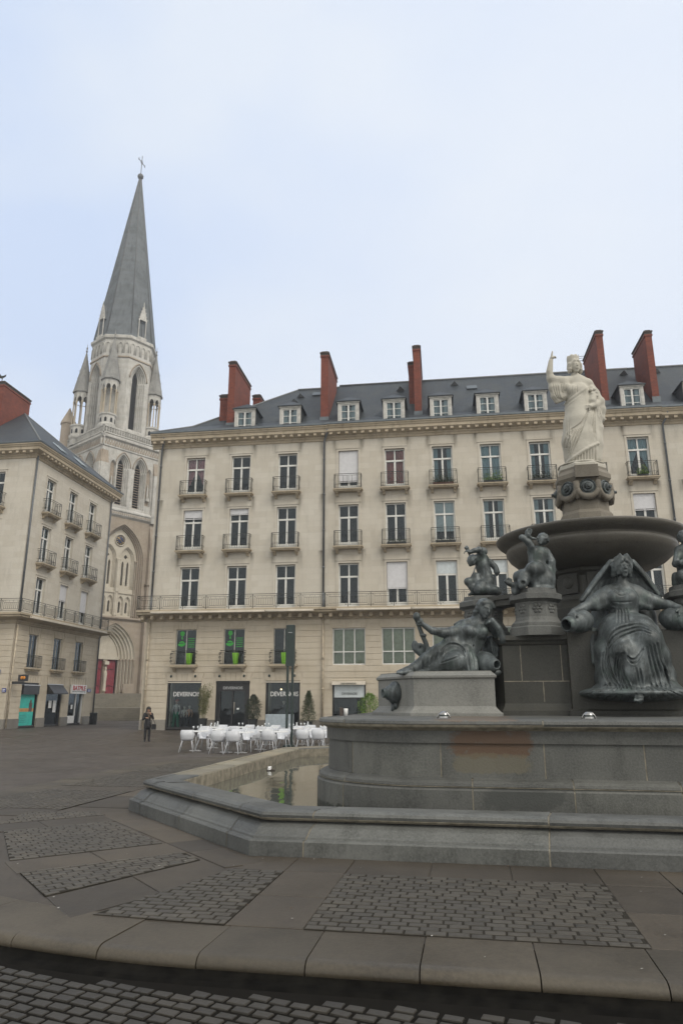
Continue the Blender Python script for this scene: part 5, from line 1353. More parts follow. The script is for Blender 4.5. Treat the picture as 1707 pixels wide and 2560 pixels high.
# bowl and the drum above it
m = MB(); m.lathe([(.6,4.0),(.85,4.0),(1.1,4.05),(1.32,4.15),(1.47,4.28),(1.53,4.38),(1.535,4.43),(1.52,4.46),(1.505,4.475),(1.52,4.49),(1.60,4.52),(1.67,4.575),(1.70,4.61),(1.715,4.645),(1.70,4.668),(1.64,4.672),(1.5,4.60),(.6,4.5)], 72)
m.build('upper_bowl', GRAN_T, FT)
m = MB()
m.lathe([(.50,4.6),(.50,5.08),(.47,5.12),(.44,5.15),(.44,5.36),(.46,5.40),(.47,5.70),(.50,5.74),(.53,5.78),(.53,5.86),(.50,5.9),(.46,5.95),(.46,6.0),(.3,6.02)], 8, (0,0), 0, False, ph)
for k in range(8):
    a = k*math.pi/4+ph*.0-math.pi/2; c = Vector((.46*math.cos(a), .46*math.sin(a), 5.56)); n_ = Vector((math.cos(a), math.sin(a), 0)); u = Vector((-math.sin(a), math.cos(a), 0))
    m.tube([c+u*(.185*math.cos(t))+Vector((0,0,.185*math.sin(t)-.01))+n_*.02 for t in [math.pi*(1+q/8) for q in range(9)]], [.035,.05,.055,.06,.07,.06,.055,.05,.035], 7, 0)
    m.tube([c+u*.19+Vector((0,0,.12)), c+u*.19+Vector((0,0,-.02)), c+u*.19+Vector((0,0,-.22))], [.055,.065,.03], 7, 0)
m.box(-.21,.21,-.54,-.3,5.74,5.98,0)
m.build('statue_drum', SCULPT, FT)
m = MB(); m.lathe([(.46,6.0),(.46,6.06),(.42,6.1),(.40,6.13),(.0,6.14)], 8, (0,0), 0, False, ph); m.build('statue_plinth', MARBLE, FT)
for k in range(8):
    a = k*math.pi/4-math.pi/2
    m = MB(); m.lathe([(.0,-.02),(.150,-.02),(.155,.012),(.138,.03),(.118,.012),(.108,.012),(.10,.045),(.072,.05),(.060,.03),(.055,.085),(.03,.09),(.028,.13),(0,.13)], 24, smooth=False)
    c = Vector((.475*math.cos(a), .475*math.sin(a), 5.56)); n_ = Vector((math.cos(a), math.sin(a), 0)); u = Vector((-math.sin(a), math.cos(a), 0))
    for i, v in enumerate(m.V): m.V[i] = tuple(c+u*v[0]+Vector((0,0,v[1]))+n_*v[2])
    m.build('water_boss', BRONZE, FT)
# steel floodlights on the rim
for k, (x, lb) in enumerate(((-2.66,'polished steel floodlight on the fountain rim below the reclining bronze woman'), (-.98,'polished steel floodlight on the fountain rim left of the seated bronze woman'))):
    t = thing('floodlight', lb, 'lamp', M=M_FTN@Matrix.Translation((x,-4.72,1.463))@Matrix.Scale(.66, 4), group='steel floodlights on the fountain rim')
    m = MB(); m.tube([(-.075*math.cos(a)*1.55, 0, .115*math.sin(a)*1.05) for a in [q*math.pi/10 for q in range(11)]], .014, 6); m.box(-.13,.13,-.03,.03,0,.008); m.build('bracket', CHROME, t)
    m = MB()
    for i_, (z0, z1, r0, r1) in enumerate(((.015,.045,.075,.078),(.045,.075,.070,.070),(.075,.10,.078,.072),(.10,.125,.066,.05),(.125,.135,.05,.0))): m.lathe([(r0,z0),(r1,z1)] if i_ < 4 else [(r0,z0),(.03,z1),(0,z1+.003)], 18, (0,0), 1 if i_ in (1,) else 0, True, cap=False)
    for i, v in enumerate(m.V): m.V[i] = (v[0]*1.1, v[1]+(v[2]-.06)*.35, v[2])
    m.build('lamp_body', [CHROME, GREENP], t)
m = MB()
for k in range(3): m.add([(0+.03*k,0,.004+.03*k),(.12-.02*k,.03,.03),(.15,.12,.09+.02*k),(.02,.1,.02+.05*k)], [(0,1,2,3)])
m.tube([(.0,.02,.0),(.12,.1,.02),(.26,.08,.01)], [.03,.05,.02], 6, 1)
o = m.build('paper_scrap', [WHITEP, CAPST], M=Matrix.Translation(ground_pt(667, 1927, .387))@Matrix.Scale(.6, 4)); tag(o, 'white scrap of paper with dark twig floating in the pool', 'litter')
m = MB(); m.lathe([(.03,0),(.035,.1),(.03,.105)], 8); m.box(-.09,-.04,-.03,.03,0,.12,1)
tp = M_FTN@Vector((-4.18,-2.9,1.463)); o = m.build('paper_cup', [WHITEP, CAPST], M=Matrix.Translation(tp)); tag(o, 'small white paper cup left on the fountain rim near the shrub', 'cup')

# ================================================================== sculpture: figures modelled as blended volumes and meshed
class Sculpt:
    def __init__(s, lo, hi, h):
        s.h = h; s.lo = np.array(lo, np.float32); n = np.ceil((np.array(hi)-s.lo)/h).astype(int)+1
        s.n = n; s.f = np.full(n, .5, np.float32); s.ax = [s.lo[i]+h*np.arange(n[i], dtype=np.float32) for i in range(3)]
    def _sub(s, a, b):
        i0 = np.maximum(np.floor((np.array(a)-s.lo)/s.h).astype(int), 0); i1 = np.minimum(np.ceil((np.array(b)-s.lo)/s.h).astype(int)+1, s.n)
        if (i1 <= i0).any(): return None
        sl = tuple(slice(i0[i], i1[i]) for i in range(3))
        X, Y, Z = np.meshgrid(*[s.ax[i][sl[i]] for i in range(3)], indexing='ij', sparse=True)
        return sl, X, Y, Z
    def _blend(s, sl, d, k, cut):
        f = s.f[sl]
        if cut:
            d = -d; hh = np.clip(k-np.abs(f-d), 0, None)/max(k,1e-6); s.f[sl] = np.maximum(f, d)+hh*hh*k*.25
        else:
            hh = np.clip(k-np.abs(f-d), 0, None)/max(k,1e-6); s.f[sl] = np.minimum(f, d)-hh*hh*k*.25
    def seg(s, a, b, ra, rb, k=.03, cut=False):
        a = np.array(a, np.float32); b = np.array(b, np.float32); pad = max(ra, rb)+k+.05
        g = s._sub(np.minimum(a,b)-pad, np.maximum(a,b)+pad)
        if g is None: return
        sl, X, Y, Z = g; e = b-a; L2 = float(e@e)+1e-9
        t = np.clip(((X-a[0])*e[0]+(Y-a[1])*e[1]+(Z-a[2])*e[2])/L2, 0, 1)
        d = np.sqrt((X-a[0]-t*e[0])**2+(Y-a[1]-t*e[1])**2+(Z-a[2]-t*e[2])**2)-(ra+(rb-ra)*t)
        s._blend(sl, d, k, cut)
    def chain(s, pts, k=.03, cut=False):
        if k >= .05:
            for p, q in zip(pts, pts[1:]): s.seg(p[:3], q[:3], p[3], q[3], k, cut)
            return s
        A = np.array(pts, np.float32); pad = float(A[:,3].max())+k+.04      # joint-free union along the chain, blended in once
        g = s._sub(A[:,:3].min(0)-pad, A[:,:3].max(0)+pad)
        if g is None: return s
        sl, X, Y, Z = g; D = np.full(s.f[sl].shape, 9., np.float32)
        for a, b in zip(A, A[1:]):
            lo_ = np.minimum(a[:3], b[:3])-pad; hi_ = np.maximum(a[:3], b[:3])+pad; g2 = s._sub(lo_, hi_)
            if g2 is None: continue
            s2, X2, Y2, Z2 = g2; e = b[:3]-a[:3]; L2 = float(e@e)+1e-9
            t = np.clip(((X2-a[0])*e[0]+(Y2-a[1])*e[1]+(Z2-a[2])*e[2])/L2, 0, 1)
            d = np.sqrt((X2-a[0]-t*e[0])**2+(Y2-a[1]-t*e[1])**2+(Z2-a[2]-t*e[2])**2)-(a[3]+(b[3]-a[3])*t)
            r_ = tuple(slice(s2[i].start-sl[i].start, s2[i].stop-sl[i].start) for i in range(3)); D[r_] = np.minimum(D[r_], d)
        s._blend(sl, D, k, cut)
        return s
    def ell(s, c, r, k=.03, cut=False, rot=None):
        c = np.array(c, np.float32); r = np.array(r, np.float32); pad = float(max(r))+k+.05
        g = s._sub(c-pad, c+pad)
        if g is None: return s
        sl, X, Y, Z = g; x, y, z = X-c[0], Y-c[1], Z-c[2]
        if rot is not None:
            M = np.array(rot.to_3x3().inverted()); x, y, z = (M[i][0]*x+M[i][1]*y+M[i][2]*z for i in range(3))
        k0 = np.sqrt((x/r[0])**2+(y/r[1])**2+(z/r[2])**2); k1 = np.sqrt((x/r[0]**2)**2+(y/r[1]**2)**2+(z/r[2]**2)**2)+1e-6
        s._blend(sl, (k0*(k0-1)/k1).astype(np.float32), k, cut); return s
    def hit(s, u, v, y0, y1):
        """first surface met by the line of sight through a photo point, between distances y0 and y1"""
        x, y, z = ray(u, v); ys_ = np.arange(y0, y1, s.h*.5); k = ys_/y
        P = np.stack([x*k, ys_, EYE+z*k], 1); I = np.round((P-s.lo)/s.h).astype(int)
        ok = ((I >= 0) & (I < s.n)).all(1); I = np.clip(I, 0, s.n-1)
        g_ = getattr(s, 'base', s.f); val = np.where(ok, g_[I[:,0], I[:,1], I[:,2]], .5); w_ = np.nonzero(val < 0)[0]
        return None if len(w_) == 0 else P[w_[0]]
    def fold(s, pts, r, Z_, yr, k=.03, cut=False, sink=.3, taper=True):
        """a drapery ridge (or groove) laid on the surface along a curve of photo points"""
        P = []
        pts = catmull(pts, 5)
        for i, (X, Y) in enumerate(pts):
            h_ = s.hit(*Z_(X, Y), *yr)
            if h_ is None: continue
            t = i/max(1, len(pts)-1); rr = r*(.45+.55*math.sin(math.pi*min(1, max(0, t*.9+.08)))) if taper else r
            P.append((h_[0], h_[1]+rr*(sink if not cut else .1), h_[2], rr))
        if len(P) > 2:
            A = np.array(P)
            for _ in range(4): A[1:-1,:3] = A[1:-1,:3]*.5+(A[:-2,:3]+A[2:,:3])*.25
            s.chain([tuple(map(float, q)) for q in A], k, cut)
        return s
    def pleats(s, curves, r, Z_, yr):
        """a family of neighbouring folds: sharp ridges with grooves cut between them"""
        for c in curves: s.fold(c, r, Z_, yr, r*.8, False, .25)
        for a, b in zip(curves, curves[1:]):
            n = min(len(a), len(b)); s.fold([((a[i][0]+b[i][0])/2, (a[i][1]+b[i][1])/2) for i in range(n)], r*.75, Z_, yr, r*.7, True)
    def mesh(s, name, mat, parent, root, smooth_it=1):
        f = s.f; h = s.h
        sg = f < 0; nx, ny, nz = (int(q)-1 for q in s.n)
        acc = np.zeros((nx,ny,nz,3), np.float32); cnt = np.zeros((nx,ny,nz), np.float32)
        cor = [(i,j,k) for i in (0,1) for j in (0,1) for k in (0,1)]
        def C(a, c): return a[c[0]:c[0]+nx, c[1]:c[1]+ny, c[2]:c[2]+nz]
        for a in cor:
            for ax in range(3):
                if a[ax] == 0:
                    b = list(a); b[ax] = 1; fa, fb = C(f, a), C(f, b); m_ = (fa < 0) != (fb < 0)
                    t = np.where(m_, fa/(fa-fb+1e-12), 0)
                    for q in range(3): acc[...,q] += np.where(m_, a[q]+(t if q == ax else 0), 0)
                    cnt += m_
        idx = -np.ones((nx,ny,nz), np.int64); act = cnt > 0; idx[act] = np.arange(act.sum())
        g = np.argwhere(act); V = (g+acc[act]/cnt[act][:,None])*h+s.lo
        F = []
        for ax in range(3):
            o1, o2 = [(1,2),(2,0),(0,1)][ax]
            shp = [nx,ny,nz]; sl0 = [slice(1,n_) for n_ in shp]; sl0[ax] = slice(0, shp[ax])
            A = sg[tuple(slice(sl0[q].start, sl0[q].stop) for q in range(3))]
            e1 = [slice(sl0[q].start, sl0[q].stop) for q in range(3)]; e1[ax] = slice(1, shp[ax]+1); B = sg[tuple(e1)]
            cross = np.argwhere(A != B)
            if len(cross) == 0: continue
            base = cross.copy()
            for q in range(3):
                if q != ax: base[:,q] += 1
            inside = A[tuple(cross.T)]
            def at_(d1, d2):
                b = base.copy(); b[:,o1] -= d1; b[:,o2] -= d2; return idx[tuple(b.T)]
            q4 = np.stack([at_(1,1), at_(0,1), at_(0,0), at_(1,0)], 1); q4[~inside] = q4[~inside][:, ::-1]
            F.append(q4)
        F = np.concatenate(F); F = F[(F >= 0).all(1)]
        for _ in range(smooth_it):     # light relaxation removes the grid steps
            s_ = np.zeros_like(V); c_ = np.zeros(len(V), np.float32)
            for i in range(4):
                a, b = F[:,i], F[:,(i+1)%4]; np.add.at(s_, a, V[b]); np.add.at(c_, a, 1); np.add.at(s_, b, V[a]); np.add.at(c_, b, 1)
            V = V*.55+.45*s_/np.maximum(c_,1)[:,None]
        me = bpy.data.meshes.new(name); V = V-np.array(root, np.float32)
        me.vertices.add(len(V)); me.vertices.foreach_set('co', V.astype(np.float32).ravel())
        me.loops.add(len(F)*4); me.loops.foreach_set('vertex_index', F.ravel().astype(np.int32))
        me.polygons.add(len(F)); me.polygons.foreach_set('loop_start', np.arange(0, len(F)*4, 4, dtype=np.int32)); me.polygons.foreach_set('loop_total', np.full(len(F), 4, np.int32))
        me.polygons.foreach_set('use_smooth', np.ones(len(F), bool)); me.materials.append(mat); me.update(); me.validate()
        o = bpy.data.objects.new(name, me); COL.objects.link(o); o.parent = parent
        return o
def catmull(p, n=5):
    p = [Vector((*q, 0)) if len(q) == 2 else Vector(q) for q in p]; dim = 2
    if len(p) < 3:
        return [tuple(p[0].lerp(p[-1], t/(n*2)))[:2] for t in range(n*2+1)]
    q = [p[0]*2-p[1]]+p+[p[-1]*2-p[-2]]; out = []
    for i in range(1, len(q)-2):
        for t in range(n):
            t /= n; a, b, c, d = q[i-1:i+3]
            out.append(.5*((2*b)+(c-a)*t+(2*a-5*b+4*c-d)*t*t+(3*b-a-3*c+d)*t**3))
    out.append(p[-1]); return [(v.x, v.y) for v in out]
def zoomer(x0, y0, s): return lambda X, Y: (x0+X*s, y0+Y*s)
def pts_of(Z_): return lambda *L_: [(*at(*Z_(X, Y), d), r) for X, Y, d, r in L_]
def head(S, c, yaw, tilt, s, hair=True, pitch=0.):
    """a head with brow, nose, mouth, chin, ears; c centre, s = half height of skull"""
    Rm = Matrix.Rotation(yaw, 3, 'Z') @ Matrix.Rotation(tilt, 3, 'Y') @ Matrix.Rotation(pitch, 3, 'X'); c = Vector(c)
    def q(x, y, z): return tuple(c+Rm@Vector((x,y,z))*s)
    S.ell(c, (.66*s,.80*s,.85*s), .03*s, False, Rm.to_4x4())
    S.chain([(*q(0,-.28,-.35), .50*s), (*q(0,-.45,-.80), .27*s)], .22*s)           # jaw, chin
    for sx in (-1, 1):
        S.ell(q(sx*.28,-.84,.02), (.19*s,.16*s,.13*s), .05*s, True)                # eye sockets
        S.ell(q(sx*.27,-.66,.0), (.14*s,.12*s,.09*s), .03*s)
        S.chain([(*q(sx*.05,-.80,.17), .06*s), (*q(sx*.45,-.66,.16), .06*s)], .06*s)
        S.ell(q(sx*.68,.0,-.08), (.08*s,.16*s,.22*s), .05*s)
    S.chain([(*q(0,-.80,.12), .075*s), (*q(0,-.97,-.24), .105*s)], .07*s)          # nose
    S.chain([(*q(-.2,-.80,-.52), .055*s), (*q(0,-.86,-.50), .07*s), (*q(.2,-.80,-.52), .055*s)], .05*s)
    S.chain([(*q(-.16,-.80,-.585), .03*s), (*q(.16,-.80,-.585), .03*s)], .02*s, True)
    S.chain([(*q(-.13,-.80,-.65), .06*s), (*q(.13,-.80,-.65), .06*s)], .05*s)
    return q
def hand(S, wrist, d_, up, s, curl=.4, side=1):
    """palm, four separate bent fingers of different lengths and a thumb; d_ points along the fingers, up is the back of the hand"""
    d_ = Vector(d_).normalized(); up = Vector(up); up = (up-d_*up.dot(d_)).normalized(); r_ = d_.cross(up)*side; w_ = Vector(wrist)
    S.chain([(*w_, .24*s), (*(w_+d_*.45*s+r_*.1*s), .22*s)], .1*s); S.chain([(*(w_+d_*.45*s-r_*.22*s), .16*s), (*(w_+d_*.5*s+r_*.26*s), .16*s)], .1*s)
    for i, (o_, l) in enumerate(((-.3,.85),(-.1,1.0),(.1,.95),(.3,.75))):
        p0 = w_+d_*.55*s+r_*o_*s; a = curl; p1 = p0+(d_*math.cos(a)-up*math.sin(a))*.42*l*s; p2 = p1+(d_*math.cos(2.2*a)-up*math.sin(2.2*a))*.32*l*s; p3 = p2+(d_*math.cos(3*a)-up*math.sin(3*a))*.22*l*s
        S.chain([(*p0,.115*s),(*p1,.10*s),(*p2,.088*s),(*p3,.075*s)], .03*s)
    t0 = w_+d_*.15*s-r_*.22*s; t1 = t0+(d_*.6-r_*.75-up*.2).normalized()*.35*s; t2 = t1+(d_*.9-r_*.25-up*.3).normalized()*.3*s
    S.chain([(*t0,.14*s),(*t1,.11*s),(*t2,.085*s)], .04*s)

# ---- seated veiled woman in front of the pier
Z9 = zoomer(1300, 1280, .2596); P9 = pts_of(Z9)
YF = (9.6, 12.4)
def build_seated():
    S = Sculpt((3.15,9.75,1.35), (6.0,11.75,4.15), .0115)
    root = (4.55, 10.9, 1.46)
    # torso
    S.chain(P9((985,1120,11.05,.27),(985,990,11.08,.185),(980,880,11.05,.20),(978,800,11.08,.17)), .12)
    S.chain(P9((855,775,11.08,.11),(978,760,11.08,.14),(1105,775,11.08,.11)), .1)
    S.chain(P9((975,740,11.06,.085),(975,640,11.02,.075)), .05)
    for x in (905, 1052): S.ell(at(*Z9(x,825),10.9), (.115,.10,.10), .09)
    # arms
    S.chain(P9((850,780,11.06,.105),(690,880,10.98,.088)), .06); S.chain(P9((690,880,10.98,.085),(600,925,10.9,.07),(515,955,10.78,.05)), .05)
    S.chain(P9((1110,780,11.06,.105),(1300,865,10.98,.088)), .06); S.chain(P9((1300,865,10.98,.085),(1430,900,10.9,.07),(1535,925,10.78,.05)), .05)
    hand(S, at(*Z9(505,962),10.72), Vector(at(*Z9(478,1035),10.6))-Vector(at(*Z9(505,962),10.72)), (-.5,-.6,.6), .165, .5, 1)
    hand(S, at(*Z9(1540,935),10.74), Vector(at(*Z9(1570,1010),10.62))-Vector(at(*Z9(1540,935),10.74)), (.5,-.6,.6), .165, .5, -1)
    # loose sleeves
    for sx, xs in ((1,(845,700)),(-1,(1112,1285))):
        S.chain(P9((xs[0],800,11.05,.12),((xs[0]+xs[1])/2,850,11.02,.12),(xs[1],880,11.0,.10)), .08)
        for q in range(4):
            t = q/3; x0 = xs[0]+(xs[1]-xs[0])*(.1+.7*t); S.chain(P9((x0,800+60*t,10.95,.03),(x0+sx*8,880+40*t,10.94,.05),(x0+sx*35,935-5*q,11.0,.03)), .04)
    # head, hair, wreath
    q = head(S, at(*Z9(976,535),10.98), .05, 0, .158)
    for sx in (-1, 1):
        for i in range(8):
            a = i/7; S.ell(q(sx*(.24+.46*math.sin(a*2.0)), -.58+.42*a, .58-.95*a), (.036,.045,.034), .007)
        for i in range(6): S.ell(q(sx*(.74+.05*(i%2)), -.18+.09*i, .30-.21*i), (.046,.055,.045), .008)
        for i in range(5): S.ell(q(sx*(.62-.02*i), -.46+.05*i, .18-.2*i), (.030,.035,.034), .006)
        for i in range(6): S.chain([(*q(sx*(.42+.1*i), -.42+.09*i, .74-.13*i),.030),(*q(sx*(.60+.11*i), -.46+.09*i, .86-.11*i),.012)], .008)
        for i in range(8):
            a = i/7; b_ = Vector(q(sx*(.16+.62*a), -.55+.25*a, .82-.5*a)); S.chain([(*b_,.03),(*(b_+Vector((sx*.03,-.02,.075-.03*a))),.012)], .015)
        S.chain([(*q(sx*.14,-.5,.85),.035),(*q(sx*.24,-.45,1.12),.028),(*q(sx*.30,-.42,1.28),.012)], .02)
    # veil falling from the wreath to both arms
    for sx, xa, ya, xb in ((-1, 590, 852, 860), (1, 1332, 802, 1095)):
        for i in range(13):
            t = i/12; x = xa+(xb-xa)*t; y = ya+(742-ya)*t; x0 = 975+sx*(118-50*t); y0 = 452+60*t; rr = .030+(.012 if i % 3 == 0 else 0)
            S.chain(P9((975+sx*48,470,11.10+.12*t,rr*.7),(x0-sx*12,y0+26,11.08+.14*t,rr),((x0+x)/2,(y0+y)/2,11.13+.12*t,rr),(x,y,11.10+.14*t,rr)), .022)
        S.chain(P9((975+sx*55,452,11.08,.02),(975+sx*103,482,11.05,.028),((975+sx*108+xa)/2,(474+ya)/2,11.09,.032),(xa,ya,11.06,.03)), .015)
    S.ell(at(*Z9(975,600),11.3), (.2,.1,.32), .1)
    # back mass / throne
    S.chain(P9((800,1000,11.45,.2),(1180,1000,11.45,.2)), .1); S.chain(P9((820,1180,11.4,.26),(1180,1180,11.4,.26)), .15); S.chain(P9((850,1450,11.25,.28),(1250,1450,11.25,.28)), .2)
    S.chain(P9((860,1620,11.1,.26),(1330,1620,11.1,.26)), .2)
    # legs under the robe
    S.chain(P9((905,1130,10.95,.22),(985,1335,10.45,.135)), .1); S.chain(P9((985,1335,10.45,.14),(1060,1560,10.42,.115),(1125,1730,10.42,.085)), .06)
    S.chain(P9((1075,1120,10.95,.22),(1235,1225,10.4,.14)), .1); S.chain(P9((1235,1225,10.4,.145),(1275,1450,10.5,.13),(1310,1680,10.6,.1)), .08)
    S.chain(P9((900,1100,10.9,.16),(1000,1085,10.8,.13),(1180,1080,10.85,.14)), .1)
    S.chain(P9((1085,1190,10.78,.2),(1095,1300,10.6,.19),(1110,1430,10.52,.17),(1150,1560,10.52,.16),(1190,1660,10.55,.14)), .15)
    S.chain(P9((960,1180,10.75,.2),(1180,1150,10.72,.2)), .12)
    # robe falling on both sides
    S.chain(P9((860,1180,10.9,.16),(810,1330,10.82,.14),(770,1450,10.85,.09)), .1); S.chain(P9((860,1350,10.7,.13),(870,1520,10.65,.13),(920,1650,10.6,.12)), .1)
    S.chain(P9((1290,1190,10.65,.11),(1350,1380,10.75,.12),(1410,1570,10.8,.11),(1445,1690,10.72,.07)), .1)
    S.chain(P9((690,1130,11.1,.04),(700,1300,11.05,.05),(720,1450,11.0,.05)), .04); S.chain(P9((730,1140,11.1,.04),(735,1300,11.05,.04),(745,1420,11.0,.04)), .04)
    S.chain(P9((790,1520,10.8,.1),(830,1650,10.62,.09),(880,1710,10.5,.07)), .08)
    # rock and scallop-edged shell footing
    S.ell(at(*Z9(1120,1745),10.75), (.84,.58,.12), .05); S.ell(at(*Z9(1120,1690),10.8), (.62,.42,.16), .08)
    # foot
    S.chain(P9((1125,1735,10.4,.075),(1140,1790,10.26,.06),(1142,1815,10.2,.05)), .04)
    for i in range(5): S.chain(P9((1115+13*i,1795,10.22,.026),(1102+17*i,1818-3*abs(i-1),10.16,.022)), .01)
    S.chain(P9((1320,1660,10.5,.07),(1345,1720,10.4,.055)), .04)
    # drapery folds
    F = lambda p, r, k=.02, c=False, sk=.3: S.fold(p, r, Z9, YF, k, c, sk)
    S.base = S.f.copy(); PL = lambda c, r: S.pleats(c, r, Z9, YF)
    PL([[(835-8*i,1300+o*1.5),(855+2*i,1185+o),(930+6*i,1110+o*.9),(1040+6*i,1080+o*.75),(1150,1066+o*.6),(1235+4*i,1108+o*.5)] for i, o in ((i, i*50) for i in range(4))], .026)
    PL([[(1000+8*i,1330+34*i),(1035+10*i,1385+36*i),(1085+6*i,1410+32*i),(1140,1370+26*i),(1190-4*i,1290+24*i)] for i in range(3)], .021)
    PL([[(925+22*i,1350+26*(i%2)),(905+24*i,1450),(905+30*i,1580),(945+34*i,1700)] for i in range(5)], .021)
    PL([[(1095+36*i,1500+10*i),(1110+32*i,1580),(1130+28*i,1680)] for i in range(3)], .02)
    PL([[(1205+30*i,1310-14*i),(1218+38*i,1430),(1245+44*i,1560),(1285+42*i,1690)] for i in range(5)], .022)
    PL([[(790+28*i,1350),(778+28*i,1440),(795+34*i,1560),(850+38*i,1680)] for i in range(4)], .022)
    PL([[(925+28*i,930),(922+32*i,1000),(915+36*i,1070)] for i in range(5)], .013)
    PL([[(900,745+18*i),(975,782+20*i),(1050,745+18*i)] for i in range(3)], .011)
    F([(865,908),(975,930),(1090,908)], .014, .012)
    F([(880,862),(975,872),(1075,862)], .010, .008, True)
    for i in range(17):     # shell ribs as grooves
        a = math.pi*(.03+.94*i/16); F([(1115-230*math.cos(a),1640+50*math.sin(a)),(1115-370*math.cos(a),1690+85*math.sin(a)),(1115-500*math.cos(a),1720+140*math.sin(a))], .013, .01, True)
    t = thing('bronze_statue', 'seated veiled bronze woman with arms spread over two urns, under the bowl', 'statue', loc=root)
    S.mesh('figure', BRONZE, t, root)
    for nm, a, b_, mth in (('urn',(640,1035,10.98),(540,1060,10.78),(470,1080,10.68)),('urn',(1400,1020,10.98),(1500,1040,10.8),(1575,1055,10.7))):
        pa, pb, pm = (Vector(at(*Z9(x,y),d)) for x, y, d in (a, b_, mth)); U = Sculpt(np.minimum(pa,pm)-.3, np.maximum(pa,pm)+.3, .0145)
        U.chain([(*pa,.11),(*pa.lerp(pb,.5),.165),(*pb,.15),(*pb.lerp(pm,.6),.10)], .05); U.chain([(*pb.lerp(pm,.75),.115),(*pm,.125)], .02); dd = (pm-pb).normalized()
        U.chain([(*(pm-dd*.05),.08),(*(pm+dd*.2),.085)], .01, True)
        for q_ in range(5):
            c = pa.lerp(pb, .1+.2*q_); u = dd.orthogonal().normalized(); w_ = dd.cross(u); rr = .155 if 0 < q_ < 4 else .135
            ring = [(*(c+u*rr*math.cos(k_*math.pi/10)+w_*rr*math.sin(k_*math.pi/10)), .011) for k_ in range(21)]; U.chain(ring, .012)
        U.mesh(nm, BRONZE, t, root)
build_seated()

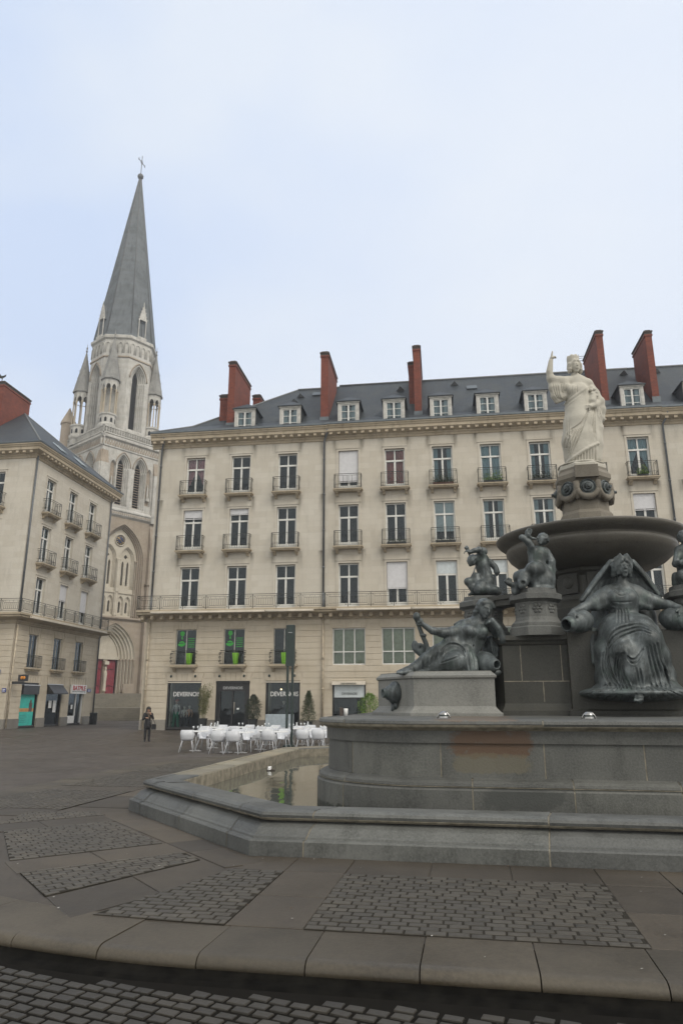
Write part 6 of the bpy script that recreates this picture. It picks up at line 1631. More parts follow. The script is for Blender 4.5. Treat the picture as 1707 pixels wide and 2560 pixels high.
# ---- standing marble woman on the drum
ZE = zoomer(1340, 860, .1445); PE = pts_of(ZE); YE = (12.2, 13.6)
def build_marble():
    S = Sculpt((4.0,12.4,6.05), (5.5,13.45,8.78), .0105); root = (4.69, 13.0, 6.14)
    S.chain(PE((760,2060,13.0,.27),(770,1850,13.0,.265),(760,1600,13.0,.275),(740,1350,13.0,.27),(725,1150,13.02,.235),(715,980,13.02,.215),(700,830,13.02,.20),(700,720,13.02,.15)), .1)
    S.chain(PE((640,1950,12.98,.17),(620,1700,12.95,.18),(640,1400,12.98,.17)), .1); S.chain(PE((960,1980,13.0,.16),(960,1700,12.98,.17),(940,1350,13.,.17)), .1)
    S.chain(PE((560,660,13.02,.10),(700,650,13.03,.13),(860,690,13.02,.115)), .09)
    S.chain(PE((665,640,13.02,.08),(662,540,13.0,.075)), .04)
    for x, y in ((610,790),(780,800)): S.ell(at(*ZE(x,y),12.86), (.10,.085,.10), .08)
    q = head(S, at(*ZE(660,395),12.96), .12, 0, .15)
    for sx in (-1, 1):
        for i in range(9):
            a = i/8; S.ell(q(sx*(.26+.48*math.sin(a*1.9)), -.56+.5*a, .60-1.05*a), (.036,.045,.034), .008)
        for i in range(5): S.ell(q(sx*.76, -.1+.14*(i%3), .25-.24*i), (.042,.055,.04), .01)
    S.ell(q(0,.25,.35), (.13,.12,.13), .05)
    for i in range(14):     # mural crown
        a = i*2*math.pi/14; c = Vector(q(.62*math.cos(a)-.1, .62*math.sin(a)+.1, .95)); S.chain([(*(c-Vector((0,0,.03))),.028),(*(c+Vector((0,0,.055+(.02 if i%2 else 0)))),.030)], .02)
    # raised arm, sleeve
    S.chain(PE((540,640,13.0,.10),(400,640,12.95,.09),(250,600,12.9,.075)), .05); S.chain(PE((245,600,12.9,.072),(225,480,12.88,.066),(248,300,12.86,.045)), .04)
    w_ = Vector(at(*ZE(252,290),12.86)); hand(S, w_, Vector((.03,-.02,.1)), (-.8,-.4,0), .13, .75, 1); S.chain(PE((258,230,12.84,.022),(268,180,12.83,.02),(276,128,12.82,.014)), .015)
    for i in range(7):
        t = i/6; x0 = 245+260*t; S.chain(PE((x0,640,12.92,.05),(x0+20,760,12.92,.055),(300+180*t,900+20*math.sin(t*3),12.94,.05),(340+130*t,1000-60*t,12.96,.035)), .05)
    # left arm bent to the hip, carved crown held in the crook, hanging cloak
    S.chain(PE((890,700,13.04,.10),(1000,860,13.08,.095),(1085,990,13.0,.085)), .05); S.chain(PE((1085,1000,13.0,.08),(1000,1050,12.86,.065),(925,1080,12.76,.045)), .04)
    hand(S, at(*ZE(925,1082),12.76), Vector((-.12,-.03,-.02)), (-.1,-.9,.2), .12, .5, 1)
    S.chain(PE((960,780,12.95,.07),(985,880,12.88,.08),(965,980,12.82,.07)), .04)
    for x, y in ((940,800),(1000,790),(1030,840),(960,860),(1010,910),(940,930),(985,960),(1040,900),(930,980)): S.ell(at(*ZE(x,y),12.83), (.035,.04,.035), .012)
    S.chain(PE((1090,1010,13.02,.10),(1110,1150,13.02,.095),(1125,1300,13.0,.06),(1100,1360,13.0,.03)), .05); S.chain(PE((1020,1080,12.92,.07),(1060,1250,12.92,.07),(1090,1450,12.93,.07),(1085,1500,12.93,.05)), .05)
    S.chain(PE((1060,1500,12.95,.09),(1070,1750,12.95,.08),(1060,1980,12.95,.07)), .06)
    # himation hem standing proud of the tunic
    hem = catmull([(540,2070),(640,1990),(760,1900),(900,1810),(1055,1735)], 5)
    S.base = S.f.copy()
    for x, y in hem:
        h_ = S.hit(*ZE(x, y-14), *YE)
        if h_ is not None: S.ell((h_[0], h_[1]+.01, h_[2]), (.035,.045,.025), .03)
    F = lambda p, r, k=.015, c=False, sk=.3: S.fold(p, r, ZE, YE, k, c, sk)
    S.base = S.f.copy(); PL = lambda c, r: S.pleats(c, r, ZE, YE)
    F([(475,1065),(560,985),(680,895),(800,800),(890,745)], .034, .015); F([(490,1115),(600,1020),(720,930),(830,835)], .022, .012); F([(470,1010),(560,930),(660,840),(760,740)], .020, .012)
    PL([[(400+30*i,665+8*i),(420+26*i,760),(430+18*i,870-8*i),(470+6*i,940-18*i)] for i in range(6)], .013)
    PL([[(262+40*i,700),(295+36*i,840),(350+26*i,940),(420+14*i,985-8*i)] for i in range(4)], .014)
    PL([[(905-4*i,1060+36*i),(870-24*i,1250+30*i),(800-50*i,1500),(700-48*i,1750),(600-14*i,1990-40*i)] for i in range(6)], .020)
    PL([[(915+34*i,1130),(935+28*i,1300),(965+20*i,1480),(1000+12*i,1660)] for i in range(4)], .015)
    PL([[(500+40*i,1250+60*i),(515+36*i,1500+40*i),(550+26*i,1750+30*i)] for i in range(3)], .015)
    PL([[(636+50*i,2078),(642+49*i,2000-20*i),(650+48*i,1975-26*i)] for i in range(9)], .019)
    PL([[(1050+20*i,1080),(1075+16*i,1200),(1098+10*i,1320)] for i in range(4)], .013)
    PL([[(600+40*i,720),(592+42*i,790),(586+46*i,850)] for i in range(4)], .012)
    S.chain(PE((860,2075,12.72,.05),(890,2090,12.66,.04),(930,2092,12.66,.035)), .02)
    S.ell((4.69,13.0,6.1), (.45,.42,.055), .03)
    t = thing('marble_statue', 'standing white marble woman with raised right arm on the fountain drum', 'statue', loc=root); S.mesh('figure', MARBLE, t, root)
build_marble()

# ---- reclining woman on the side plinth
KC = .88
ZC = zoomer(980, 1490, .1913); YC = (12.2*KC, 13.8*KC)
def PC(*L_): return pts_of(ZC)(*[(x, y, d*KC, r*KC) for x, y, d, r in L_])
def build_reclining():
    S = Sculpt((.5,10.8,1.98), (3.0,12.2,3.36), .0095); root = (1.7, 11.6, 2.1)
    S.chain(PC((960,760,13.1,.20),(1040,620,13.1,.165),(1090,500,13.1,.185),(1120,400,13.1,.15)), .1)
    S.chain(PC((950,380,13.08,.10),(1110,360,13.12,.12),(1285,370,13.14,.105)), .08)
    S.chain(PC((1105,350,13.1,.085),(1165,250,13.06,.08)), .05)
    for x, y in ((1005,455),(1170,470)): S.ell(at(*ZC(x,y),12.93*KC), (.105,.09,.10), .06)
    q = head(S, at(*ZC(1215,180),13.0*KC), .35, .32, .145, pitch=.12)
    for i in range(16):
        a = i/15; S.ell(q(-.75+1.5*a, -.35+.15*math.sin(a*3.1), .55+.35*math.sin(a*math.pi)), (.034,.042,.032), .005)
    for i in range(10): S.ell(q(-.66-.06*(i%3), .05+.06*i, .55-.14*i), (.048,.06,.040), .006)
    for i in range(9):
        a = math.pi*(.1+.8*i/8); S.chain([(*q(-.62*math.cos(a), -.45, .5+.36*math.sin(a)),.026),(*q(-.74*math.cos(a), -.5, .62+.42*math.sin(a)),.010)], .006)
    S.ell(q(-.1,.3,.35), (.13,.14,.14), .04); S.chain(PC((1100,220,13.1,.06),(1060,300,13.14,.045),(1010,310,13.1,.03)), .03)
    S.ell(at(*ZC(915,500),12.98*KC), (.1,.09,.13), .06)
    # arm holding the oar, arm propping the chin
    S.chain(PC((925,410,13.05,.10),(790,470,12.98,.088),(650,480,12.92,.075)), .05); S.chain(PC((650,480,12.92,.074),(520,455,12.9,.066),(405,375,12.9,.045)), .04)
    hand(S, at(*ZC(400,370),12.9*KC), Vector(at(*ZC(325,280),12.88*KC))-Vector(at(*ZC(400,370),12.9*KC)), (-.3,-.8,.5), .13, .85, 1); S.ell(at(*ZC(318,268),12.9*KC), (.06,.06,.07), .03)
    S.chain(PC((310,280,12.93,.035),(380,480,12.98,.04),(440,620,13.02,.045),(470,740,13.05,.04)), .02); S.ell(at(*ZC(405,515),12.98*KC), (.055,.055,.03), .01)
    S.chain(PC((1290,380,13.12,.10),(1370,480,13.05,.09),(1440,560,12.98,.08)), .05); S.chain(PC((1440,560,12.98,.078),(1380,420,12.92,.07),(1300,315,12.9,.052)), .04)
    hand(S, at(*ZC(1310,330),12.9*KC), Vector(at(*ZC(1235,330),12.9*KC))-Vector(at(*ZC(1310,330),12.9*KC)), (0,-.6,.8), .13, .8, -1)
    # draped upper leg and bent lower leg
    S.chain(PC((930,690,13.12,.20),(780,670,13.05,.17),(620,735,12.98,.145)), .1); S.chain(PC((620,735,12.98,.14),(450,830,12.98,.115),(290,930,12.98,.085)), .06)
    S.chain(PC((960,820,13.0,.18),(860,850,12.85,.155),(790,865,12.78,.14)), .1); S.chain(PC((790,865,12.78,.135),(640,915,12.9,.11),(480,945,12.98,.09)), .08)
    S.chain(PC((270,940,12.95,.075),(190,965,12.9,.06),(120,985,12.86,.045)), .04)
    for i in range(5): S.chain(PC((140-4*i,970+8*i,12.88-.03*i,.024),(70-2*i,985+6*i,12.84-.03*i,.02)), .01)
    S.chain(PC((240,990,12.82,.06),(170,1000,12.78,.045),(110,1005,12.76,.03)), .03)
    # cloth under her and cloak over the shoulder, cloth behind
    S.chain(PC((260,1010,12.98,.035),(600,985,12.9,.055),(900,985,12.84,.06),(1060,1015,12.8,.05),(1380,1000,12.95,.06)), .05); S.chain(PC((500,980,13.1,.08),(900,960,13.15,.1),(1300,970,13.2,.1)), .08)
    S.chain(PC((960,700,12.9,.08),(985,830,12.82,.075),(1020,960,12.76,.06),(1060,1015,12.74,.04)), .05); S.chain(PC((1010,730,12.95,.06),(1080,850,12.85,.06),(1090,960,12.78,.05)), .04)
    S.chain(PC((1290,560,13.2,.06),(1330,680,13.15,.07),(1350,780,13.15,.05)), .05); S.chain(PC((1240,600,13.3,.08),(1250,760,13.3,.1),(1360,900,13.3,.12)), .08); S.chain(PC((1380,570,13.2,.03),(1460,605,13.2,.03),(1530,570,13.25,.02)), .02)
    S.chain(PC((820,375,13.1,.03),(900,345,13.08,.05),(990,330,13.05,.05)), .03)
    # scroll of the prow
    c = Vector(at(*ZC(355,665),13.2*KC))
    S.chain([(*(c+Vector((-math.cos(a)*(.015+.012*a), .0, math.sin(a)*(.015+.012*a)))), .02+.003*a) for a in [k*.5 for k in range(15)]], .012)
    S.chain(PC((310,640,13.2,.05),(330,720,13.2,.05),(400,790,13.2,.05),(520,800,13.2,.06)), .03); S.chain(PC((365,640,13.2,.03),(420,660,13.2,.03),(400,760,13.2,.05)), .03)
    F = lambda p, r, k=.012, c=False, sk=.3: S.fold(p, r, ZC, YC, k, c, sk)
    S.base = S.f.copy(); PL = lambda c, r: S.pleats(c, r, ZC, YC)
    S.chain(PC((640,700,12.98,.06),(740,620,12.98,.06),(860,610,12.98,.055),(950,680,12.95,.05),(990,800,12.9,.045)), .04)
    S.base = S.f.copy()
    PL([[(610+34*i,740-30*i),(700+34*i,650-18*i),(800+30*i,625+2*i),(890+28*i,690),(930+32*i,800)] for i in range(3)], .019)
    PL([[(690-66*i,690+36*i),(665-60*i,790+24*i),(600-46*i,850+22*i)] for i in range(6)], .017)
    PL([[(870,770+40*i),(760,815+40*i),(640-10*i,860+34*i)] for i in range(2)], .015)
    PL([[(960+36*i,710+16*i),(975+38*i,820),(985+38*i,930),(1005+28*i,1000)] for i in range(3)], .016)
    PL([[(360+130*i,1000),(450+130*i,978),(540+130*i,992)] for i in range(5)], .012)
    PL([[(1285+24*i,590),(1295+24*i,680),(1325+18*i,780)] for i in range(4)], .013)
    S.fold([(1080,520),(1075,580),(1060,650)], .010, ZC, YC, .01, True); S.ell(at(*ZC(1052,655),12.93*KC), (.02,.02,.025), .01, True)
    t = thing('bronze_statue', 'reclining bronze woman holding an oar, chin on her hand, on the side plinth', 'statue', loc=root); S.mesh('figure', BRONZE, t, root)
    U = Sculpt((1.9,10.8,1.95), (2.9,12.0,2.7), .012); pa, pb, pm = (Vector(at(*ZC(x,y),d*KC)) for x, y, d in ((1150,850,13.1),(1250,890,12.9),(1330,895,12.74)))
    U.chain([(*pa,.12),(*pa.lerp(pb,.5),.165),(*pb,.16),(*pb.lerp(pm,.6),.11)], .05); U.chain([(*pb.lerp(pm,.7),.11),(*pm,.10)], .02); dd = (pm-pb).normalized(); U.chain([(*(pm-dd*.02),.055),(*(pm+dd*.2),.06)], .01, True)
    for q_ in range(4):
        cc = pa.lerp(pb, .25+.25*q_); u = dd.orthogonal().normalized(); w_ = dd.cross(u); U.chain([(*(cc+u*.165*math.cos(k_*math.pi/10)+w_*.165*math.sin(k_*math.pi/10)), .010) for k_ in range(21)], .012)
    U.mesh('urn', BRONZE, t, root)
build_reclining()

# ---- child figures blowing shells
ZD = zoomer(1150, 1310, .1722); PD = pts_of(ZD)
def build_putto_back():
    dy = 12.35; kp = .86
    P = lambda *L_: pts_of(ZD)(*[(x, y, dy+d*kp, r*kp) for x, y, d, r in L_])
    lo = np.array(at(*ZD(0,1040),dy))-np.array((0,.8,.05)); hi = np.array(at(*ZD(620,280),dy))+np.array((0.1,.7,.1)); S = Sculpt(lo, hi, .012); root = at(*ZD(350,1030),dy)
    S.chain(P((385,830,0,.155),(350,700,.02,.13),(320,600,.02,.135),(300,520,.02,.12)), .06); S.chain(P((255,500,0,.09),(345,500,.03,.09)), .06)
    q = head(S, at(*ZD(165,535),dy-.05), -1.1, -.2, .108)
    for i in range(26):
        a = i*2.4; z = 1-2*(i+.5)/26
        if z > -.5: r_ = math.sqrt(1-z*z); S.ell(q(.62*r_*math.cos(a), .28+.62*r_*math.sin(a), .2+.72*z), (.035,.035,.03), .015)
    S.chain(P((280,510,-.02,.08),(300,440,-.08,.072),(275,375,-.12,.062)), .04); S.chain(P((275,375,-.12,.06),(200,385,-.16,.052),(140,410,-.18,.04)), .03)
    hand(S, at(*ZD(145,408),dy-.18), (-.1,0,.04), (0,-.3,.9), .10, .6, 1)
    S.chain(P((130,450,-.16,.018),(120,400,-.17,.028),(95,350,-.18,.045),(75,345,-.18,.03)), .015); S.chain(P((95,350,-.18,.04),(92,310,-.18,.01)), .01); S.ell(at(*ZD(340,400),dy+.1), (.07,.05,.08), .03)
    S.chain(P((400,850,-.08,.125),(310,900,-.22,.105),(265,950,-.28,.085)), .06); S.chain(P((270,955,-.28,.082),(400,950,-.25,.07),(500,960,-.18,.05),(530,985,-.18,.04)), .05)
    S.chain(P((340,830,-.05,.11),(220,820,-.12,.09),(115,835,-.15,.075)), .05); S.chain(P((115,840,-.15,.072),(170,920,-.16,.06),(205,990,-.15,.05)), .05)
    S.ell(at(*ZD(380,980),dy), (.27,.22,.12), .06); S.chain(P((130,1025,-.15,.03),(200,1000,-.1,.05)), .03)
    for k_, o in enumerate((0, 14, 28)): S.chain(P((350+o*.4,500+o,.03,.035),(440,540+o*1.4,.08,.045),(510,620+o,.08,.05),(545-o,700,.06,.045),(535-o*.5,745,.05,.015)), .02)
    S.chain(P((215,630,-.14,.014),(170,790,-.16,.018)), .01); S.ell(at(*ZD(230,760),dy-.1), (.09,.07,.07), .03)
    t = thing('bronze_statue', 'kneeling bronze child with a cloth, blowing a shell behind the reclining woman', 'statue', loc=root, group='bronze children on the fountain pedestals'); S.mesh('figure', BRONZE, t, root)
def build_putto_front():
    dy = 11.42
    P = lambda *L_: pts_of(ZD)(*[(x, y, dy+d, r) for x, y, d, r in L_])
    lo = np.array(at(*ZD(600,1000),dy))-np.array((0,.6,.05)); hi = np.array(at(*ZD(1440,70),dy))+np.array((.1,.5,.1)); S = Sculpt(lo, hi, .0115); root = at(*ZD(1180,985),dy)
    S.chain(P((1130,680,0,.135),(1110,570,0,.125),(1120,460,.0,.13),(1130,400,.02,.10)), .06); S.chain(P((1040,400,.02,.07),(1230,410,.04,.075)), .06)
    q = head(S, at(*ZD(1185,225),dy-.02), -.95, -.15, .118, pitch=-.3)
    for i in range(60):
        a = i*2.4; z = 1-2*(i+.5)/60
        if z > -.45:
            r_ = math.sqrt(1-z*z); X, Y_ = .7*r_*math.cos(a), .2+.75*r_*math.sin(a)
            if Y_ > -.42: S.ell(q(X, Y_, .12+.82*z), (.026,.026,.024), .008)
    S.chain(P((1050,400,-.02,.075),(1020,320,-.1,.062),(985,270,-.12,.055)), .04); S.chain(P((985,270,-.12,.052),(930,225,-.14,.045),(900,200,-.14,.038)), .03); S.ell(at(*ZD(895,195),dy-.14), (.055,.045,.05), .03)
    hand(S, at(*ZD(905,215),dy-.15), (.07,0,.05), (-.3,-.9,.2), .10, .8, 1)
    S.chain(P((1090,215,-.12,.018),(1020,200,-.14,.024),(975,165,-.14,.045),(985,125,-.14,.055),(1000,100,-.14,.05)), .02); S.chain(P((1000,120,-.17,.03),(1010,85,-.18,.04)), .01, True)
    S.chain(P((1215,410,.03,.08),(1280,470,.03,.07),(1310,560,.02,.062)), .04); S.chain(P((1315,540,.02,.07),(1325,700,.02,.06),(1330,850,.03,.055),(1325,930,.03,.05)), .03)
    for i in range(17): S.chain(P((1285,540+23*i,-.04,.012),(1320,548+23*i,-.06,.015),(1355,540+23*i,-.03,.012)), .008)
    S.chain(P((1330,560,.02,.03),(1365,640,.02,.022),(1395,680,.02,.015)), .02)
    S.chain(P((1160,690,-.03,.125),(1090,660,-.14,.115),(1040,650,-.2,.10)), .06); S.chain(P((1040,660,-.2,.095),(1090,760,-.12,.085),(1120,860,-.1,.07),(1080,930,-.16,.05)), .05)
    S.chain(P((1200,700,.0,.12),(1240,800,-.02,.13),(1230,920,-.02,.12)), .06)
    # dolphin with rolled brow, eye, snout, curled fin
    S.ell(at(*ZD(905,770),dy-.12), (.135,.15,.13), .05); S.chain(P((910,800,-.16,.1),(905,860,-.24,.075),(900,900,-.27,.05)), .05); S.chain(P((1000,780,-.02,.14),(1150,850,0,.15)), .08)
    for i in range(5): S.chain(P((860+30*i,670+8*abs(i-2),-.1,.02),(850+28*i,740,-.2,.024),(860+22*i,800,-.24,.018)), .012)
    S.ell(at(*ZD(955,800),dy-.27), (.035,.03,.03), .01); S.ell(at(*ZD(908,852),dy-.31), (.035,.03,.03), .012, True); S.chain(P((860,915,-.27,.02),(940,905,-.29,.02)), .01)
    S.ell(at(*ZD(825,780),dy), (.07,.09,.11), .03); S.chain(P((860,900,-.1,.045),(780,890,-.12,.045),(700,860,-.14,.045),(655,830,-.14,.03)), .03); S.chain(P((700,800,-.12,.03),(730,815,-.12,.03)), .01); S.chain(P((790,910,-.1,.06),(800,980,-.1,.07)), .04)
    S.ell(at(*ZD(1150,950),dy), (.26,.22,.05), .03)
    t = thing('bronze_statue', 'bronze child with curly hair riding a dolphin and blowing a conch, left pedestal', 'statue', loc=root, group='bronze children on the fountain pedestals'); S.mesh('figure', BRONZE, t, root)
    return t, dy
def build_putto_right():
    dy = 11.1; P = lambda *L_: pts_of(Z9)(*[(x, y, dy+d, r) for x, y, d, r in L_])
    lo = np.array(at(*Z9(1440,790),dy))-np.array((0,.5,.05)); hi = np.array(at(*Z9(1760,120),dy))+np.array((.1,.5,.1)); S = Sculpt(lo, hi, .012); root = at(*Z9(1600,790),dy)
    S.chain(P((1600,600,0,.14),(1590,490,0,.13),(1585,400,0,.125),(1590,350,.02,.1)), .06); S.chain(P((1530,370,.02,.07),(1650,370,.03,.07)), .05)
    q = head(S, at(*Z9(1568,245),dy-.02), -.5, .1, .118)
    for i in range(50):
        a = i*2.4; z = 1-2*(i+.5)/50
        if z > -.45:
            r_ = math.sqrt(1-z*z); Y_ = .2+.75*r_*math.sin(a)
            if Y_ > -.42: S.ell(q(.7*r_*math.cos(a), Y_, .12+.82*z), (.026,.026,.024), .008)
    S.chain(P((1525,375,0,.07),(1508,440,-.08,.06),(1495,500,-.1,.055)), .04); S.chain(P((1495,500,-.1,.052),(1540,490,-.2,.045),(1590,465,-.22,.038)), .03); S.chain(P((1660,375,0,.07),(1680,460,-.1,.06),(1610,470,-.2,.04)), .04)
    S.chain(P((1610,610,-.05,.12),(1560,620,-.2,.1)), .05); S.chain(P((1560,620,-.2,.09),(1570,720,-.15,.07)), .05); S.chain(P((1630,620,0,.12),(1640,740,0,.12)), .05)
    S.ell(at(*Z9(1515,640),dy), (.09,.1,.1), .03); S.chain(P((1490,610,-.02,.05),(1500,690,0,.07)), .03); S.ell(at(*Z9(1600,770),dy), (.27,.22,.06), .03)
    t = thing('bronze_statue', 'bronze child on the right pedestal, half cut by the picture edge', 'statue', loc=root, group='bronze children on the fountain pedestals'); S.mesh('figure', BRONZE, t, root)
build_putto_back(); build_putto_front(); build_putto_right()

# ================================================================== café terrace: white armchairs, tables, glasses
GZ = -.15
def mk_chair_meshes():
    sh = MB(); n = 20; rows = []
    prof_ = [(0.0,.43),(.6,.425),(.80,.44),(.88,.49),(.94,.60),(1.0,None)]
    def top(a):         # rim height round the shell: tall square back, arms dropping to the front
        t = abs(a)/math.pi; return .81 if t < .27 else (.81-.15*min(1,(t-.27)/.10) if t < .6 else .66-.2*min(1,(t-.6)/.16))
    def sq(a): return 1/(abs(math.sin(a))**3.2+abs(math.cos(a))**3.2)**(1/3.2)
    for thick in (0, -.018):
        V = []
        for r_, z in prof_:
            for k in range(n+1):
                a = -math.pi*.80+1.6*math.pi*k/n; zz = z if z is not None else top(a)
                rr = r_*(1+thick*3) if r_ else 0
                q_ = sq(a); V.append((.275*rr*math.sin(a)*q_, .265*rr*math.cos(a)*q_+.05*(zz-.43), zz-(thick*.6 if z is not None and r_ < .9 else 0)))
        rows.append(V)
    m_ = n+1; base = len(rows[0]); f = []
    for i in range(len(prof_)-1):
        for k in range(n):
            a, b, c, d = i*m_+k, i*m_+k+1, (i+1)*m_+k+1, (i+1)*m_+k
            f.append((d,c,b,a)); f.append((base+a,base+b,base+c,base+d))
    e = (len(prof_)-1)*m_
    for k in range(n): f.append((e+k, base+e+k, base+e+k+1, e+k+1))
    for i in range(len(prof_)-1):
        for k in (0, n):
            a, d = i*m_+k, (i+1)*m_+k; f.append((a,d,base+d,base+a))
    sh.add(rows[0]+rows[1], f, 0, True)
    sh.prism([(-.19,-.2),(.19,-.2),(.24,0),(.22,.1),(-.22,.1),(-.24,0)], .418, .436)
    return sh
def chair(label, x, y, rz, group):
    t = thing('armchair', label, 'chair', loc=(x, y, GZ), rz=rz, group=group)
    o = cached('ch_s', lambda: mk_chair_meshes().build('shell', PLAST)); o.parent = t
    for i, (sx, sy) in enumerate(((-1,-1),(1,-1),(-1,1),(1,1))):
        lo = cached(('ch_l', i), lambda: MB().tube([(sx*.17,sy*.15,.43),(sx*.20,sy*.19,.3),(sx*.27,sy*.29,0)], [.016,.015,.011], 6).build('leg', PLAST)); lo.parent = t
    return t
def table(label, x, y, rz, group):
    t = thing('cafe_table', label, 'table', loc=(x, y, GZ), rz=rz, group=group)
    cached('tb_t', lambda: MB().bbox(-.36,.36,-.36,.36,.71,.745,.008).build('tabletop', CLOTHW)).parent = t
    cached('tb_p', lambda: MB().tube([(0,0,.02),(0,0,.71)], .03, 8).build('pedestal', METALW)).parent = t
    cached('tb_b', lambda: MB().bbox(-.24,.24,-.05,.05,0,.022,.006).bbox(-.05,.05,-.24,-.052,0,.022,.006).bbox(-.05,.05,.052,.24,0,.022,.006).build('foot', METALW)).parent = t
    cached('tb_n', lambda: MB().bbox(-.33,-.1,-.3,-.12,.7455,.752,.002).bbox(.08,.33,.1,.3,.7455,.752,.002).build('place_mat', WHITEP)).parent = t
    return t
gm, gt_, gb = newmat('drinking_glass'); gb.inputs['Base Color'].default_value = (.75,.78,.8,1); gb.inputs['Roughness'].default_value = .08; gb.inputs['Alpha'].default_value = .45
def wine_glass(label, x, y):
    t = cached('wg', lambda: MB().lathe([(.034,0),(.03,.006),(.006,.012),(.005,.075),(.02,.09),(.036,.12),(.034,.17),(.033,.17),(.034,.12),(.0,.093)], 10).build('wine_glass', gm))
    t.location = (x, y, GZ+.752); tag(t, label, 'glass', 'glasses set out on the cafe tables'); return t
ORD = ['first', 'second', 'third', 'fourth', 'fifth', 'sixth', 'seventh', 'eighth', 'ninth']
ZH = zoomer(430, 1780, .2488)
feet = [(148,402),(330,372),(462,418),(612,422),(820,388),(972,410),(1150,352),(1312,392),(1470,392)]
rots = [.10,-.15,-.10,-.10,-.12,-.15,-.35,-.02,-.12]
tb = []
for i, ((X, Y), rz) in enumerate(zip(feet, rots)):
    gx, gy, _ = ground_pt(*ZH(X, Y), GZ); rz = math.pi+rz      # backs turned to the fountain
    fx, fy = -math.sin(rz+math.pi)*-1, math.cos(rz+math.pi)
    yaw = rz
    chair('white armchair turned to the shops, %s from the left in the front row' % ORD[i], gx, gy, yaw, 'white cafe armchairs')
    d = Vector((math.sin(.30), math.cos(.30))); tx, ty = gx+d.x*.68, gy+d.y*.68
    table('white square cafe table before the %s armchair from the left' % ORD[i], tx, ty, -.30, 'white cafe tables')
    tb.append((tx, ty, i))
    chair('white plastic armchair across the table from the %s front armchair' % ORD[i], gx+d.x*1.40, gy+d.y*1.40, -.30+random.uniform(-.2,.2), 'white cafe armchairs')
for j in range(7):
    gx, gy = -6.0+1.25*j+.35*(j > 2), 32.6+.25*math.sin(j*2.3)-.12*j; d = Vector((math.sin(.3), math.cos(.3)))
    chair('white armchair facing the shops, %s from the left in the back row' % ORD[j], gx, gy, math.pi-.2+.1*(j % 3), 'white cafe armchairs')
    table('white square cafe table in the back row, %s from the left' % ORD[j], gx+d.x*.7, gy+d.y*.7, -.3, 'white cafe tables'); tb.append((gx+d.x*.7, gy+d.y*.7, 9+j))
    chair('white armchair facing the fountain, %s from the left in the back row' % ORD[j], gx+d.x*1.42, gy+d.y*1.42, -.3, 'white cafe armchairs')
for tx, ty, i in tb:
    wh = 'on the %s front table from the left' % ORD[i] if i < 9 else 'on the %s back row table from the left' % ORD[i-9]
    for k, (dx, dy) in enumerate(((-.14,.12),(.02,.16))):
        wine_glass('stemmed glass %s, %s of its pair' % (wh, ['left','right'][k]), tx+dx, ty+dy)
    if i % 3 == 0:
        o = cached('carafe', lambda: MB().lathe([(.05,0),(.055,.1),(.03,.17),(.04,.23),(.036,.23),(.02,.16),(0,.02)], 10).build('carafe', gm)); o.location = (tx+.18, ty-.05, GZ+.752)
        tag(o, 'glass water carafe ' + wh, 'carafe', 'carafes on the cafe tables')

# ------------------------------------------------------------------ street furniture and planters
bp_ = ground_pt(*zoomer(350,1380,.3189)(1168,1535), GZ); HP = .0
Yp = bp_[1]; topz = at(*zoomer(350,1380,.3189)(1170,572), Yp)[2]
t = thing('street_post', 'tall dark green twin post with a box head, standing before the boutique window', 'post', loc=bp_, rz=FANG)
m = MB()
for sx in (-.115, .10): m.box(sx-.045, sx+.045, -.05, .05, 0, topz-GZ-.02, 0)
m.build('twin_post', GREENP, t)
h_ = topz-GZ; m = MB(); m.bbox(-.20,.17,-.09,.09,h_-1.75,h_,.02); m.box(-.1,.07,-.095,-.09,h_-.34,h_-.32,1); m.box(-.16,.13,-.094,-.088,h_-1.65,h_-.4,0); m.build('box_head', [GREENP, METALW], t)
m = MB(); m.bbox(-.22,.2,-.16,.16,0,.12,.02); m.build('base', GREENP, t)
bl_ = M_FACE@Vector((9.37,-2.5,-.02))
t = thing('menu_board', 'plain grey blue panel standing behind the green post before the shop window', 'panel', loc=bl_, rz=FANG)
m = MB(); m.bbox(-.81,.81,-.03,.03,.06,1.05,.01); m.build('panel', simple('grey_blue_panel', (.33,.38,.42), .5), t)
m = MB(); m.box(-.7,-.62,-.18,.18,0,.058); m.build('foot', IRON, t); m = MB(); m.box(.62,.7,-.18,.18,0,.058); m.build('foot', IRON, t)
bb = M_FACE@SIDE@Vector((10.3,-.75,0))
t = thing('litter_bin', 'black litter bin beside the third shop of the corner house', 'bin', loc=bb)
m = MB(); m.lathe([(.24,0),(.27,.06),(.27,.82),(.29,.84),(.29,.9),(.22,.93),(.22,.86),(0,.86)], 16); m.build('body', POTM, t); m = MB(); m.lathe([(.30,.55),(.305,.58),(.30,.61)], 16); m.build('band', IRON, t)

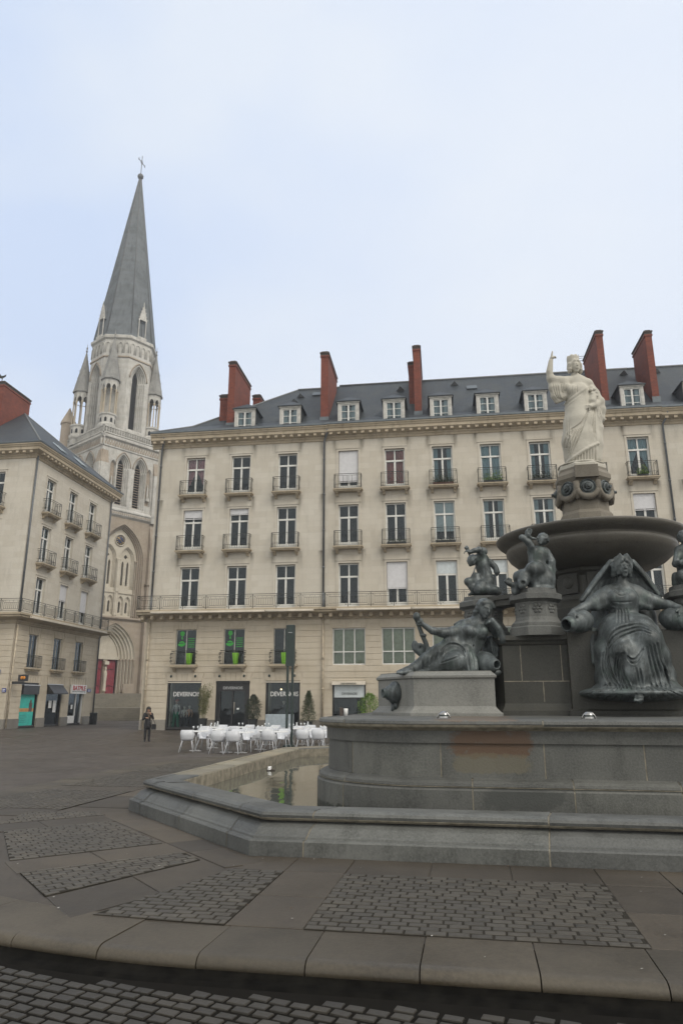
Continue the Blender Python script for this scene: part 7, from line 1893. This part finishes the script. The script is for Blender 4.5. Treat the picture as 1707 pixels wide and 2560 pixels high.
def leaves(mb, pts, size, flat=.5):
    for p in pts:
        p = Vector(p); d = Vector((random.gauss(0,1), random.gauss(0,1), random.gauss(.2,.7))).normalized(); a = d.orthogonal().normalized()
        a = (Matrix.Rotation(random.random()*6.28, 3, d)@a); b = d.cross(a); s_ = size*random.uniform(.6,1.3)
        mb.add([p-a*s_*.28, p+d*s_*.45-b*s_*.06, p+a*s_*.28+d*s_*.1, p+d*s_*1.05], [(0,1,3),(1,2,3)])
def potted(label, fx, fy, pot_w, pot_h, kind, h, mat, tapered=True):
    base = M_FACE@Vector((fx, fy, 0)); base.z = plaza_z(base.y)
    t = thing('potted_plant', label, 'plant', loc=base, rz=FANG)
    w = pot_w/2; m = MB(); m.lathe([(w*.98,0),(w*1.0,.03),(w*1.32,pot_h-.06),(w*1.42,pot_h-.05),(w*1.42,pot_h),(w*1.2,pot_h),(w*1.2,pot_h-.05),(0,pot_h-.05)], 4, (0,0), 0, False, math.pi/4); m.build('pot', POTM, t)
    m = MB(); pts = []
    if kind == 'bamboo':
        st = MB()
        for k in range(16):
            x, y = random.gauss(0,.12), random.gauss(0,.1); lx = random.gauss(.12,.15); ly = random.gauss(0,.15); hh = h*random.uniform(.7,1)
            path = [(x+lx*t_*t_, y+ly*t_*t_, pot_h-.05+(hh-pot_h)*t_) for t_ in [q/6 for q in range(7)]]; st.tube(path, .008, 4)
            for q in range(150):
                t_ = random.uniform(.1,1)**.8; p = Vector((x+lx*t_*t_, y+ly*t_*t_, pot_h+(hh-pot_h)*t_)); pts.append(p+Vector((random.gauss(0,.09),random.gauss(0,.09),random.gauss(0,.07))))
        st.build('stems', simple('cane_stem', (.12,.13,.04), .6), t); leaves(m, pts, .085)
    else:
        st = MB(); st.tube([(0,0,pot_h-.06),(.02,.01,h*.9)], [.025,.008], 6)
        n_ = 3800 if kind != 'round' else 3000
        for q in range(n_):
            t_ = random.random()**(.8 if kind == 'cone' else .9)
            if kind == 'cone': rr = .48*(1-t_)**.8*(1+.25*math.sin(t_*23+q%5))+.03
            elif kind == 'bush': rr = .42*math.sin(math.pi*min(1,.18+t_*.82))**.7*(1+.2*math.sin(q*1.7))+.02
            else: rr = .62*math.sin(math.pi*(.12+.86*t_))**.6*(1+.25*math.sin(q*2.1))
            a = random.random()*6.283; r_ = rr*random.random()**.35; clump = .05*math.sin(3*a+t_*11)
            pts.append((r_*math.cos(a)+clump, r_*math.sin(a), pot_h-.02+(h-pot_h)*t_+random.gauss(0,.03)))
        for k in range(14):
            a = random.random()*6.28; z0 = pot_h+(h-pot_h)*random.uniform(.1,.8); st.tube([(0,0,z0),(.3*math.cos(a),.3*math.sin(a),z0+.18)], [.008,.003], 4)
        st.build('stems', simple('plant_bark', (.06,.045,.03), .8), t); leaves(m, pts, .085 if kind != 'round' else .10)
    m.build('foliage', mat, t)
LV1 = leaf_mat('olive_leaf', (.05,.06,.012), (.17,.17,.05)); LV2 = leaf_mat('dark_leaf', (.012,.020,.010), (.045,.06,.03)); LV3 = leaf_mat('conifer_leaf', (.022,.035,.012), (.07,.09,.03)); LV4 = leaf_mat('fresh_leaf', (.06,.13,.02), (.20,.32,.05))
potted('airy olive green bamboo in a square dark planter left of the shop door', 4.32, -.85, .46, .74, 'bamboo', 2.85, LV1)
potted('dark green bushy shrub in a planter right of the shop door', 7.40, -.85, .46, .72, 'bush', 2.1, LV2)
potted('cone shaped evergreen in a dark planter right of the boutique windows', 10.72, -.85, .46, .6, 'cone', 2.32, LV3)
potted('bright green leafy shrub by the awning, partly behind the fountain', 14.35, -1.2, .5, .6, 'round', 2.2, LV4)
# balcony greenery
def window_box(label, bx, z, mat, seed, w=1.2, lush=1.):
    random.seed(seed); base = M_FACE@Vector((bx, -.30, z-.055)); t = thing('flower_box', label, 'plant', loc=base, rz=FANG, group='planted boxes on the balconies')
    m = MB(); m.bbox(-w/2,w/2,-.08,.08,0,.17,.01); m.build('box', simple('terracotta_box', (.13,.055,.035), .8) if seed == 1 else POTM, t)
    m = MB(); pts = [(random.uniform(-w/2,w/2)*.95, random.gauss(0,.09), .16+abs(random.gauss(0,.19))*lush*(1+.7*math.sin(q*.01+seed))) for q in range(int(650*lush))]; leaves(m, pts, .10); m.build('foliage', mat, t)
window_box('dark trailing plants on the top balcony with pale blue curtains', 19.06, 14.95, LV3, 1, 1.3, 1.2)
window_box('yellow green plants on the top balcony with drawn blue curtains', 22.15, 14.95, LV4, 2, 1.2, 1.)
window_box('dark bushy plant box on the top balcony left of the marble statue', 25.1, 14.95, LV2, 3, 1.2, .9)
window_box('spiky green plant on the top balcony nearest the right drainpipe', 31.05, 14.95, LV4, 4, .6, .9)
window_box('low dark box with bare stems on the second floor balcony with light blinds', 19.06, 11.2, LV2, 5, 1.2, .25)
window_box('small mixed pots on the second floor balcony right of the grey pipe', 16.05, 11.2, LV3, 6, 1.2, .35)
random.seed(11)
for o in list(bpy.data.objects):
    if o.get('_leaf'):
        del o['_leaf']; m = MB(); leaves(m, [(random.gauss(0,.13), random.gauss(0,.1), .68+abs(random.gauss(0,.12))) for q in range(160)], .07); m.build('foliage', LV2, o)

# ================================================================== people and dummies
def figure_set(pose, h, base, rz, mats, names, label, cat, nm):
    """one continuous body, with hair and clothing as skins of their own over it; pose gives joint chains in a 1.65 m frame"""
    t = thing(nm, label, cat, loc=base, rz=rz); s_ = h/1.65
    for (part, mat), chains in zip(names, pose):
        allp = [p for c, k in chains for p in c]; lo = np.array([min(p[i]-p[3] for p in allp)*s_-.05 for i in range(3)]); hi = np.array([max(p[i]+p[3] for p in allp)*s_+.05 for i in range(3)])
        S = Sculpt(lo, hi, .0095)
        for c, k in chains: S.chain([(x*s_,y*s_,z*s_,r*s_) for x, y, z, r in c], k)
        if part == 'body' and nm == 'person':
            head(S, (0,-.015*s_,1.545*s_), .12, .0, .112*s_)
            hand(S, (.09*s_,-.27*s_,1.36*s_), (-.3,-.25,.75), (.2,-.9,.2), .085*s_, .7, 1); hand(S, (-.11*s_,-.27*s_,1.16*s_), (.9,-.2,.1), (0,-.8,.5), .085*s_, .6, -1)
        S.mesh(part, mat, t, (0,0,0))
    return t
SKIN = simple('skin', (.33,.19,.13), .55); BLK = simple('black_cloth', (.012,.012,.014), .85, var=.3); BLK2 = simple('charcoal_jacket', (.012,.0115,.013), .75, var=.4, scale=14.); HAIR = simple('dark_hair', (.014,.010,.008), .6); SCARF = simple('brown_scarf', (.13,.095,.07), .9, var=.5, scale=20.)
body = [([(0,0,.92,.10),(0,0,1.15,.105),(0,0,1.32,.10),(0,0,1.42,.05),(0,-.01,1.47,.045)], .06), ([(-.15,0,1.34,.045),(.15,0,1.34,.045)], .05),
        ([(-.08,0,.9,.085),(-.085,-.01,.5,.058),(-.085,.02,.08,.036)], .04), ([(.08,0,.9,.085),(.095,.0,.5,.058),(.11,.03,.08,.036)], .04),
        ([(-.17,0,1.34,.045),(-.24,-.04,1.08,.040),(-.12,-.26,1.16,.030)], .03), ([(.17,0,1.34,.045),(.23,-.10,1.12,.040),(.10,-.26,1.34,.030)], .03)]
hair = [([(0,.03,1.60,.115),(0,.045,1.5,.105),(-.03,.05,1.38,.085),(-.03,.05,1.28,.05)], .02), ([(.06,.02,1.55,.06),(.09,.0,1.42,.05),(.08,-.02,1.32,.03)], .02), ([(-.06,.02,1.55,.06),(-.10,.0,1.42,.05),(-.09,-.02,1.3,.03)], .02)]
jacket = [([(0,.0,.74,.155),(0,.0,.92,.145),(0,0,1.12,.13),(0,0,1.30,.125),(0,0,1.385,.075)], .06), ([(-.15,0,1.345,.062),(.15,0,1.345,.062)], .05), ([(-.18,0,1.335,.060),(-.25,-.04,1.08,.056),(-.145,-.23,1.15,.046)], .03), ([(.18,0,1.335,.060),(.24,-.10,1.12,.056),(.12,-.235,1.30,.046)], .03)]
trous = [([(-.08,0,.86,.10),(-.088,-.01,.5,.072),(-.088,.018,.10,.052)], .03), ([(.08,0,.86,.10),(.098,0,.5,.072),(.112,.028,.10,.052)], .03)]
shoe = [([(-.09,.03,.05,.045),(-.10,-.10,.035,.035)], .02), ([(.115,.04,.05,.045),(.14,-.08,.035,.035)], .02)]
scarf = [([(-.08,-.05,1.40,.05),(0,-.10,1.37,.055),(.08,-.05,1.40,.05),(.05,.06,1.42,.05),(-.05,.06,1.42,.05),(-.08,-.05,1.40,.05)], .03), ([(.0,-.11,1.36,.05),(.03,-.14,1.22,.045),(.02,-.14,1.1,.03)], .03)]
pp_ = ground_pt(*zoomer(350,1380,.3189)(52,1487), GZ)
figure_set([body, hair, jacket, trous, shoe, scarf], 1.57, pp_, .35, None, [('body',SKIN),('hair',HAIR),('jacket',BLK2),('trousers',BLK),('shoes',BLK),('scarf',SCARF)], 'woman in black with long dark hair and brown scarf, hands raised to her face', 'person', 'person')
hb = Vector(pp_)+Vector((.30,.0,.55)); m = MB(); m.bbox(-.11,.11,-.06,.06,0,.26,.03); m.tube([(-.09,0,.24),(-.13,0,.55),(-.12,.02,.72),(-.05,0,.5),(.08,0,.24)], .012, 5)
o = m.build('handbag', BLK, loc=hb); o.rotation_euler = (0,0,.3); tag(o, 'black shoulder bag hanging at the woman\'s side', 'bag')
# shop window dummies
MG = simple('green_trousers', (.012,.19,.11), .7); MR = simple('red_beret', (.22,.015,.02), .8); MT = simple('tan_coat', (.36,.19,.11), .8); MW = simple('patterned_white', (.5,.5,.5), .7, var=.6, scale=30.); MN = simple('navy_jacket', (.012,.02,.03), .8)
def dummy(label, fx, fy, h, top_, bot, hat):
    st = [([(0,0,.9,.10),(0,0,1.12,.10),(0,0,1.32,.105),(0,0,1.42,.05)], .05), ([(-.17,0,1.34,.05),(-.24,.02,1.08,.042),(-.22,-.06,.84,.034)], .03), ([(.17,0,1.34,.05),(.24,.02,1.08,.042),(.2,-.08,.84,.034)], .03)]
    hd = [([(0,0,1.42,.045),(0,0,1.5,.05),(0,-.01,1.57,.095)], .03)]
    lg = [([(-.08,0,.9,.10),(-.13,-.02,.5,.085),(-.19,0,.06,.085)], .03), ([(.08,0,.9,.10),(.12,-.02,.5,.085),(.16,0,.06,.085)], .03)]
    parts = [st, hd, lg]; names = [('top',top_),('head',SKIN if hat else DORMW),('trousers',bot)]
    if hat: parts.append([([(0,.02,1.62,.10),(.03,.02,1.665,.09)], .03)]); names.append(('beret',hat))
    b_ = M_FACE@Vector((fx, fy, .13)); return figure_set(parts, h, b_, FANG, None, names, label, 'mannequin', 'mannequin')
dummy('shop window dummy with red beret and wide green trousers', 2.12, .55, 1.66, MW, MG, MR)
dummy('headless looking shop window dummy in a dark jacket beside the tan one', 2.62, .6, 1.3, DORMW, MN, None)
dummy('shop window dummy in a tan coat by the right frame of the left window', 2.95, .6, 1.34, MT, MN, None)
dummy('dim shop window dummy in a navy jacket behind the green street post', 8.92, .6, 1.62, MN, BLK, None)

# ================================================================== the misty air of the square
m = MB(); m.box(-330, 330, -40, 420, -1.3, 93)
hz, ht, hb_ = newmat('mist'); ht.nodes.remove(hb_)
pv = ht.nodes.new('ShaderNodeVolumePrincipled'); pv.inputs['Color'].default_value = (.86, .91, 1, 1); pv.inputs['Density'].default_value = .0009; pv.inputs['Anisotropy'].default_value = .1
ht.links.new(pv.outputs[0], ht.nodes['Material Output'].inputs['Volume'])
o = m.build('haze', hz); o['kind'] = 'stuff'; o.display_type = 'WIRE'
